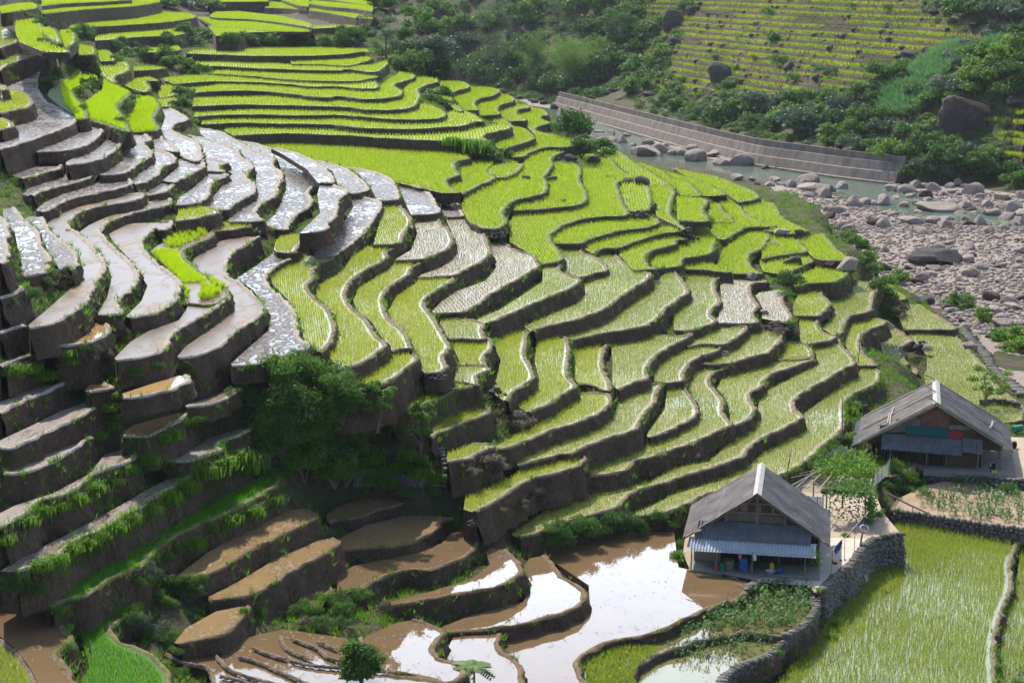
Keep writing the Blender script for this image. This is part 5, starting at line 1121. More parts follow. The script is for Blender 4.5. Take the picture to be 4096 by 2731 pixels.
# ---------------------------------------------------------------- boulders
def rock_mesh(seed,flat=.7,ang=.5):
    r=np.random.default_rng(seed); bm=bmesh.new(); bmesh.ops.create_icosphere(bm,subdivisions=3,radius=1)
    pl=[(v/np.linalg.norm(v),r.uniform(.5,.82)) for v in r.normal(0,1,(11,3))]
    for v in bm.verts:
        p=np.array(v.co)
        for n,dist in pl:
            q=p@n
            if q>dist: p=p-n*(q-dist)*min(1.,ang*1.9)
        p=p*(1+.06*vnoise(p[None]*3,seed)[0]+.03*vnoise(p[None]*7,seed+1)[0]); v.co=(p[0]*1.12,p[1]*.95,p[2]*flat)
    me=bpy.data.meshes.new('boulder'); bm.to_mesh(me); bm.free()
    return me
tag(mesh_obj('rubble',*RUB,M['rockd']),'loose stones scattered over the far narrow terraces','rubble',kind='stuff')
RK={}
for mt in ('rock','rockd','rockr','stone'):
    RK[mt]=[]
    for s_ in range(6):
        me=rock_mesh(s_*3+ord(mt[-1]),[.6,.75,.85,.55,.7,.9][s_],[.5,.6,.45,.6,.35,.55][s_]); me.materials.append(M[mt]); RK[mt].append(me)
NBO=0
def boulder(pt,r,mt,label,group,hs=1.,cat='boulder',name='boulder',k=None,rz=None):
    global NBO
    r*=1.3
    o=bpy.data.objects.new(name,RK[mt][(NBO if k is None else k)%6]); NBO+=1; COL.objects.link(o); o.location=Vector(pt)+Vector((0,0,r*.22*hs)); o.scale=(r,r*random.uniform(.8,1.1),r*hs); o.rotation_euler=(random.uniform(-.15,.15),random.uniform(-.15,.15),random.uniform(0,6.28) if rz is None else rz)
    tag(o,label,cat,group); return o
def boulders(s,mt,label,group,hs=1.):
    t=None
    for tok in s.split():
        if tok in TO: t=tok; continue
        x,y,w_=map(float,tok.split(',')[:3]); pt,_=cast(t,x,y)
        if pt is not None: boulder(pt,w_*mpp(pt)/2,mt,label,group,hs)
boulders('C 0,1045,80 50,1030,90 120,1030,90 270,1050,90 200,990,70 B 1630,850,60 1680,890,70 1760,900,60 1840,910,60 1780,950,70 1850,960,80 1920,970,80 1990,990,60 2060,1050,170 2170,1035,110 2260,1030,110 2320,1045,90 2165,1060,50 1940,920,50 1720,930,55 2090,980,70 2130,1000,60 2200,990,60 1660,870,50','rock','pale grey boulder piled against the foot of the river wall','boulders piled at the river wall foot')
boulders('C 160,1085,160','rock','large pale flat-topped boulder at the water edge below the wall',None)
boulders('C 340,1115,130','rock','pale rounded boulder in the water, left of its angular twin',None)
boulders('C 450,1115,130','rock','pale angular boulder in the water, right of its rounded twin',None)
boulders('C 420,1205,85','rock','single boulder on the near shore beside the green terrace',None)
boulders('C 800,1130,45 530,1110,45 610,1138,60 930,1182,25 690,1138,40','rockd','dark stone lying along the water line of the wall','stones at the wall water line')
boulders('C 670,1225,90 900,1235,130 780,1258,70 520,1215,50 720,1240,50 860,1240,60 560,1240,45 640,1250,60 1000,1325,90 1060,1290,60','rock','flat grey stone on the gravel spit beside the river','stones on the gravel spit')
boulders('C 950,1280,200','rock','long low slab-like boulder on the gravel spit',None,.6)
boulders('C 1120,1275,85','rock','single boulder standing alone in the middle of the river',None)
boulders('C 1470,1285,100 1560,1295,110 1620,1260,70 1680,1260,60 1500,1250,40 1740,1280,80 1810,1310,60 1850,1260,60 1900,1240,60 1950,1260,50','rock','grey boulder in the cluster past the wall corner','boulders past the wall corner')
boulders('C 1780,1430,230','rock','very large pale rounded boulder lying in the shallow channel',None,.75)
boulders('C 2010,1300,110','rock','tan boulder by the grassy bank past the wall',None)
boulders('C 1600,1500,170','rock','broad low brown boulder among the gravel below the channel',None,.6)
boulders('C 1280,1370,80 1210,1385,100 1340,1375,60 1480,1345,70 1400,1370,100 1650,1395,110 1920,1450,70 2060,1510,90 1380,1480,60 1430,1440,60 1540,1400,70 1590,1330,70 1700,1350,50 1960,1400,80 2060,1330,60 2200,1340,90 2280,1420,100 2140,1450,110 2230,1480,90 2320,1520,90 1730,1500,90 1830,1480,70 1960,1490,60 2010,1440,50 1860,1380,70 2100,1390,70 1640,1440,60 2200,1400,70 2330,1330,70 2330,1440,80','rock','rounded grey boulder strewn along the shallow channel','boulders strewn along the shallow channel')
bl_,_=cast('F',1725,258); boulder(bl_,300*mpp(bl_)/2,'rockd','huge dark block boulder alone on the pale gravel',None,.9,k=3,rz=.1)
bl_,_=cast('F',1705,530); boulder(bl_,95*mpp(bl_)/2,'rockd','black cubic boulder at the corner of the riverside field',None,1.1,k=2)
boulders('F 1625,520,75','rockd','dark boulder beside the black cubic one',None)
boulders('F 1845,560,110','rockd','dark leaning slab at the stony edge of the riverside field',None,.7)
boulders('F 1660,375,85 1720,345,75','rock','pale boulder of a pair on the gravel near the strip field','pair of pale gravel boulders')
boulders('F 2200,640,90 2220,680,70 1980,830,80 2000,760,50 2180,600,60','rock','grey boulder on the stony margin of the riverside field','boulders on the field margin')
bl_,_=cast('C',1925,850); boulder(bl_,340*mpp(bl_)/2,'rockr','massive dark red rock outcrop among bushes across the river',None,1.0,'rock','outcrop',k=1,rz=.4)
boulders('C 310,540,150','rockd','tall dark rock standing at the edge of the far terraces',None,1.5)
boulders('C 770,465,80 850,455,50 140,80,90 1580,390,105 1965,300,110 2110,255,90 1860,405,100 1750,95,60 2150,25,80 2260,215,90 2020,170,60 1765,560,100 2290,410,70 1510,390,50 1330,560,70 1050,330,50 990,560,50 680,360,45 930,400,50 1440,490,40 1560,400,50 1620,470,60 1380,790,60 1350,760,50 460,860,50 1110,985,60 540,920,30 1930,660,80 2280,690,110 2240,640,90','rockd','dark rock among the plants on the far slope','dark rocks on the far slope')
boulders('B 2240,190,130','rockd','upright dark rock at the left edge of the far terraces',None,1.4)
boulders('B 1870,610,70 2090,640,60 2260,310,120 1420,470,80 1060,580,40 1120,620,35 940,575,40 1230,665,50 1330,690,50 1300,680,40 1390,700,50 1460,730,50 1540,650,40','rockd','grey rock beside the stream below the wood','rocks beside the wood stream')
boulders('B 1275,1205,60','rockd','small dark rock standing alone in the green rice',None)
boulders('B 1440,1220,70','rockd','dark rock on the bund between two green fields',None)
boulders('B 1950,1225,90 2050,1235,95 1720,1100,80 1570,1080,90 1820,1190,30','rockd','dark rock on the ridge of the green terraces','dark rocks on the green ridge')
boulders('B 1520,1355,40','rockd','tiny grey rock in a green field under the bund',None)
boulders('F 715,60,100','rock','pale grey boulder resting on a green terrace edge',None,.7)
boulders('F 842,65,60','rockd','small dark boulder at the corner of a green terrace',None)
boulders('F 665,135,65','rock','flat pale stone lying in the green rice',None,.5)
boulders('F 805,265,115','rockd','dark domed boulder standing in the green rice',None)
boulders('F 1045,268,70','rockd','grey flat boulder on the grassy terrace rim',None,.6)
boulders('F 1165,290,130','rock','tan boulder crowning the outer rim of the last green terrace',None,.8)
boulders('F 610,600,60 70,350,40 520,360,60 650,435,40 1335,740,35 1440,690,60 1720,890,40 1690,840,70 340,880,50 1125,1090,35 310,1525,35 155,1558,35','rock','stone lying at the edge of a terrace','stones on terrace edges')
boulders('C 2080,1390,60','rock','stone at the water edge beside the gravel','stones on terrace edges') if 0 else None
# cairns of field stones
def cairn(tile,x,y,wpx,hpx,label,mt='rockd'):
    pt,_=cast(tile,x,y)
    if pt is None: return
    k=mpp(pt); W=wpx*k/2; H=hpx*k; V=[];F=[]
    for q in range(60):
        a=RNG.uniform(0,6.28); r=W*math.sqrt(RNG.uniform(0,1)); h=H*(1-(r/W)**2)*RNG.uniform(.2,1); me=RK[mt][q%6]; s=max(.12,W*.2)*RNG.uniform(.6,1.4)
        n=len(me.vertices); v=np.empty(n*3); me.vertices.foreach_get('co',v); v=v.reshape(-1,3)*s; c,sn=math.cos(a*3),math.sin(a*3); v=np.column_stack([v[:,0]*c-v[:,1]*sn,v[:,0]*sn+v[:,1]*c,v[:,2]])+np.array([r*math.cos(a),r*math.sin(a),h-.1])
        f=np.empty(len(me.polygons)*3,int); me.polygons.foreach_get('vertices',f); o=sum(len(x_) for x_ in V); V.append(v); F.append(f.reshape(-1,3)+o)
    ob=mesh_obj('stone_pile',np.concatenate(V),np.concatenate(F),M[mt],smooth=True); ob.location=pt; tag(ob,label,'stone pile')
cairn('B',2035,1475,140,90,'dark stone pile on the curved bund of the green fields, largest one')
cairn('B',2125,1425,80,70,'dark stone pile right beside the largest one')
cairn('F',110,115,140,110,'dark stone pile between the bright green terraces')
cairn('E',1070,80,120,60,'dark stones heaped at the corner of a pale pond')
cairn('E',2170,345,120,50,'dark stones heaped below the green terrace corner')
cairn('F',700,690,180,60,'long heap of dark stones between the pale terraces')
cairn('F',780,745,100,60,'dark stones heaped at the end of a terrace bund')
cairn('E',1060,1190,200,110,'long spill of dark stones down the terrace bank')
cairn('E',680,1020,130,40,'stones at the foot of a pale green terrace')
cairn('H',920,490,90,50,'stones where the ditch meets the brown pools')
cairn('F',1660,850,120,80,'earth and stone heap beside the riverside field')
cairn('F',1230,1225,160,50,'row of stones heaped behind the upper house')
# random river stones: up to the limit as single boulders, the small ones as one mass
def bedpt():
    while True:
        if random.random()<.5: t,x,y='F',random.uniform(1100,2350),random.uniform(0,760)
        else: t,x,y='C',random.uniform(700,2350),random.uniform(1280,1568)
        pt,_=cast(t,x,y)
        if pt is not None and pt.z<2.2 and pt.z>-.25 and bsd(pt.x,pt.y)<-1 and pt.y>140 and BEDH(pt): return pt
def BEDH(pt): return abs(pt.z-float(bed_z(np.array([[pt.x,pt.y]]))[0]))<.08
while NBO<292:
    pt=bedpt(); boulder(pt,.35+.9*random.random()**2.5,random.choice(('rock','rock','rock','rockr')),'stone lying loose on the wide gravel bed','loose stones on the gravel bed',random.uniform(.7,1.1))
PV=[];PF=[];o_=0
lv=[]
for me in RK['rock'][:3]:
    pass
bm=bmesh.new(); bmesh.ops.create_icosphere(bm,subdivisions=1,radius=1); PB=np.array([v.co[:] for v in bm.verts]); PBF=np.array([[v.index for v in f.verts] for f in bm.faces]); bm.free()
for q in range(9000):
    pt=bedpt(); s=.10+.33*RNG.uniform()**3; v=PB*(1+RNG.normal(0,.13,(len(PB),1)))*np.array([s*RNG.uniform(.9,1.5),s*RNG.uniform(.8,1.3),s*.62]); a=RNG.uniform(0,6.28); c,sn=math.cos(a),math.sin(a)
    v=np.column_stack([v[:,0]*c-v[:,1]*sn,v[:,0]*sn+v[:,1]*c,v[:,2]])+np.array([pt.x,pt.y,pt.z+s*.2]); PV.append(v); PF.append(PBF+o_); o_+=len(v)
tag(mesh_obj('pebbles',np.concatenate(PV),np.concatenate(PF),M['rock']),'pale pebbles and cobbles covering the riverbed','pebbles',kind='stuff')
# ---------------------------------------------------------------- dry stone walls
def stone_wall(line,zt,zb,label,size=.32,thick=.35):
    L=np.array(line,float); d=np.r_[0,np.cumsum(np.linalg.norm(np.diff(L,axis=0),axis=1))]; V=[];F=[];o=0
    zt=np.interp(np.linspace(0,1,len(d)),np.linspace(0,1,len(np.atleast_1d(zt))),np.atleast_1d(zt)); zb=np.interp(np.linspace(0,1,len(d)),np.linspace(0,1,len(np.atleast_1d(zb))),np.atleast_1d(zb))
    H=(zt-zb).max(); rows=max(1,int(H/(size*.72)))
    for r in range(rows+1):
        s=RNG.uniform(0,size)
        while s<d[-1]:
            w_=size*RNG.uniform(.7,1.5); sc=min(s+w_/2,d[-1]); x=np.interp(sc,d,L[:,0]); y=np.interp(sc,d,L[:,1]); T=np.interp(sc,d,zt); Bm=np.interp(sc,d,zb); z=Bm+(T-Bm)*(r+.5)/(rows+1)+RNG.normal(0,.03)
            i=min(max(np.searchsorted(d,sc),1),len(L)-1); tn=L[i]-L[i-1]; a=math.atan2(tn[1],tn[0]); me=PB*(1+RNG.normal(0,.10,(len(PB),1)))
            me=np.sign(me)*np.abs(me)**.8*np.array([w_*.56,thick*RNG.uniform(.8,1.2),(T-Bm)/(rows+1)*.66*RNG.uniform(.85,1.2)]); c,sn=math.cos(a),math.sin(a)
            bt=.10*(T-z); nx,ny=sn,-c
            v=np.column_stack([me[:,0]*c-me[:,1]*sn+x+nx*bt*1.2,me[:,0]*sn+me[:,1]*c+y+ny*bt*1.2,me[:,2]+z]); V.append(v); F.append(PBF+o); o+=len(v); s+=w_
    ob=mesh_obj('stone_wall',np.concatenate(V),np.concatenate(F),M['stone']); tag(ob,label,'stone wall'); return ob
def padwall(pre,label,zb,size=.32,ext=None):
    p=PAD[find(pre)]; L=p['FW'][::2]; zt=plz(p,L)
    n=np.gradient(L,axis=0); n/=np.linalg.norm(n,axis=1)[:,None]; n=np.column_stack([n[:,1],-n[:,0]])*(1 if p['ccw'] else -1)
    if not p['ccw']: L=L[::-1]; zt=zt[::-1]; n=n[::-1]
    return stone_wall(L+n*.12,zt+.1,np.full(len(L),zb) if np.isscalar(zb) else zb,label,size)
padwall('e|I 1520','rough stone retaining wall holding up the lower house yard',3.9,.36)
padwall('h|I 1450','low dry stone wall between the vegetable garden and rice field',3.9,.36)
padwall('e|I 1640','cobble retaining wall under the upper house platform',4.9,.40)
ptaro=PAD[find('r|I 950')]; L=unproj_pl(ptaro,np.array([(TO['I'][0]+x*SC,TO['I'][1]+y*SC) for x,y in ((955,985),(945,1080),(865,1190),(750,1250))]))
stone_wall(catmull(L[:,:2],.6),ptaro['z']+.1,3.9,'stone wall below the taro pond and above the wide rice field',.34)
ptaro2=PAD[find('r|I 757')]; L=unproj_pl(ptaro2,np.array([(TO['I'][0]+x*SC,TO['I'][1]+y*SC) for x,y in ((755,1270),(680,1325),(640,1375),(450,1445),(350,1515),(280,1640))]))
stone_wall(catmull(L[:,:2],.6),ptaro2['z']+.05,3.8,'stone wall below the lower taro pond',.36)
def castline(tile,pts): return np.array([tuple(cast(tile,*p)[0]) for p in pts])
L=castline('H',[(95,175),(240,172),(330,180),(420,195),(560,228),(690,275)]); stone_wall(L[:,:2],L[:,2]+.35,L[:,2]-.7,'low tumbled stone wall across the grassy hollow',.3,.28)
L=castline('H',[(690,20),(715,80),(735,150),(730,220)]); stone_wall(L[:,:2],L[:,2]+.5,L[:,2]-.5,'broken stone wall climbing beside the brush bank',.34,.28)
L=castline('F',[(2330,1240),(2250,1215),(2150,1205),(2060,1215)]); stone_wall(L[:,:2],L[:,2]+.6,L[:,2]-.4,'dark stone wall behind the upper house on the riverside field',.36,.3)
L=castline('F',[(1910,690),(1990,790),(2080,880),(2130,980),(2220,1060),(2350,1160)]); stone_wall(L[:,:2],L[:,2]+.55,L[:,2]-.4,'pale cobble bank edging the riverside field',.55,.8)
bl_=pxz('I',1235,905,4.0); boulder(bl_,.62,'rock','smooth upright grey boulder set in the yard retaining wall',None,1.7,k=5)
# ================================================================ houses
def obj_at(name,loc,label,cat,rz=0,group=None):
    return tag(empty(name,loc,rz),label,cat,group)
def roof_slopes(hw,ez,az,L,rows,name='roof_slope',wav=.19,mat='fibro',parent=None,extra=0.):
    for sg in (-1,1):
        ps=[]
        slope=np.array([sg*hw,0,ez-az])
        for r in range(rows):
            a=r/rows; b_=(r+1)/rows+(.03 if r<rows-1 else 0)
            lift=.02+.022*(rows-1-r)
            P0=np.array([0,0,az])+slope*a+np.array([0,0,lift]); e0=random.uniform(-.05,.05)
            ps.append(corr(P0+np.array([0,e0,0]),(0,L,0) if sg<0 else (0,L,0),slope*(b_-a),int(L/wav),.032,6,2,.014,.012))
        o=part(name,ps,M[mat],parent,smooth=False)
def planks(x0,x1,y,zf0,zf1,w,th,mats,parent,name):
    """vertical boards between height functions; dark and pale boards as two meshes of one wall"""
    A=[];x=x0
    while x<x1:
        ww=min(w*random.uniform(.7,1.3),x1-x); z0=max(zf0(x),zf0(x+ww)); z1=min(zf1(x),zf1(x+ww)); j=random.uniform(-.012,.012)
        if z1>z0+.05: A.append(boxp(x+.006,x+ww-.006,y+j,y+j+th,z0,z1))
        x+=ww
    return part(name,A,M[mats],parent)
# ---- lower house
k1=.00977
H1=obj_at('wooden_house',pxz('I',545,800,6.35),'dark wooden house with grey corrugated roof beside the mirror pool','house',math.radians(-10))
hw,ez,az,L1=4.7,1.82,4.9,7.3
roof_slopes(hw,ez,az,L1,4,parent=H1)
cp=[]
for i in range(11):
    y=-.05+i*(L1+.1)/11; 
    for sg in (-1,1): cp.append(([(0,y,az+.19),(sg*.27,y,az+.0),(sg*.27,y+.70,az+.0),(0,y+.70,az+.19),(0,y,az+.15),(sg*.27,y,az-.04),(sg*.27,y+.70,az-.04),(0,y+.70,az+.15)],[[0,1,2,3],[4,7,6,5],[0,4,5,1],[1,5,6,2],[2,6,7,3],[3,7,4,0]]))
part('ridge_cap',cp,M['cap'],H1)
sl=(az-ez)/hw; under=lambda x: az-.12-sl*abs(x)
y0=.75
planks(-4.0,4.0,y0,lambda x:2.2,under,.24,.03,'plank',H1,'gable_wall')
for bx_ in ([boxp(-1.5,-1.22,y0-.03,y0-.004,3.62,4.05),boxp(-1.05,-.62,y0-.03,y0-.004,3.6,4.05),boxp(-.98,-.8,y0-.03,y0-.004,4.2,4.4),boxp(.12,.24,y0-.03,y0-.004,3.55,4.0),boxp(.92,1.06,y0-.03,y0-.004,3.52,3.95),boxp(.55,.7,y0-.03,y0-.004,4.05,4.3)]): part('board',bx_,M['plank2'],H1)
part('woven_panel',boxp(-1.9,-.12,y0-.034,y0-.006,2.95,3.42),M['bambmat'],H1); part('woven_panel',boxp(.1,1.7,y0-.034,y0-.006,2.88,3.36),M['bambmat'],H1)
fr=[boxp(-.10,.10,y0-.09,y0-.036,2.2,az-.2),boxp(-2.05,-1.9,y0-.08,y0-.036,2.2,3.55),boxp(1.72,1.86,y0-.08,y0-.036,2.2,3.6),boxp(-2.3,2.2,y0-.075,y0-.04,3.44,3.56),boxp(-1.3,1.3,y0-.075,y0-.04,4.08,4.18)]
part('gable_frame',fr,M['timber'],H1)
part('wall',[boxp(-4.0,-3.93,y0+.04,6.9,0,2.25)],M['claywall'],H1); part('wall',[boxp(3.93,4.0,y0+.04,6.9,0,2.25)],M['plank'],H1)
part('wall',[boxp(-3.92,3.92,6.83,6.9,0,2.3)]+[([(-3.92,6.85,2.3),(3.92,6.85,2.3),(0,6.85,az-.2),(-3.92,6.88,2.3),(3.92,6.88,2.3),(0,6.88,az-.2)],[[0,1,2],[3,5,4],[0,3,4,1],[1,4,5,2],[2,5,3,0]])],M['plank'],H1)
part('front_wall',[boxp(-3.92,-2.3,y0+.04,y0+.12,0,2.19),],M['claywall'],H1)
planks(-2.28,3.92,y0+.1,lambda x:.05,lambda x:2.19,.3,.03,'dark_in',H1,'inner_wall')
part('rafter',[tube([(-hw+.05,.12,ez-.10),(0,.12,az-.08)],[.05,.05],6),tube([(hw-.05,.12,ez-.10),(0,.12,az-.08)],[.05,.05],6),tube([(-hw+.1,L1-.15,ez-.10),(0,L1-.15,az-.08)],[.05,.05],6),tube([(hw-.1,L1-.15,ez-.10),(0,L1-.15,az-.08)],[.05,.05],6)],M['timber'],H1)
# porch roof: two rows of sheets, upper weathered, lower newer
pt0=np.array([-3.55,y0-.1,2.92]); pt1=np.array([-4.05,-1.32,1.42])
part('porch_roof',[corr((-3.75,y0-.12,2.86),(7.35,0,-.06),(-.18,-1.15,-.86),38,.035,6,2,.012,.01)],M['fibro2'],H1)
part('porch_roof',[corr((-4.12,-.33,2.03),(7.95,0,-.05),(-.02,-.98,-.62),41,.035,6,2,.012,.008)],M['zinc'],H1)
part('porch_roof',[corr((-4.25,-.25,2.02),(.62,0,.0),(-.12,-.75,-.48),4,.035,6,1,.012,.01),corr((-4.3,.05,2.32),(.9,-.03,.25),(-.1,-.35,-.12),5,.03,6,1,.012,.01)],M['fibro'],H1)
for x,y in ((-4.05,-1.1),(-2.45,-1.15),(-.18,-1.2),(3.15,-1.1),(1.5,.6)):
    part('post',tube([(x,y,-.05),(x+.02,y,1.5 if y<0 else 2.1)],[.045,.04],8),M['timber'],H1)
part('beam',tube([(-4.1,-1.12,1.47),(3.7,-1.12,1.42)],[.045,.045],6),M['timber'],H1)
part('plinth',[boxp(-4.2,.25,-1.25,7.0,-.25,.06),boxp(.28,4.1,-1.5,7.0,-.25,.10)],M['concrete'],H1)  # dark concrete tone paints in the shade on the plinth
part('rack_beam',tube([(-2.1,.2,1.15),(.0,.25,1.18)],[.04,.04],6),M['plank2'],H1)
def H1p(x,y,z=0): 
    c,s=math.cos(math.radians(-10)),math.sin(math.radians(-10)); return H1.location+Vector((x*c-y*s,x*s+y*c,z))
def simple_thing(name,prof,mat,loc,label,cat,seg=20,rz=0,sc=1):
    V,F=lathe(prof,seg); o=mesh_obj(name,V,F,M[mat],smooth=False); o.location=loc; o.scale=(sc,)*3; o.rotation_euler=(0,0,rz); tag(o,label,cat); return o
simple_thing('barrel',[(.27,0),(.285,.02),(.285,.28),(.30,.30),(.285,.32),(.285,.58),(.30,.60),(.285,.62),(.285,.88),(.27,.9),(.25,.86)],'blue_plastic',H1p(-.75,-.72,.06),'blue plastic barrel under the porch of the lower house','barrel')
simple_thing('basket',[(.24,0),(.30,.3),(.36,.62),(.37,.66),(.33,.64),(.25,.1)],'basket',H1p(-1.65,-.55,.06),'tall woven basket tub under the porch, left of the barrel','basket')
simple_thing('bucket',[(.15,0),(.19,.42),(.20,.44),(.18,.43),(.14,.05)],'green_plastic',H1p(-2.12,-.72,.06),'green bucket beside the woven basket under the porch','bucket')
def jerrycan(mat,loc,label,rz=0,rx=0):
    r=empty('jerrycan',loc,rz); r.rotation_euler=(rx,0,rz); tag(r,label,'jerrycan')
    part('body',[boxp(-.13,.13,-.09,.09,0,.36),boxp(-.10,.10,-.075,.075,.362,.40)],M[mat],r); part('handle',tube([(-.08,0,.39),(-.06,0,.46),(.05,0,.46),(.07,0,.40)],[.018]*4,6),M[mat],r); part('cap',lathe([(.03,.40),(.03,.45),(.02,.452)],10),M['white_plastic'],r)
jerrycan('red_plastic',H1p(-2.5,-.8,.06),'red jerrycan at the left end under the porch of the lower house',.2)
jerrycan('yellow_plastic',H1p(1.05,-.25,.10),'yellow jerrycan standing in the dark porch of the lower house',.1)
simple_thing('basin',[(.18,0),(.30,.13),(.32,.14),(.29,.12),(.17,.02)],'steel',H1p(1.0,-.95,.105),'silver metal basin on the porch floor beside the blue one','basin')
simple_thing('basin',[(.20,0),(.27,.20),(.29,.21),(.26,.19),(.19,.02)],'blue_plastic',H1p(1.65,-.95,.105),'blue plastic basin on the porch floor beside the silver one','basin')
o=part('plastic_bag',([(-.10,0,0),(.10,0,.02),(.13,.02,-.38),(-.06,.02,-.42),(-.10,.05,0),(.10,.05,.02),(.13,.10,-.36),(-.06,.10,-.40)],[[0,3,2,1],[4,5,6,7],[0,1,5,4],[1,2,6,5],[2,3,7,6],[3,0,4,7]]),M['white_plastic']); o.location=H1p(-.02,-1.22,1.35); tag(o,'white plastic bag hanging from a porch post','bag')
o=part('hanging_cloth',lathe([(.05,0),(.12,-.1),(.10,-.3),(.03,-.36)],8),M['pink_cloth']); o.location=H1p(-.95,-1.05,1.3); tag(o,'small pink cloth bundle hanging from the porch edge','cloth')
o=part('potted_plant',leaf_quads(RNG.normal(0,.22,(260,3))*np.array([1,1,1.4]),RNG.normal(0,1,(260,3)),.13),M['lf_mid']); o.location=H1p(3.85,-1.0,1.25); tag(o,'hanging green plant at the right end of the porch roof','plant')
# lower yard surface
yp=np.array([(TO['I'][0]+x*SC,TO['I'][1]+y*SC) for x,y in ((1005,590),(1310,600),(1255,655),(1160,775),(1060,850),(965,930),(905,915),(560,890),(560,870),(800,800),(960,700))])
py=PAD[find('e|I 1520')]; Wy=unproj_pl(py,yp); tag(mesh_obj('yard',Wy+np.array([0,0,.012]),[list(range(len(Wy)))[::-1]],M['yard']),kind='structure')
# ---- upper house
H2=obj_at('wooden_house',pxz('F',1745,1630,5.83),'wide grey-roofed house with teal and red gable panels among stone walls','house',math.radians(-12.5))
hw,ez,az,L2=5.95,1.62,5.05,8.3
roof_slopes(hw,ez,az,L2,4,parent=H2)
cp=[]
for i in range(8):
    y=-.02+i*L2/8
    for sg in (-1,1): cp.append(([(0,y,az+.22),(sg*.30,y,az+.02),(sg*.30,y+1.06,az+.02),(0,y+1.06,az+.22),(0,y,az+.18),(sg*.30,y,az-.02),(sg*.30,y+1.06,az-.02),(0,y+1.06,az+.18)],[[0,1,2,3],[4,7,6,5],[0,4,5,1],[1,5,6,2],[2,6,7,3],[3,7,4,0]]))
part('ridge_cap',cp,M['cap'],H2)
part('roof_slope',[corr((-5.6,.1,1.80),(0,L2-.6,0),(-.75,0,-.42),42,.03,5,1,.012,.03)],M['fibro2'],H2)
sl2=(az-ez)/hw
def onroof(x,y,h=.12): return (x,y,az-sl2*abs(x)+h)
for y in (.15,3.7,7.9):
    for sg in (-1,1):
        part('roof_pole',tube([onroof(-sg*1.15,y,.12+2*sl2*1.15*.55) if False else (-sg*.9,y+.1,az+.62),onroof(sg*.2,y,.16),onroof(sg*3,y,.13),onroof(sg*5.4,y-.05,.14)],[.05,.055,.06,.05],6) if sg>0 else tube([onroof(-.05,y+.15,.2),onroof(-3,y+.1,.14),onroof(-5.7,y,.15)],[.055,.06,.05],6),M['pole'],H2)
part('roof_pole',[tube([onroof(-3.55,.4,.2),onroof(-3.5,3.2,.2),onroof(-3.3,5.8,.2)],[.06,.06,.05],6),tube([onroof(-3.72,1.2,.2),onroof(-3.62,4.2,.22)],[.05,.05],6)],M['pole'],H2)
part('roof_pole',tube([onroof(4.15,2.2,.22),onroof(4.42,3.6,.26),onroof(4.5,5.0,.26),onroof(4.75,6.0,.24)],[.055,.065,.065,.05],6),M['pole'],H2)
und2=lambda x: az-.14-sl2*abs(x)
planks(-5.0,5.2,.9,lambda x:1.4,und2,.3,.03,'plank',H2,'gable_wall')
part('rusty_panel',[boxp(-1.16,1.0,.80,.85,3.08,4.42)],M['rust'],H2)
part('teal_panel',[corr((-2.3,.74,2.42),(3.3,0,-.12),(.0,.05,.72),1,.0,2,1,.012,0),corr((-2.2,.70,3.08),(0,.03,-.72),(3.2,0,-.12),9,.02,5,3,.008,0)],M['teal_paint'],H2)
part('red_panel',[boxp(1.02,2.15,.70,.74,1.98,2.86)],M['red_paint'],H2)
part('grey_panel',[corr((-4.3,.72,2.38),(0,.05,.62),(2.0,0,.22),7,.025,5,3,.01,.01),corr((-3.1,.76,3.0),(0,.05,.55),(1.9,0,.12),6,.025,5,3,.01,.01)],M['fibro'],H2)
part('dark_panel',[boxp(-2.5,-1.2,.82,.86,3.05,3.75),boxp(1.02,2.7,.82,.86,2.95,3.3)],M['timber'],H2)
part('porch_roof',[corr((-4.1,.55,2.42),(6.2,0,-.22),(-.02,-1.05,-1.02),33,.045,6,3,.012,.02)],M['fibro2'],H2)
part('porch_roof',[corr((2.12,.5,2.42),(1.5,0,-.12),(0,-.75,-.98),8,.045,6,3,.012,.02)],M['fibro2'],H2)
planks(-4.6,3.5,.55,lambda x:.02,lambda x:1.6,.32,.03,'dark_in',H2,'front_wall')  # boards stand in for the dark open interior, shade put into their colour
part('door_panel',[boxp(1.0,3.2,.40,.44,.05,1.5)],M['plank'],H2)
part('wall',[boxp(-4.9,-4.83,.95,8.0,0,2.2)],M['plank'],H2); part('wall',[boxp(3.5,3.57,.6,8.0,0,2.2)],M['dark_in'],H2); part('wall',[boxp(-4.8,5.0,7.9,7.97,0,2.2)],M['plank'],H2)
for x,y,z in ((-4.5,-.35,1.4),(-.6,-.35,1.3),(.9,.35,1.5),(3.3,-.1,1.9),(5.05,.1,2.05),(5.1,3.6,2.05),(5.1,7.6,2.05),(-5.4,1.0,1.85),(-5.4,7.0,1.85)):
    part('post',tube([(x,y,-.1),(x+.02,y,z)],[.08 if x>3 else .05,.07 if x>3 else .045],8),M['timber'],H2)
part('rafter',[tube([(-hw+.05,.12,ez-.10),(0,.12,az-.08)],[.06,.06],6),tube([(hw-.05,.12,ez-.10),(0,.12,az-.08)],[.06,.06],6)],M['pole'],H2)
part('plinth',[boxp(-.8,6.2,-1.3,8.2,-.35,.03)],M['concrete'],H2)
def H2p(x,y,z=0):
    c,s=math.cos(math.radians(-12.5)),math.sin(math.radians(-12.5)); return H2.location+Vector((x*c-y*s,x*s+y*c,z))
jerrycan('yellow_plastic',H2p(4.35,-1.0,.22),'yellow jerrycan lying on the platform of the upper house',1.2,math.radians(90))
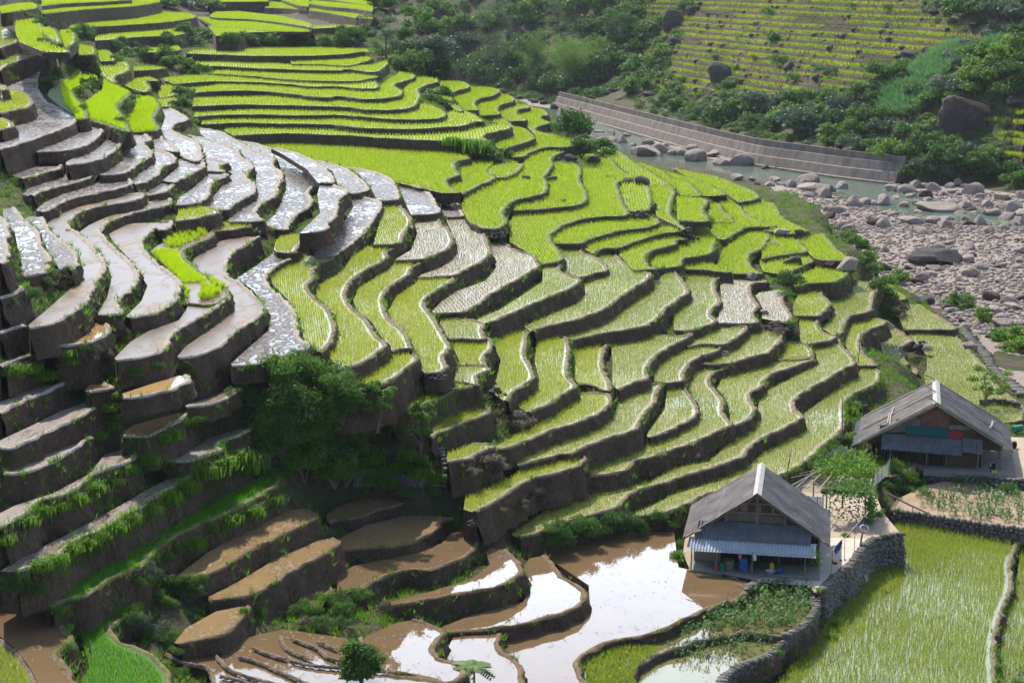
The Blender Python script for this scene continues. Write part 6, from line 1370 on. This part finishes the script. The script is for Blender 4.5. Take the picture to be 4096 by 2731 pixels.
# concrete water tub
tb=obj_at('water_tub',pxz('I',1722,178,5.15),'square concrete water tub beside the upper house platform','tub',math.radians(-12))
part('basin_wall',[boxp(-.55,.55,-.4,-.30,0,.72),boxp(-.55,.55,.30,.4,0,.72),boxp(-.55,-.45,-.299,.299,0,.72),boxp(.45,.55,-.299,.299,0,.72),boxp(-.449,.449,-.299,.299,0,.06)],M['concrete'],tb); part('water_surface',boxp(-.448,.448,-.298,.298,.40,.52),M['water'],tb)
pt,_=cast('F',2275,1395)
if pt is not None:
    V,F=lathe([(.27,0),(.29,.02),(.29,.3),(.305,.32),(.29,.34),(.29,.6),(.305,.62),(.29,.64),(.29,.86),(.27,.88)],18); o=mesh_obj('barrel',V,F,M['green_plastic']); o.location=pt+Vector((0,0,.28)); o.rotation_euler=(0,math.radians(86),.3); tag(o,'green barrel lying on its side behind the upper house','barrel')
for dx in (0,34):
    pt,_=cast('F',2250+dx,1500)
    if pt is not None: simple_thing('clay_pot',[(.12,0),(.2,.12),(.22,.3),(.17,.5),(.19,.55)],'dark_in',pt,'black pot standing at the corner behind the upper house','pot',14)['group']='black pots behind the upper house'
# ---- crouching person on the upper platform
def skin_body(name,joints,edges,radii,mat,parent=None,root=0):
    me=bpy.data.meshes.new(name); me.from_pydata(joints,edges,[]); o=bpy.data.objects.new(name,me); COL.objects.link(o)
    sk=o.modifiers.new('skin','SKIN'); sk.use_smooth_shade=True
    for i,r in enumerate(radii):
        v=me.skin_vertices[0].data[i]; v.radius=(r,r) if not hasattr(r,'__len__') else r; v.use_root=(i==root)
    ss=o.modifiers.new('sub','SUBSURF'); ss.levels=2; ss.render_levels=2
    me.materials.append(M[mat]); dg=bpy.context.evaluated_depsgraph_get(); ev=o.evaluated_get(dg); m2=bpy.data.meshes.new_from_object(ev); o.modifiers.clear(); o.data=m2
    if parent: o.parent=parent
    return o
PR=obj_at('person',H2p(4.45,-.45,.04),'person in dark clothes with a pale shoulder cloth crouching on the upper house platform','person',math.radians(150))
# crouch: x right, y forward, z up
J=[(0,-.12,.24),(0,-.06,.42),(0,.06,.60),(0,.12,.72),  # pelvis, waist, chest, neck base
 (-.10,-.10,.22),(-.15,.24,.42),(-.13,.10,.07),(-.13,.24,.03),   # left leg: hip knee ankle toe
 (.10,-.10,.22),(.15,.24,.42),(.13,.10,.07),(.13,.24,.03),
 (-.18,.08,.66),(-.23,.22,.45),(-.10,.40,.36),
 (.18,.08,.66),(.23,.22,.45),(.10,.40,.36)]
E=[(0,1),(1,2),(2,3),(0,4),(4,5),(5,6),(6,7),(0,8),(8,9),(9,10),(10,11),(2,12),(12,13),(13,14),(2,15),(15,16),(16,17)]
R=[.15,.135,.15,.07,.10,.07,.045,.035,.10,.07,.045,.035,.07,.05,.035,.07,.05,.035]
skin_body('body',J,E,R,'indigo_cloth',PR)
hd=[(0,.13,.74),(0,.17,.84),(0,.20,.93),(0,.30,.86)]
def ell(c,r,n=14,m_=10):
    V=[];F=[]
    for i in range(m_+1):
        for j in range(n): a=math.pi*i/m_; b_=2*math.pi*j/n; V.append((c[0]+r[0]*math.sin(a)*math.cos(b_),c[1]+r[1]*math.sin(a)*math.sin(b_),c[2]+r[2]*math.cos(a)))
    for i in range(m_):
        for j in range(n): F.append([i*n+j,i*n+(j+1)%n,(i+1)*n+(j+1)%n,(i+1)*n+j])
    return V,F
part('head',[ell((0,.19,.86),(.075,.092,.115)),ell((0,.285,.85),(.013,.018,.02),8,6),ell((-.076,.185,.86),(.012,.022,.03),8,6),ell((.076,.185,.86),(.012,.022,.03),8,6),tube([(0,.12,.72),(0,.16,.80)],[.05,.045],8),ell((-.03,.27,.875),(.012,.01,.008),6,4),ell((.03,.27,.875),(.012,.01,.008),6,4),ell((0,.272,.80),(.025,.012,.007),8,4)],M['skin'],PR,True)
part('hair',[ell((0,.165,.885),(.088,.098,.112)),ell((0,.075,.86),(.05,.05,.06))],M['black_hair'],PR,True)
part('shoulder_cloth',[ell((.13,.02,.62),(.13,.12,.13)),ell((.19,.10,.55),(.085,.085,.14))],M['pale_cloth'],PR,True)
for sg in (-1,1):
    hp=np.array([sg*.085,.43,.35]); ps=[ell(hp,(.035,.045,.018),10,6)]
    for f in range(4):
        b0=hp+np.array([(-.026+.017*f),.04,0]); Lf=(.06,.072,.068,.052)[f]; ps.append(tube([b0,b0+np.array([0,Lf*.5,-.006]),b0+np.array([0,Lf*.85,-.035])],[.009,.0085,.006],6))
    ps.append(tube([hp+np.array([-sg*.03,.0,0]),hp+np.array([-sg*.055,.03,-.01]),hp+np.array([-sg*.05,.06,-.025])],[.011,.01,.007],6)); part('hand',ps,M['skin'],PR,True)
# ---- bag on the mud mound
pt,_=cast('D',1738,75)
if pt is not None:
    o=part('bag',[ell((0,0,.20),(.17,.13,.22),12,8),ell((.03,0,.40),(.12,.09,.10),10,6)],M['purple_cloth'],None,True); o.location=pt; tag(o,'violet and white cloth bag set on the mud bank above the nursery rice','bag')
    part('flap',[ell((.07,-.02,.36),(.13,.13,.13),10,6)],M['pale_cloth'],o,True)
# ---------------------------------------------------------------- trellis and vine
zt=8.55
c_=[pxz('I',*p,zt) for p in ((800,268),(1325,318),(1335,212),(905,172))]
def lerp4(u,v): return c_[0]*(1-u)*(1-v)+c_[1]*u*(1-v)+c_[2]*u*v+c_[3]*(1-u)*v
tr=empty('trellis',(0,0,0)); tag(tr,'bamboo pole trellis standing beside the lower house','trellis')
for i in range(9):
    v=i/8; part('pole',tube([lerp4(-.04,v+RNG.normal(0,.01)),lerp4(.5,v)+Vector((0,0,-.03)),lerp4(1.02,v+RNG.normal(0,.01))],[.022]*3,5),M['pole'],tr)
for i in range(7):
    u=i/6+RNG.normal(0,.015); part('pole',tube([lerp4(u-.02,-.10)+Vector((0,0,.05)),lerp4(u,1.1)+Vector((0,0,.05))],[.035,.03],6),M['pole'],tr)
for u,v in ((.08,.1),(.42,.12),(.93,.05),(.95,.9),(.1,.92),(.55,.95)):
    q=lerp4(u,v); part('post',tube([q-Vector((0,0,2.35)),q+Vector((0,0,.06))],[.06,.05],7),M['timber'],tr)
for u0,v0,u1,v1,dz in ((-.15,1.0,.12,1.25,.25),(-.06,.2,.15,1.2,.3),(-.2,.7,.1,1.1,.15)):
    part('pole',tube([lerp4(u0,v0)+Vector((0,0,dz*.2)),lerp4(u1,v1)+Vector((0,0,dz))],[.035,.025],6),M['pole'],tr)
n=6500; uu=RNG.uniform(0,1,n); vv=RNG.uniform(-.05,1.1,n); u=.36+.68*uu; kp_=((u>.30+.55*vv+.06*np.sin(vv*9))&(vv<.92))|(RNG.uniform(0,1,n)<.03); u,vv=u[kp_],vv[kp_]
P=np.array([tuple(lerp4(a,b_)) for a,b_ in zip(u,vv)]); P[:,2]+=RNG.normal(.06,.10,len(P)); edge=(u>.96)|((vv<.04)&(u>.45)); P[edge,2]-=RNG.uniform(0,1,edge.sum())**1.5*2.0; P[edge,:2]+=RNG.normal(0,.12,(edge.sum(),2))
D=np.tile(np.array([0,-.25,.9]),(len(P),1)); V,F=leaf_quads(P,D,.19,.8); vine=mesh_obj('climbing_vine',V,F,M['lf_mid']); tag(vine,'leafy green vine spreading over the right side of the bamboo trellis','vine')
sh=obj_at('shed_roof',pxz('I',850,375,6.9),'small corrugated lean-to sheet on posts under the trellis','shed',math.radians(-20))
part('roof_sheet',corr((-.2,0,.75),(1.9,-.3,.1),(.2,-1.15,-.35),10,.03,5,2,.012,.01),M['fibro2'],sh)
for x,y in ((-.1,-.1),(1.5,-.3),(1.6,-1.3),(.1,-1.0)): part('post',tube([(x,y,-.6),(x,y,.7-.15*(y<-.5))],[.045,.04],6),M['timber'],sh)
# bean rows inside the net fence
bp=[]
gz=6.45
poly=np.array([(930,150),(1010,80),(1110,40),(1330,60),(1345,190),(1150,215),(960,205)],float)
for q in range(300):
    while True:
        t_=RNG.uniform(poly.min(0),poly.max(0))
        if inpoly(t_[None],poly)[0]: break
    b0=pxz('I',t_[0],t_[1]+40,gz); h=RNG.uniform(.5,1.5); m_=int(14*h)+4; bp.append(np.column_stack([b0.x+RNG.normal(0,.22,m_),b0.y+RNG.normal(0,.22,m_),b0.z+RNG.uniform(0,h,m_)]))
P=np.concatenate(bp); V,F=leaf_quads(P,RNG.normal(0,1,P.shape)+np.array([0,-.3,.6]),.19,.85); tag(mesh_obj('bean_vines',V,F,M['lf_bright']),'climbing bean plants filling the netted garden plot','beans',kind='stuff')
gq=[pxz('I',x,y+38,gz-.02) for x,y in ((900,190),(960,110),(1110,30),(1340,45),(1370,180),(1340,215),(1100,225))]; tag(mesh_obj('garden_plot',[tuple(v) for v in gq],[list(range(len(gq)))],M['garden']),kind='structure')
m=new_mat('garden_net'); b=NB(m); d=b.n('ShaderNodeBsdfDiffuse',Color=(.62,.60,.57,1)).outputs[0]; tp=b.n('ShaderNodeBsdfTransparent').outputs[0]; mx=b.n('ShaderNodeMixShader',Fac=.72); b.link(tp,mx.inputs[1]); b.link(d,mx.inputs[2]); M['net']=b.out(mx.outputs[0])
def netfence(pts,h,label,z=gz,op='net'):
    r=empty('net_fence',(0,0,0)); tag(r,label,'fence'); Q=[pxz('I',x,y+45,z) for x,y in pts]; V=[];F=[]
    for a,(p,q) in enumerate(zip(Q[:-1],Q[1:])):
        for s in range(7):
            t_=s/6; c=p*(1-t_)+q*t_; sag=.16*math.sin(math.pi*t_); 
            V+= [tuple(c+Vector((0,0,.02))),tuple(c+Vector((0,.03,h*.5))),tuple(c+Vector((0,0,h-sag)))]
    nn=len(V)//3
    for a in range(nn-1):
        for q in range(2): F.append([a*3+q,a*3+3+q,a*3+4+q,a*3+1+q])
    part('net',(V,F),M['net'],r)
    for p in Q: part('post',tube([p-Vector((0,0,.15)),p+Vector((0,0,h+random.uniform(.05,.35)))],[.025,.02],5),M['timber'],r)
netfence([(922,140),(950,118),(975,108),(1005,80),(1035,62),(1060,40),(1115,18),(1222,42)],1.1,'pale sagging net fence on stakes along the back of the bean plot')
netfence([(1342,205),(1365,190),(1395,160),(1440,120),(1450,60)],1.1,'thin net fence on stakes at the right side of the bean plot')
# ---------------------------------------------------------------- yard things
def zp(x,y,z): return pxz('I',x,y,z)
gy=6.37
sdsh=empty('satellite_dish',zp(1250,648,gy)); tag(sdsh,'old round satellite dish with rusty face on a leaning wooden post','dish')
part('post',tube([(0,0,-.1),(.10,.0,.8),(.20,0,1.1)],[.07,.06,.04],8),M['timber'],sdsh)
V=[];F=[]
N_=24; ax=Vector((.12,-.55,.83)).normalized(); up=ax.cross(Vector((1,0,0))).normalized(); rt=up.cross(ax)
for r_,dz in ((0,-.09),(.12,-.08),(.22,-.045),(.31,0),(.31,-.02),(.2,-.07),(0,-.11)):
    for k in range(N_): a=2*math.pi*k/N_; V.append(tuple(Vector((.22,-.06,1.28))+rt*(r_*math.cos(a))+up*(r_*math.sin(a))+ax*dz))
for i in range(6):
    for k in range(N_): F.append([i*N_+k,i*N_+(k+1)%N_,(i+1)*N_+(k+1)%N_,(i+1)*N_+k])
part('dish',(V,F),M['steel'],sdsh,True)
V2=[tuple(Vector((.22,-.06,1.28))+rt*(r_*math.cos(a))+up*(r_*math.sin(a)*.9+.04)+ax*(-.072+.28*r_*r_*1.0+.02)) for r_ in (.0,.25) for a in np.linspace(0,2*math.pi,N_,endpoint=False)]
part('rust_patch',(V2,[[k,(k+1)%N_,N_+(k+1)%N_,N_+k] for k in range(N_)]),M['rust'],sdsh)
part('receiver_arm',tube([Vector((.22,-.06,1.28))-up*.28+ax*.0,Vector((.22,-.06,1.28))-up*.1+ax*.3],[.012,.012],5),M['steel'],sdsh)
cl=empty('clothesline',(0,0,0)); tag(cl,'bamboo pole clothesline on thin posts across the lower yard','clothesline')
a0,a1=zp(1025,715,7.75),zp(1310,415,8.3); part('line_pole',tube([a0,a0*.5+a1*.5+Vector((0,0,-.05)),a1],[.022,.03,.025],6),M['pole'],cl)
for t_ in (.13,.42,.66):
    q=a0*(1-t_)+a1*t_; part('post',tube([Vector((q.x,q.y,gy-.05)),q],[.02,.018],5),M['timber'],cl)
def garment(t0,t1,drop,mat,label,legs=True):
    p=a0*(1-t0)+a1*t0; q=a0*(1-t1)+a1*t1; dv=(q-p).normalized(); nv=dv.cross(Vector((0,0,1))).normalized(); V=[];F=[]
    for sd_ in (-1,1):
        for i in range(6):
            for j in range(8):
                s=i/5; d=j/7*drop*(1-.12*abs(math.sin(s*5))); w_=.5+(s-.5)*(1-.25*j/7); c=p*(1-w_)+q*w_+nv*(.03*sd_+.05*math.sin(j*1.3+i*2)*j/7)+Vector((0,0,-d+.02)); V.append(tuple(c))
    for sd_ in (0,48):
        for i in range(5):
            if legs and i==2: jm=2
            else: jm=7
            for j in range(jm): F.append([sd_+i*8+j,sd_+i*8+j+1,sd_+(i+1)*8+j+1,sd_+(i+1)*8+j])
    for i in range(5): F.append([i*8,(i+1)*8,48+(i+1)*8,48+i*8])
    o=part('hanging_clothes',(V,F),M[mat]); tag(o,label,'clothes'); return o
garment(.19,.30,.62,'blue_cloth','bright blue garment hanging on the clothesline, lower one')
garment(.26,.345,.55,'indigo_cloth','dark indigo garment hanging beside the bright blue one')
garment(.72,.78,.30,'purple_cloth','small violet cloth hanging high on the clothesline',False)
garment(.585,.615,.14,'pink_cloth','tiny pink cloth pinned on the clothesline',False)
garment(.84,.87,.18,'blue_cloth','small blue cloth bunched near the top of the line pole',False)
def hen(x,y,rz,body,label,s=1.):
    r=empty('hen',zp(x,y,gy+.02),rz); r.scale=(s,s,s); tag(r,label,'chicken')
    skin_body('body',[(-.13,0,.24),(-.02,0,.20),(.08,0,.23),(.14,0,.33),(.165,0,.38),(-.20,0,.33)],[(0,1),(1,2),(2,3),(3,4),(0,5)],[.07,.085,.07,.035,.032,.03],body,r,1)
    part('leg',tube([(.0,.035,.13),(.01,.035,.06),(.0,.035,0),(.04,.035,0)],[.012,.008,.008,.006],5),M['yellow_plastic'],r); part('leg',tube([(.0,-.035,.13),(.01,-.035,.06),(.0,-.035,0),(.04,-.035,0)],[.012,.008,.008,.006],5),M['yellow_plastic'],r)
    part('comb',[ell((.17,0,.415),(.025,.008,.018),8,5)],M['comb_red'],r); part('beak',tube([(.19,0,.38),(.22,0,.37)],[.012,.003],5),M['yellow_plastic'],r)
hen(1075,790,2.2,'feather_red','reddish rooster standing by the clothesline post in the yard',1.25)
hen(1030,645,.6,'feather_dark','small dark hen on the sunlit cement below the trellis shadow')
hen(918,752,1.2,'feather_dark','black hen in the porch shade, farthest of three')
hen(928,780,3.6,'feather_dark','black hen in the porch shade, between the other two')
hen(885,808,.2,'feather_red','red-brown hen in the porch shade, nearest of three')
for x,y in ((1120,742),(1150,740)): boulder(zp(x,y,gy),.07,'rust' if 0 else 'rockr','broken red brick lying on the sunlit yard','bricks on the yard',.5,'brick','brick')
# path stones and bund stones by the pool corner
for q,(x,y) in enumerate(((545,890),(520,905),(505,920),(490,935),(500,912))): boulder(zp(x,y,6.42),.22,'stone','flat stepping stone on the bund corner before the porch','stepping stones at the bund corner',.35,'stone','stepping_stone')
for q,(x,y) in enumerate(((405,870),(435,915))):
    p0=zp(x,y,6.36); o=part('stick',tube([p0+Vector((-.25,.2,.06)),p0+Vector((.05,0,.1)),p0+Vector((.22,-.25,.03))],[.025,.03,.02],6),M['pole']); tag(o,('pale stick on the bund beside the porch','pale bent stick lying in the pool by the porch')[q],'stick')
# bamboo water pipe across the garden
p0=zp(1345,262,6.3); p1=zp(1440,298,6.2); p2=zp(1715,432,5.35)
pp=empty('water_pipe',(0,0,0)); tag(pp,'long grey bamboo pipe slanting down into the vegetable garden','pipe'); part('pipe',tube([p1,(p1+p2)/2+Vector((0,0,-.05)),p2],[.07,.07,.065],7),M['timber'],pp)
for t_ in (.6,.95): q=p1*(1-t_)+p2*t_; part('support',tube([q-Vector((0,0,.7)),q],[.035,.03],5),M['timber'],pp)
# tall thin poles
def pole(tile,bx,by,tx,ty,label,r=.05):
    pt,_=cast(tile,bx,by)
    if pt is None: return
    d=pt.y; sx,sy=TO[tile][0]+tx*SC,TO[tile][1]+ty*SC; dr=px2dir(sx,sy); q=ORI+dr*(d/dr.y)
    o=part('pole',tube([pt-Vector((0,0,.3)),pt*.5+q*.5,q],[r,r*.85,r*.6],6),M['timber']); tag(o,label,'pole')
pole('C',930,1440,948,1240,'thin dark pole standing on the grassy rim above the gravel bed')
pole('C',1075,1575,1088,1440,'thin leaning pole on the grassy rim, nearer the gravel')
pole('F',1320,610,1378,300,'thin tall pole at the corner of a pale terrace by the river')
pole('F',1235,930,1257,722,'thin pole rising from the bund of a small green terrace')
pole('F',1128,1470,1133,1160,'thin pole beside the bushes left of the upper house')
pole('I',752,190,788,0,'thin leaning pole behind the lower house roof')
pole('C',1770,740,1770,612,'short bare trunk pole below the maize patch')
pole('C',1045,820,1052,742,'thin pole among the shrubs above the river wall')
pole('C',1885,292,1881,165,'thin pole on the upper edge of the far terraces')
pole('C',25,1105,24,1065,'short stake in the river beside the boulders',.08)
pole('B',826,1195,830,1130,'pair-like dark stake on a green terrace bund',.06)
pole('G',604,1355,602,1288,'short dark stake beside the lush lower field')
pole('I',1428,445,1430,335,'stake on the path between trellis and garden wall')
pole('F',1635,1560,1638,1490,'stake beside the yellow plot below the upper house',.04)
# taro plants
def taro(polys,n,z_of,h,label):
    st=[];P=[];D=[]
    for poly in polys:
        P_=np.array(poly,float); lo,hi=P_.min(0),P_.max(0); c=0
        while c<n:
            t_=RNG.uniform(lo,hi)
            if not inpoly(t_[None],P_)[0]: continue
            c+=1; b0=np.array(z_of(t_)); nl=random.randint(2,5)
            for q in range(nl):
                a=RNG.uniform(0,6.28); hh=h*RNG.uniform(.5,1.2); e=b0+np.array([math.cos(a)*.3*hh,math.sin(a)*.3*hh,hh]); st.append((b0,e)); 
                dn=np.array([math.cos(a),math.sin(a),-.75]); dn/=np.linalg.norm(dn); sdv=np.array([-math.sin(a),math.cos(a),0]); L_=h*.42*RNG.uniform(.7,1.2)
                P+= [e-dn*L_*.25+sdv*0, e+sdv*L_*.38-dn*L_*.12, e+dn*L_*.85, e-sdv*L_*.38-dn*L_*.12]
    V=np.array(P); F=np.arange(len(V)).reshape(-1,4)
    SV=[];SF=[]
    for s,e in st:
        o=len(V)+len(SV); SV+= [s+np.array([.012,0,0]),s-np.array([.012,0,0]),e-np.array([.008,0,0]),e+np.array([.008,0,0])]; SF.append([o,o+1,o+2,o+3])
    ob=mesh_obj('taro_plants',np.concatenate([V,np.array(SV)]),np.concatenate([F,np.array(SF)]),M['taro_leaf']); tag(ob,label,'taro',kind='stuff')
M['taro_leaf']=leaf_mat('taro_leaf',(.06,.14,.03),(.13,.24,.05),.45,.4,spec=.5)
zI=lambda p,dz=0: (lambda t_: unproj_pl(p,np.array([[TO['I'][0]+t_[0]*SC,TO['I'][1]+t_[1]*SC]]))[0])
taro([[(600,925),(925,930),(900,1080),(830,1190),(730,1225),(480,1205),(180,1250),(20,1280),(330,1080)]],300,zI(ptaro),.62,'taro plants with arrow leaves in the pond below the lower house')
taro([[(-60,1330),(240,1290),(480,1250),(700,1258),(620,1330),(430,1400),(250,1430),(0,1400)]],110,zI(ptaro2),.42,'small taro plants in the lower pond')
ph=PAD[find('h|I')]
taro([[(1650,400),(1700,310),(1780,280),(2340,250),(2340,500),(2000,470),(1760,430)]],330,zI(ph),.5,'taro seedlings in the brown vegetable garden soil')
# grassy pale seedlings in the left part of the taro pond
pts_=[]
for q in range(2600):
    t_=np.array([RNG.uniform(-590,-110),RNG.uniform(1330,1590)]); w_=unproj_pl(ptaro,np.array([[TO['I'][0]+t_[0]*SC,TO['I'][1]+t_[1]*SC]]))[0]
    if inpoly(w_[None,:2],ptaro['PW'])[0]: pts_.append(w_)
P=np.array(pts_); add_stuff('rice_seedlings',[tris(P,.26,.05,2)],M['b_pale'],'thin rice seedlings beside the taro pond','rice')
# small tufts dotted over banks, bunds and bare ground
tp_=[]
for p in PAD:
    F=p['FW']; n=len(F); T=np.gradient(F,axis=0); T/=np.maximum(np.linalg.norm(T,axis=1),1e-6)[:,None]; N=np.stack([T[:,1],-T[:,0]],1)*(1 if p['ccw'] else -1)
    if p['k'] in 'er': continue
    m_=int(n*(2.2 if p['k'] in 'gGnd' else (.3 if p['k'] in 'mxN' else .8))); i=RNG.integers(0,n,m_); h=RNG.uniform(0,1,m_)**2*p['drop']*.8; o=.05+.24*h*.6
    xy=F[i]+N[i]*o[:,None]+RNG.normal(0,.08,(m_,2)); tp_.append(np.column_stack([xy,plz(p,F[i])-h+.02]))
add_stuff('bank_grass',[tris(np.concatenate(tp_),.30,.05,3,.9)],M['lf_grass'],'short grass tufts dotted along the terrace banks','grass')
Yh=RNG.uniform(80,420,90000); Xh=RNG.uniform(-.31,.31,90000)*Yh; Qh=np.column_stack([Xh,Yh]); kh=(bank_sd(Qh)<0)&(wave(Qh,.25)+RNG.uniform(-.3,.3,90000)>.35)
for p in PAD:
    bb=p['bb']; id_=np.nonzero(kh&(Xh>bb[0])&(Xh<bb[2])&(Yh>bb[1])&(Yh<bb[3]))[0]
    if len(id_): kh[id_[inpoly(Qh[id_],p['PW'])]]=False
hq=[]
for x,y in Qh[kh]:
    h=BVH.ray_cast(Vector((x,y,120)),Vector((0,0,-1)),300)
    if h[0] is None or (h[0].z<1.3 and y>170): continue
    hq.append((x,y,h[0].z))
    if len(hq)>26000: break
lg=[]
for pre,m_,hh in (('z|G 1315',40,1.),('z|D 977',14,.9),('d|G 1830',10,.8),('z|D 1682',12,.7),('o|D 1292',10,.7),('y|E 790',6,.6),('s|F 1260',8,.7),('G|F 1100',6,.5)):
    p=PAD[find(pre)]; F=p['FW']; n=len(F); T=np.gradient(F,axis=0); T/=np.maximum(np.linalg.norm(T,axis=1),1e-6)[:,None]; N=np.stack([T[:,1],-T[:,0]],1)*(1 if p['ccw'] else -1)
    c=n*m_; i=RNG.integers(0,n,c); k_=wave(F[i],.5)+RNG.uniform(-.25,.25,c)>.38; i=i[k_]; c=len(i); h=RNG.uniform(0,1,c)**1.3*p['drop']*.55
    lg.append(np.column_stack([F[i]+N[i]*(.08+.26*h)[:,None]+RNG.normal(0,.07,(c,2)),plz(p,F[i])-h]))
add_stuff('bank_grass',[tris(np.concatenate(lg),.40,.04,2,.6)],M['lf_grass'],'long grass hanging over the lower terrace banks','grass')
hq=np.array(hq); add_stuff('grass',[tris(np.repeat(hq,3,0)+RNG.normal(0,.14,(len(hq)*3,3))*np.array([1,1,.1]),.38,.07,3,.8)],M['lf_grass'],'rough grass on the slopes between the terraces','grass')
# thin earth dikes dividing the lowest pools
pv=PAD[find('v|H 340')]
def dike(s,zoff=.0,w_=.15,h=.09,label=None):
    P,_=parse(s); Q=unproj_pl(pv,catmull(P,8.))[:,:]; T=np.gradient(Q[:,:2],axis=0); T/=np.linalg.norm(T,axis=1)[:,None]; N=np.column_stack([-T[:,1],T[:,0]]); V=[];F=[]; prof=[(-w_*.8,-.05),(-w_*.4,h*.8),(0,h),(w_*.4,h*.8),(w_*.8,-.05)]
    for a in range(len(Q)):
        for o,z in prof: V.append((Q[a,0]+N[a,0]*(o+RNG.normal(0,.03)),Q[a,1]+N[a,1]*(o+RNG.normal(0,.03)),Q[a,2]+z+RNG.normal(0,.02)))
    for a in range(len(Q)-1):
        for k in range(4): F.append([a*5+k,a*5+k+1,a*5+6+k,a*5+5+k])
    tag(mesh_obj('earth_dike',V,F,M['bund'],smooth=True),kind='structure')
for s in ('G 1460,1390 1530,1470 1680,1530 1860,1575','G 1600,1390 1740,1430 1900,1500 2070,1575','G 1700,1330 1790,1370 1920,1410','G 1880,1255 1920,1330 2090,1415','G 1950,1420 2100,1450 2320,1470','G 1960,1270 2140,1345 2200,1395 2290,1420','G 2130,1290 2260,1345','G 1110,1370 1230,1430 1400,1470 1440,1580','H 330,1490 250,1480 180,1400 160,1260','G 1480,1520 1640,1560 1700,1590'): dike(s)
# ---------------------------------------------------------------- air
m=new_mat('thin_haze'); b=NB(m); v=b.n('ShaderNodeVolumePrincipled',Color=(.80,.88,1.0,1),Density=HAZE,Anisotropy=.2)
b.link(v.outputs[0],b.n('ShaderNodeOutputMaterial').inputs['Volume'])
V,F=boxp(-540,360,-20,1100,-9,175); hz=mesh_obj('haze',V,F,m); tag(hz,'thin pale haze filling the valley','haze',kind='stuff')
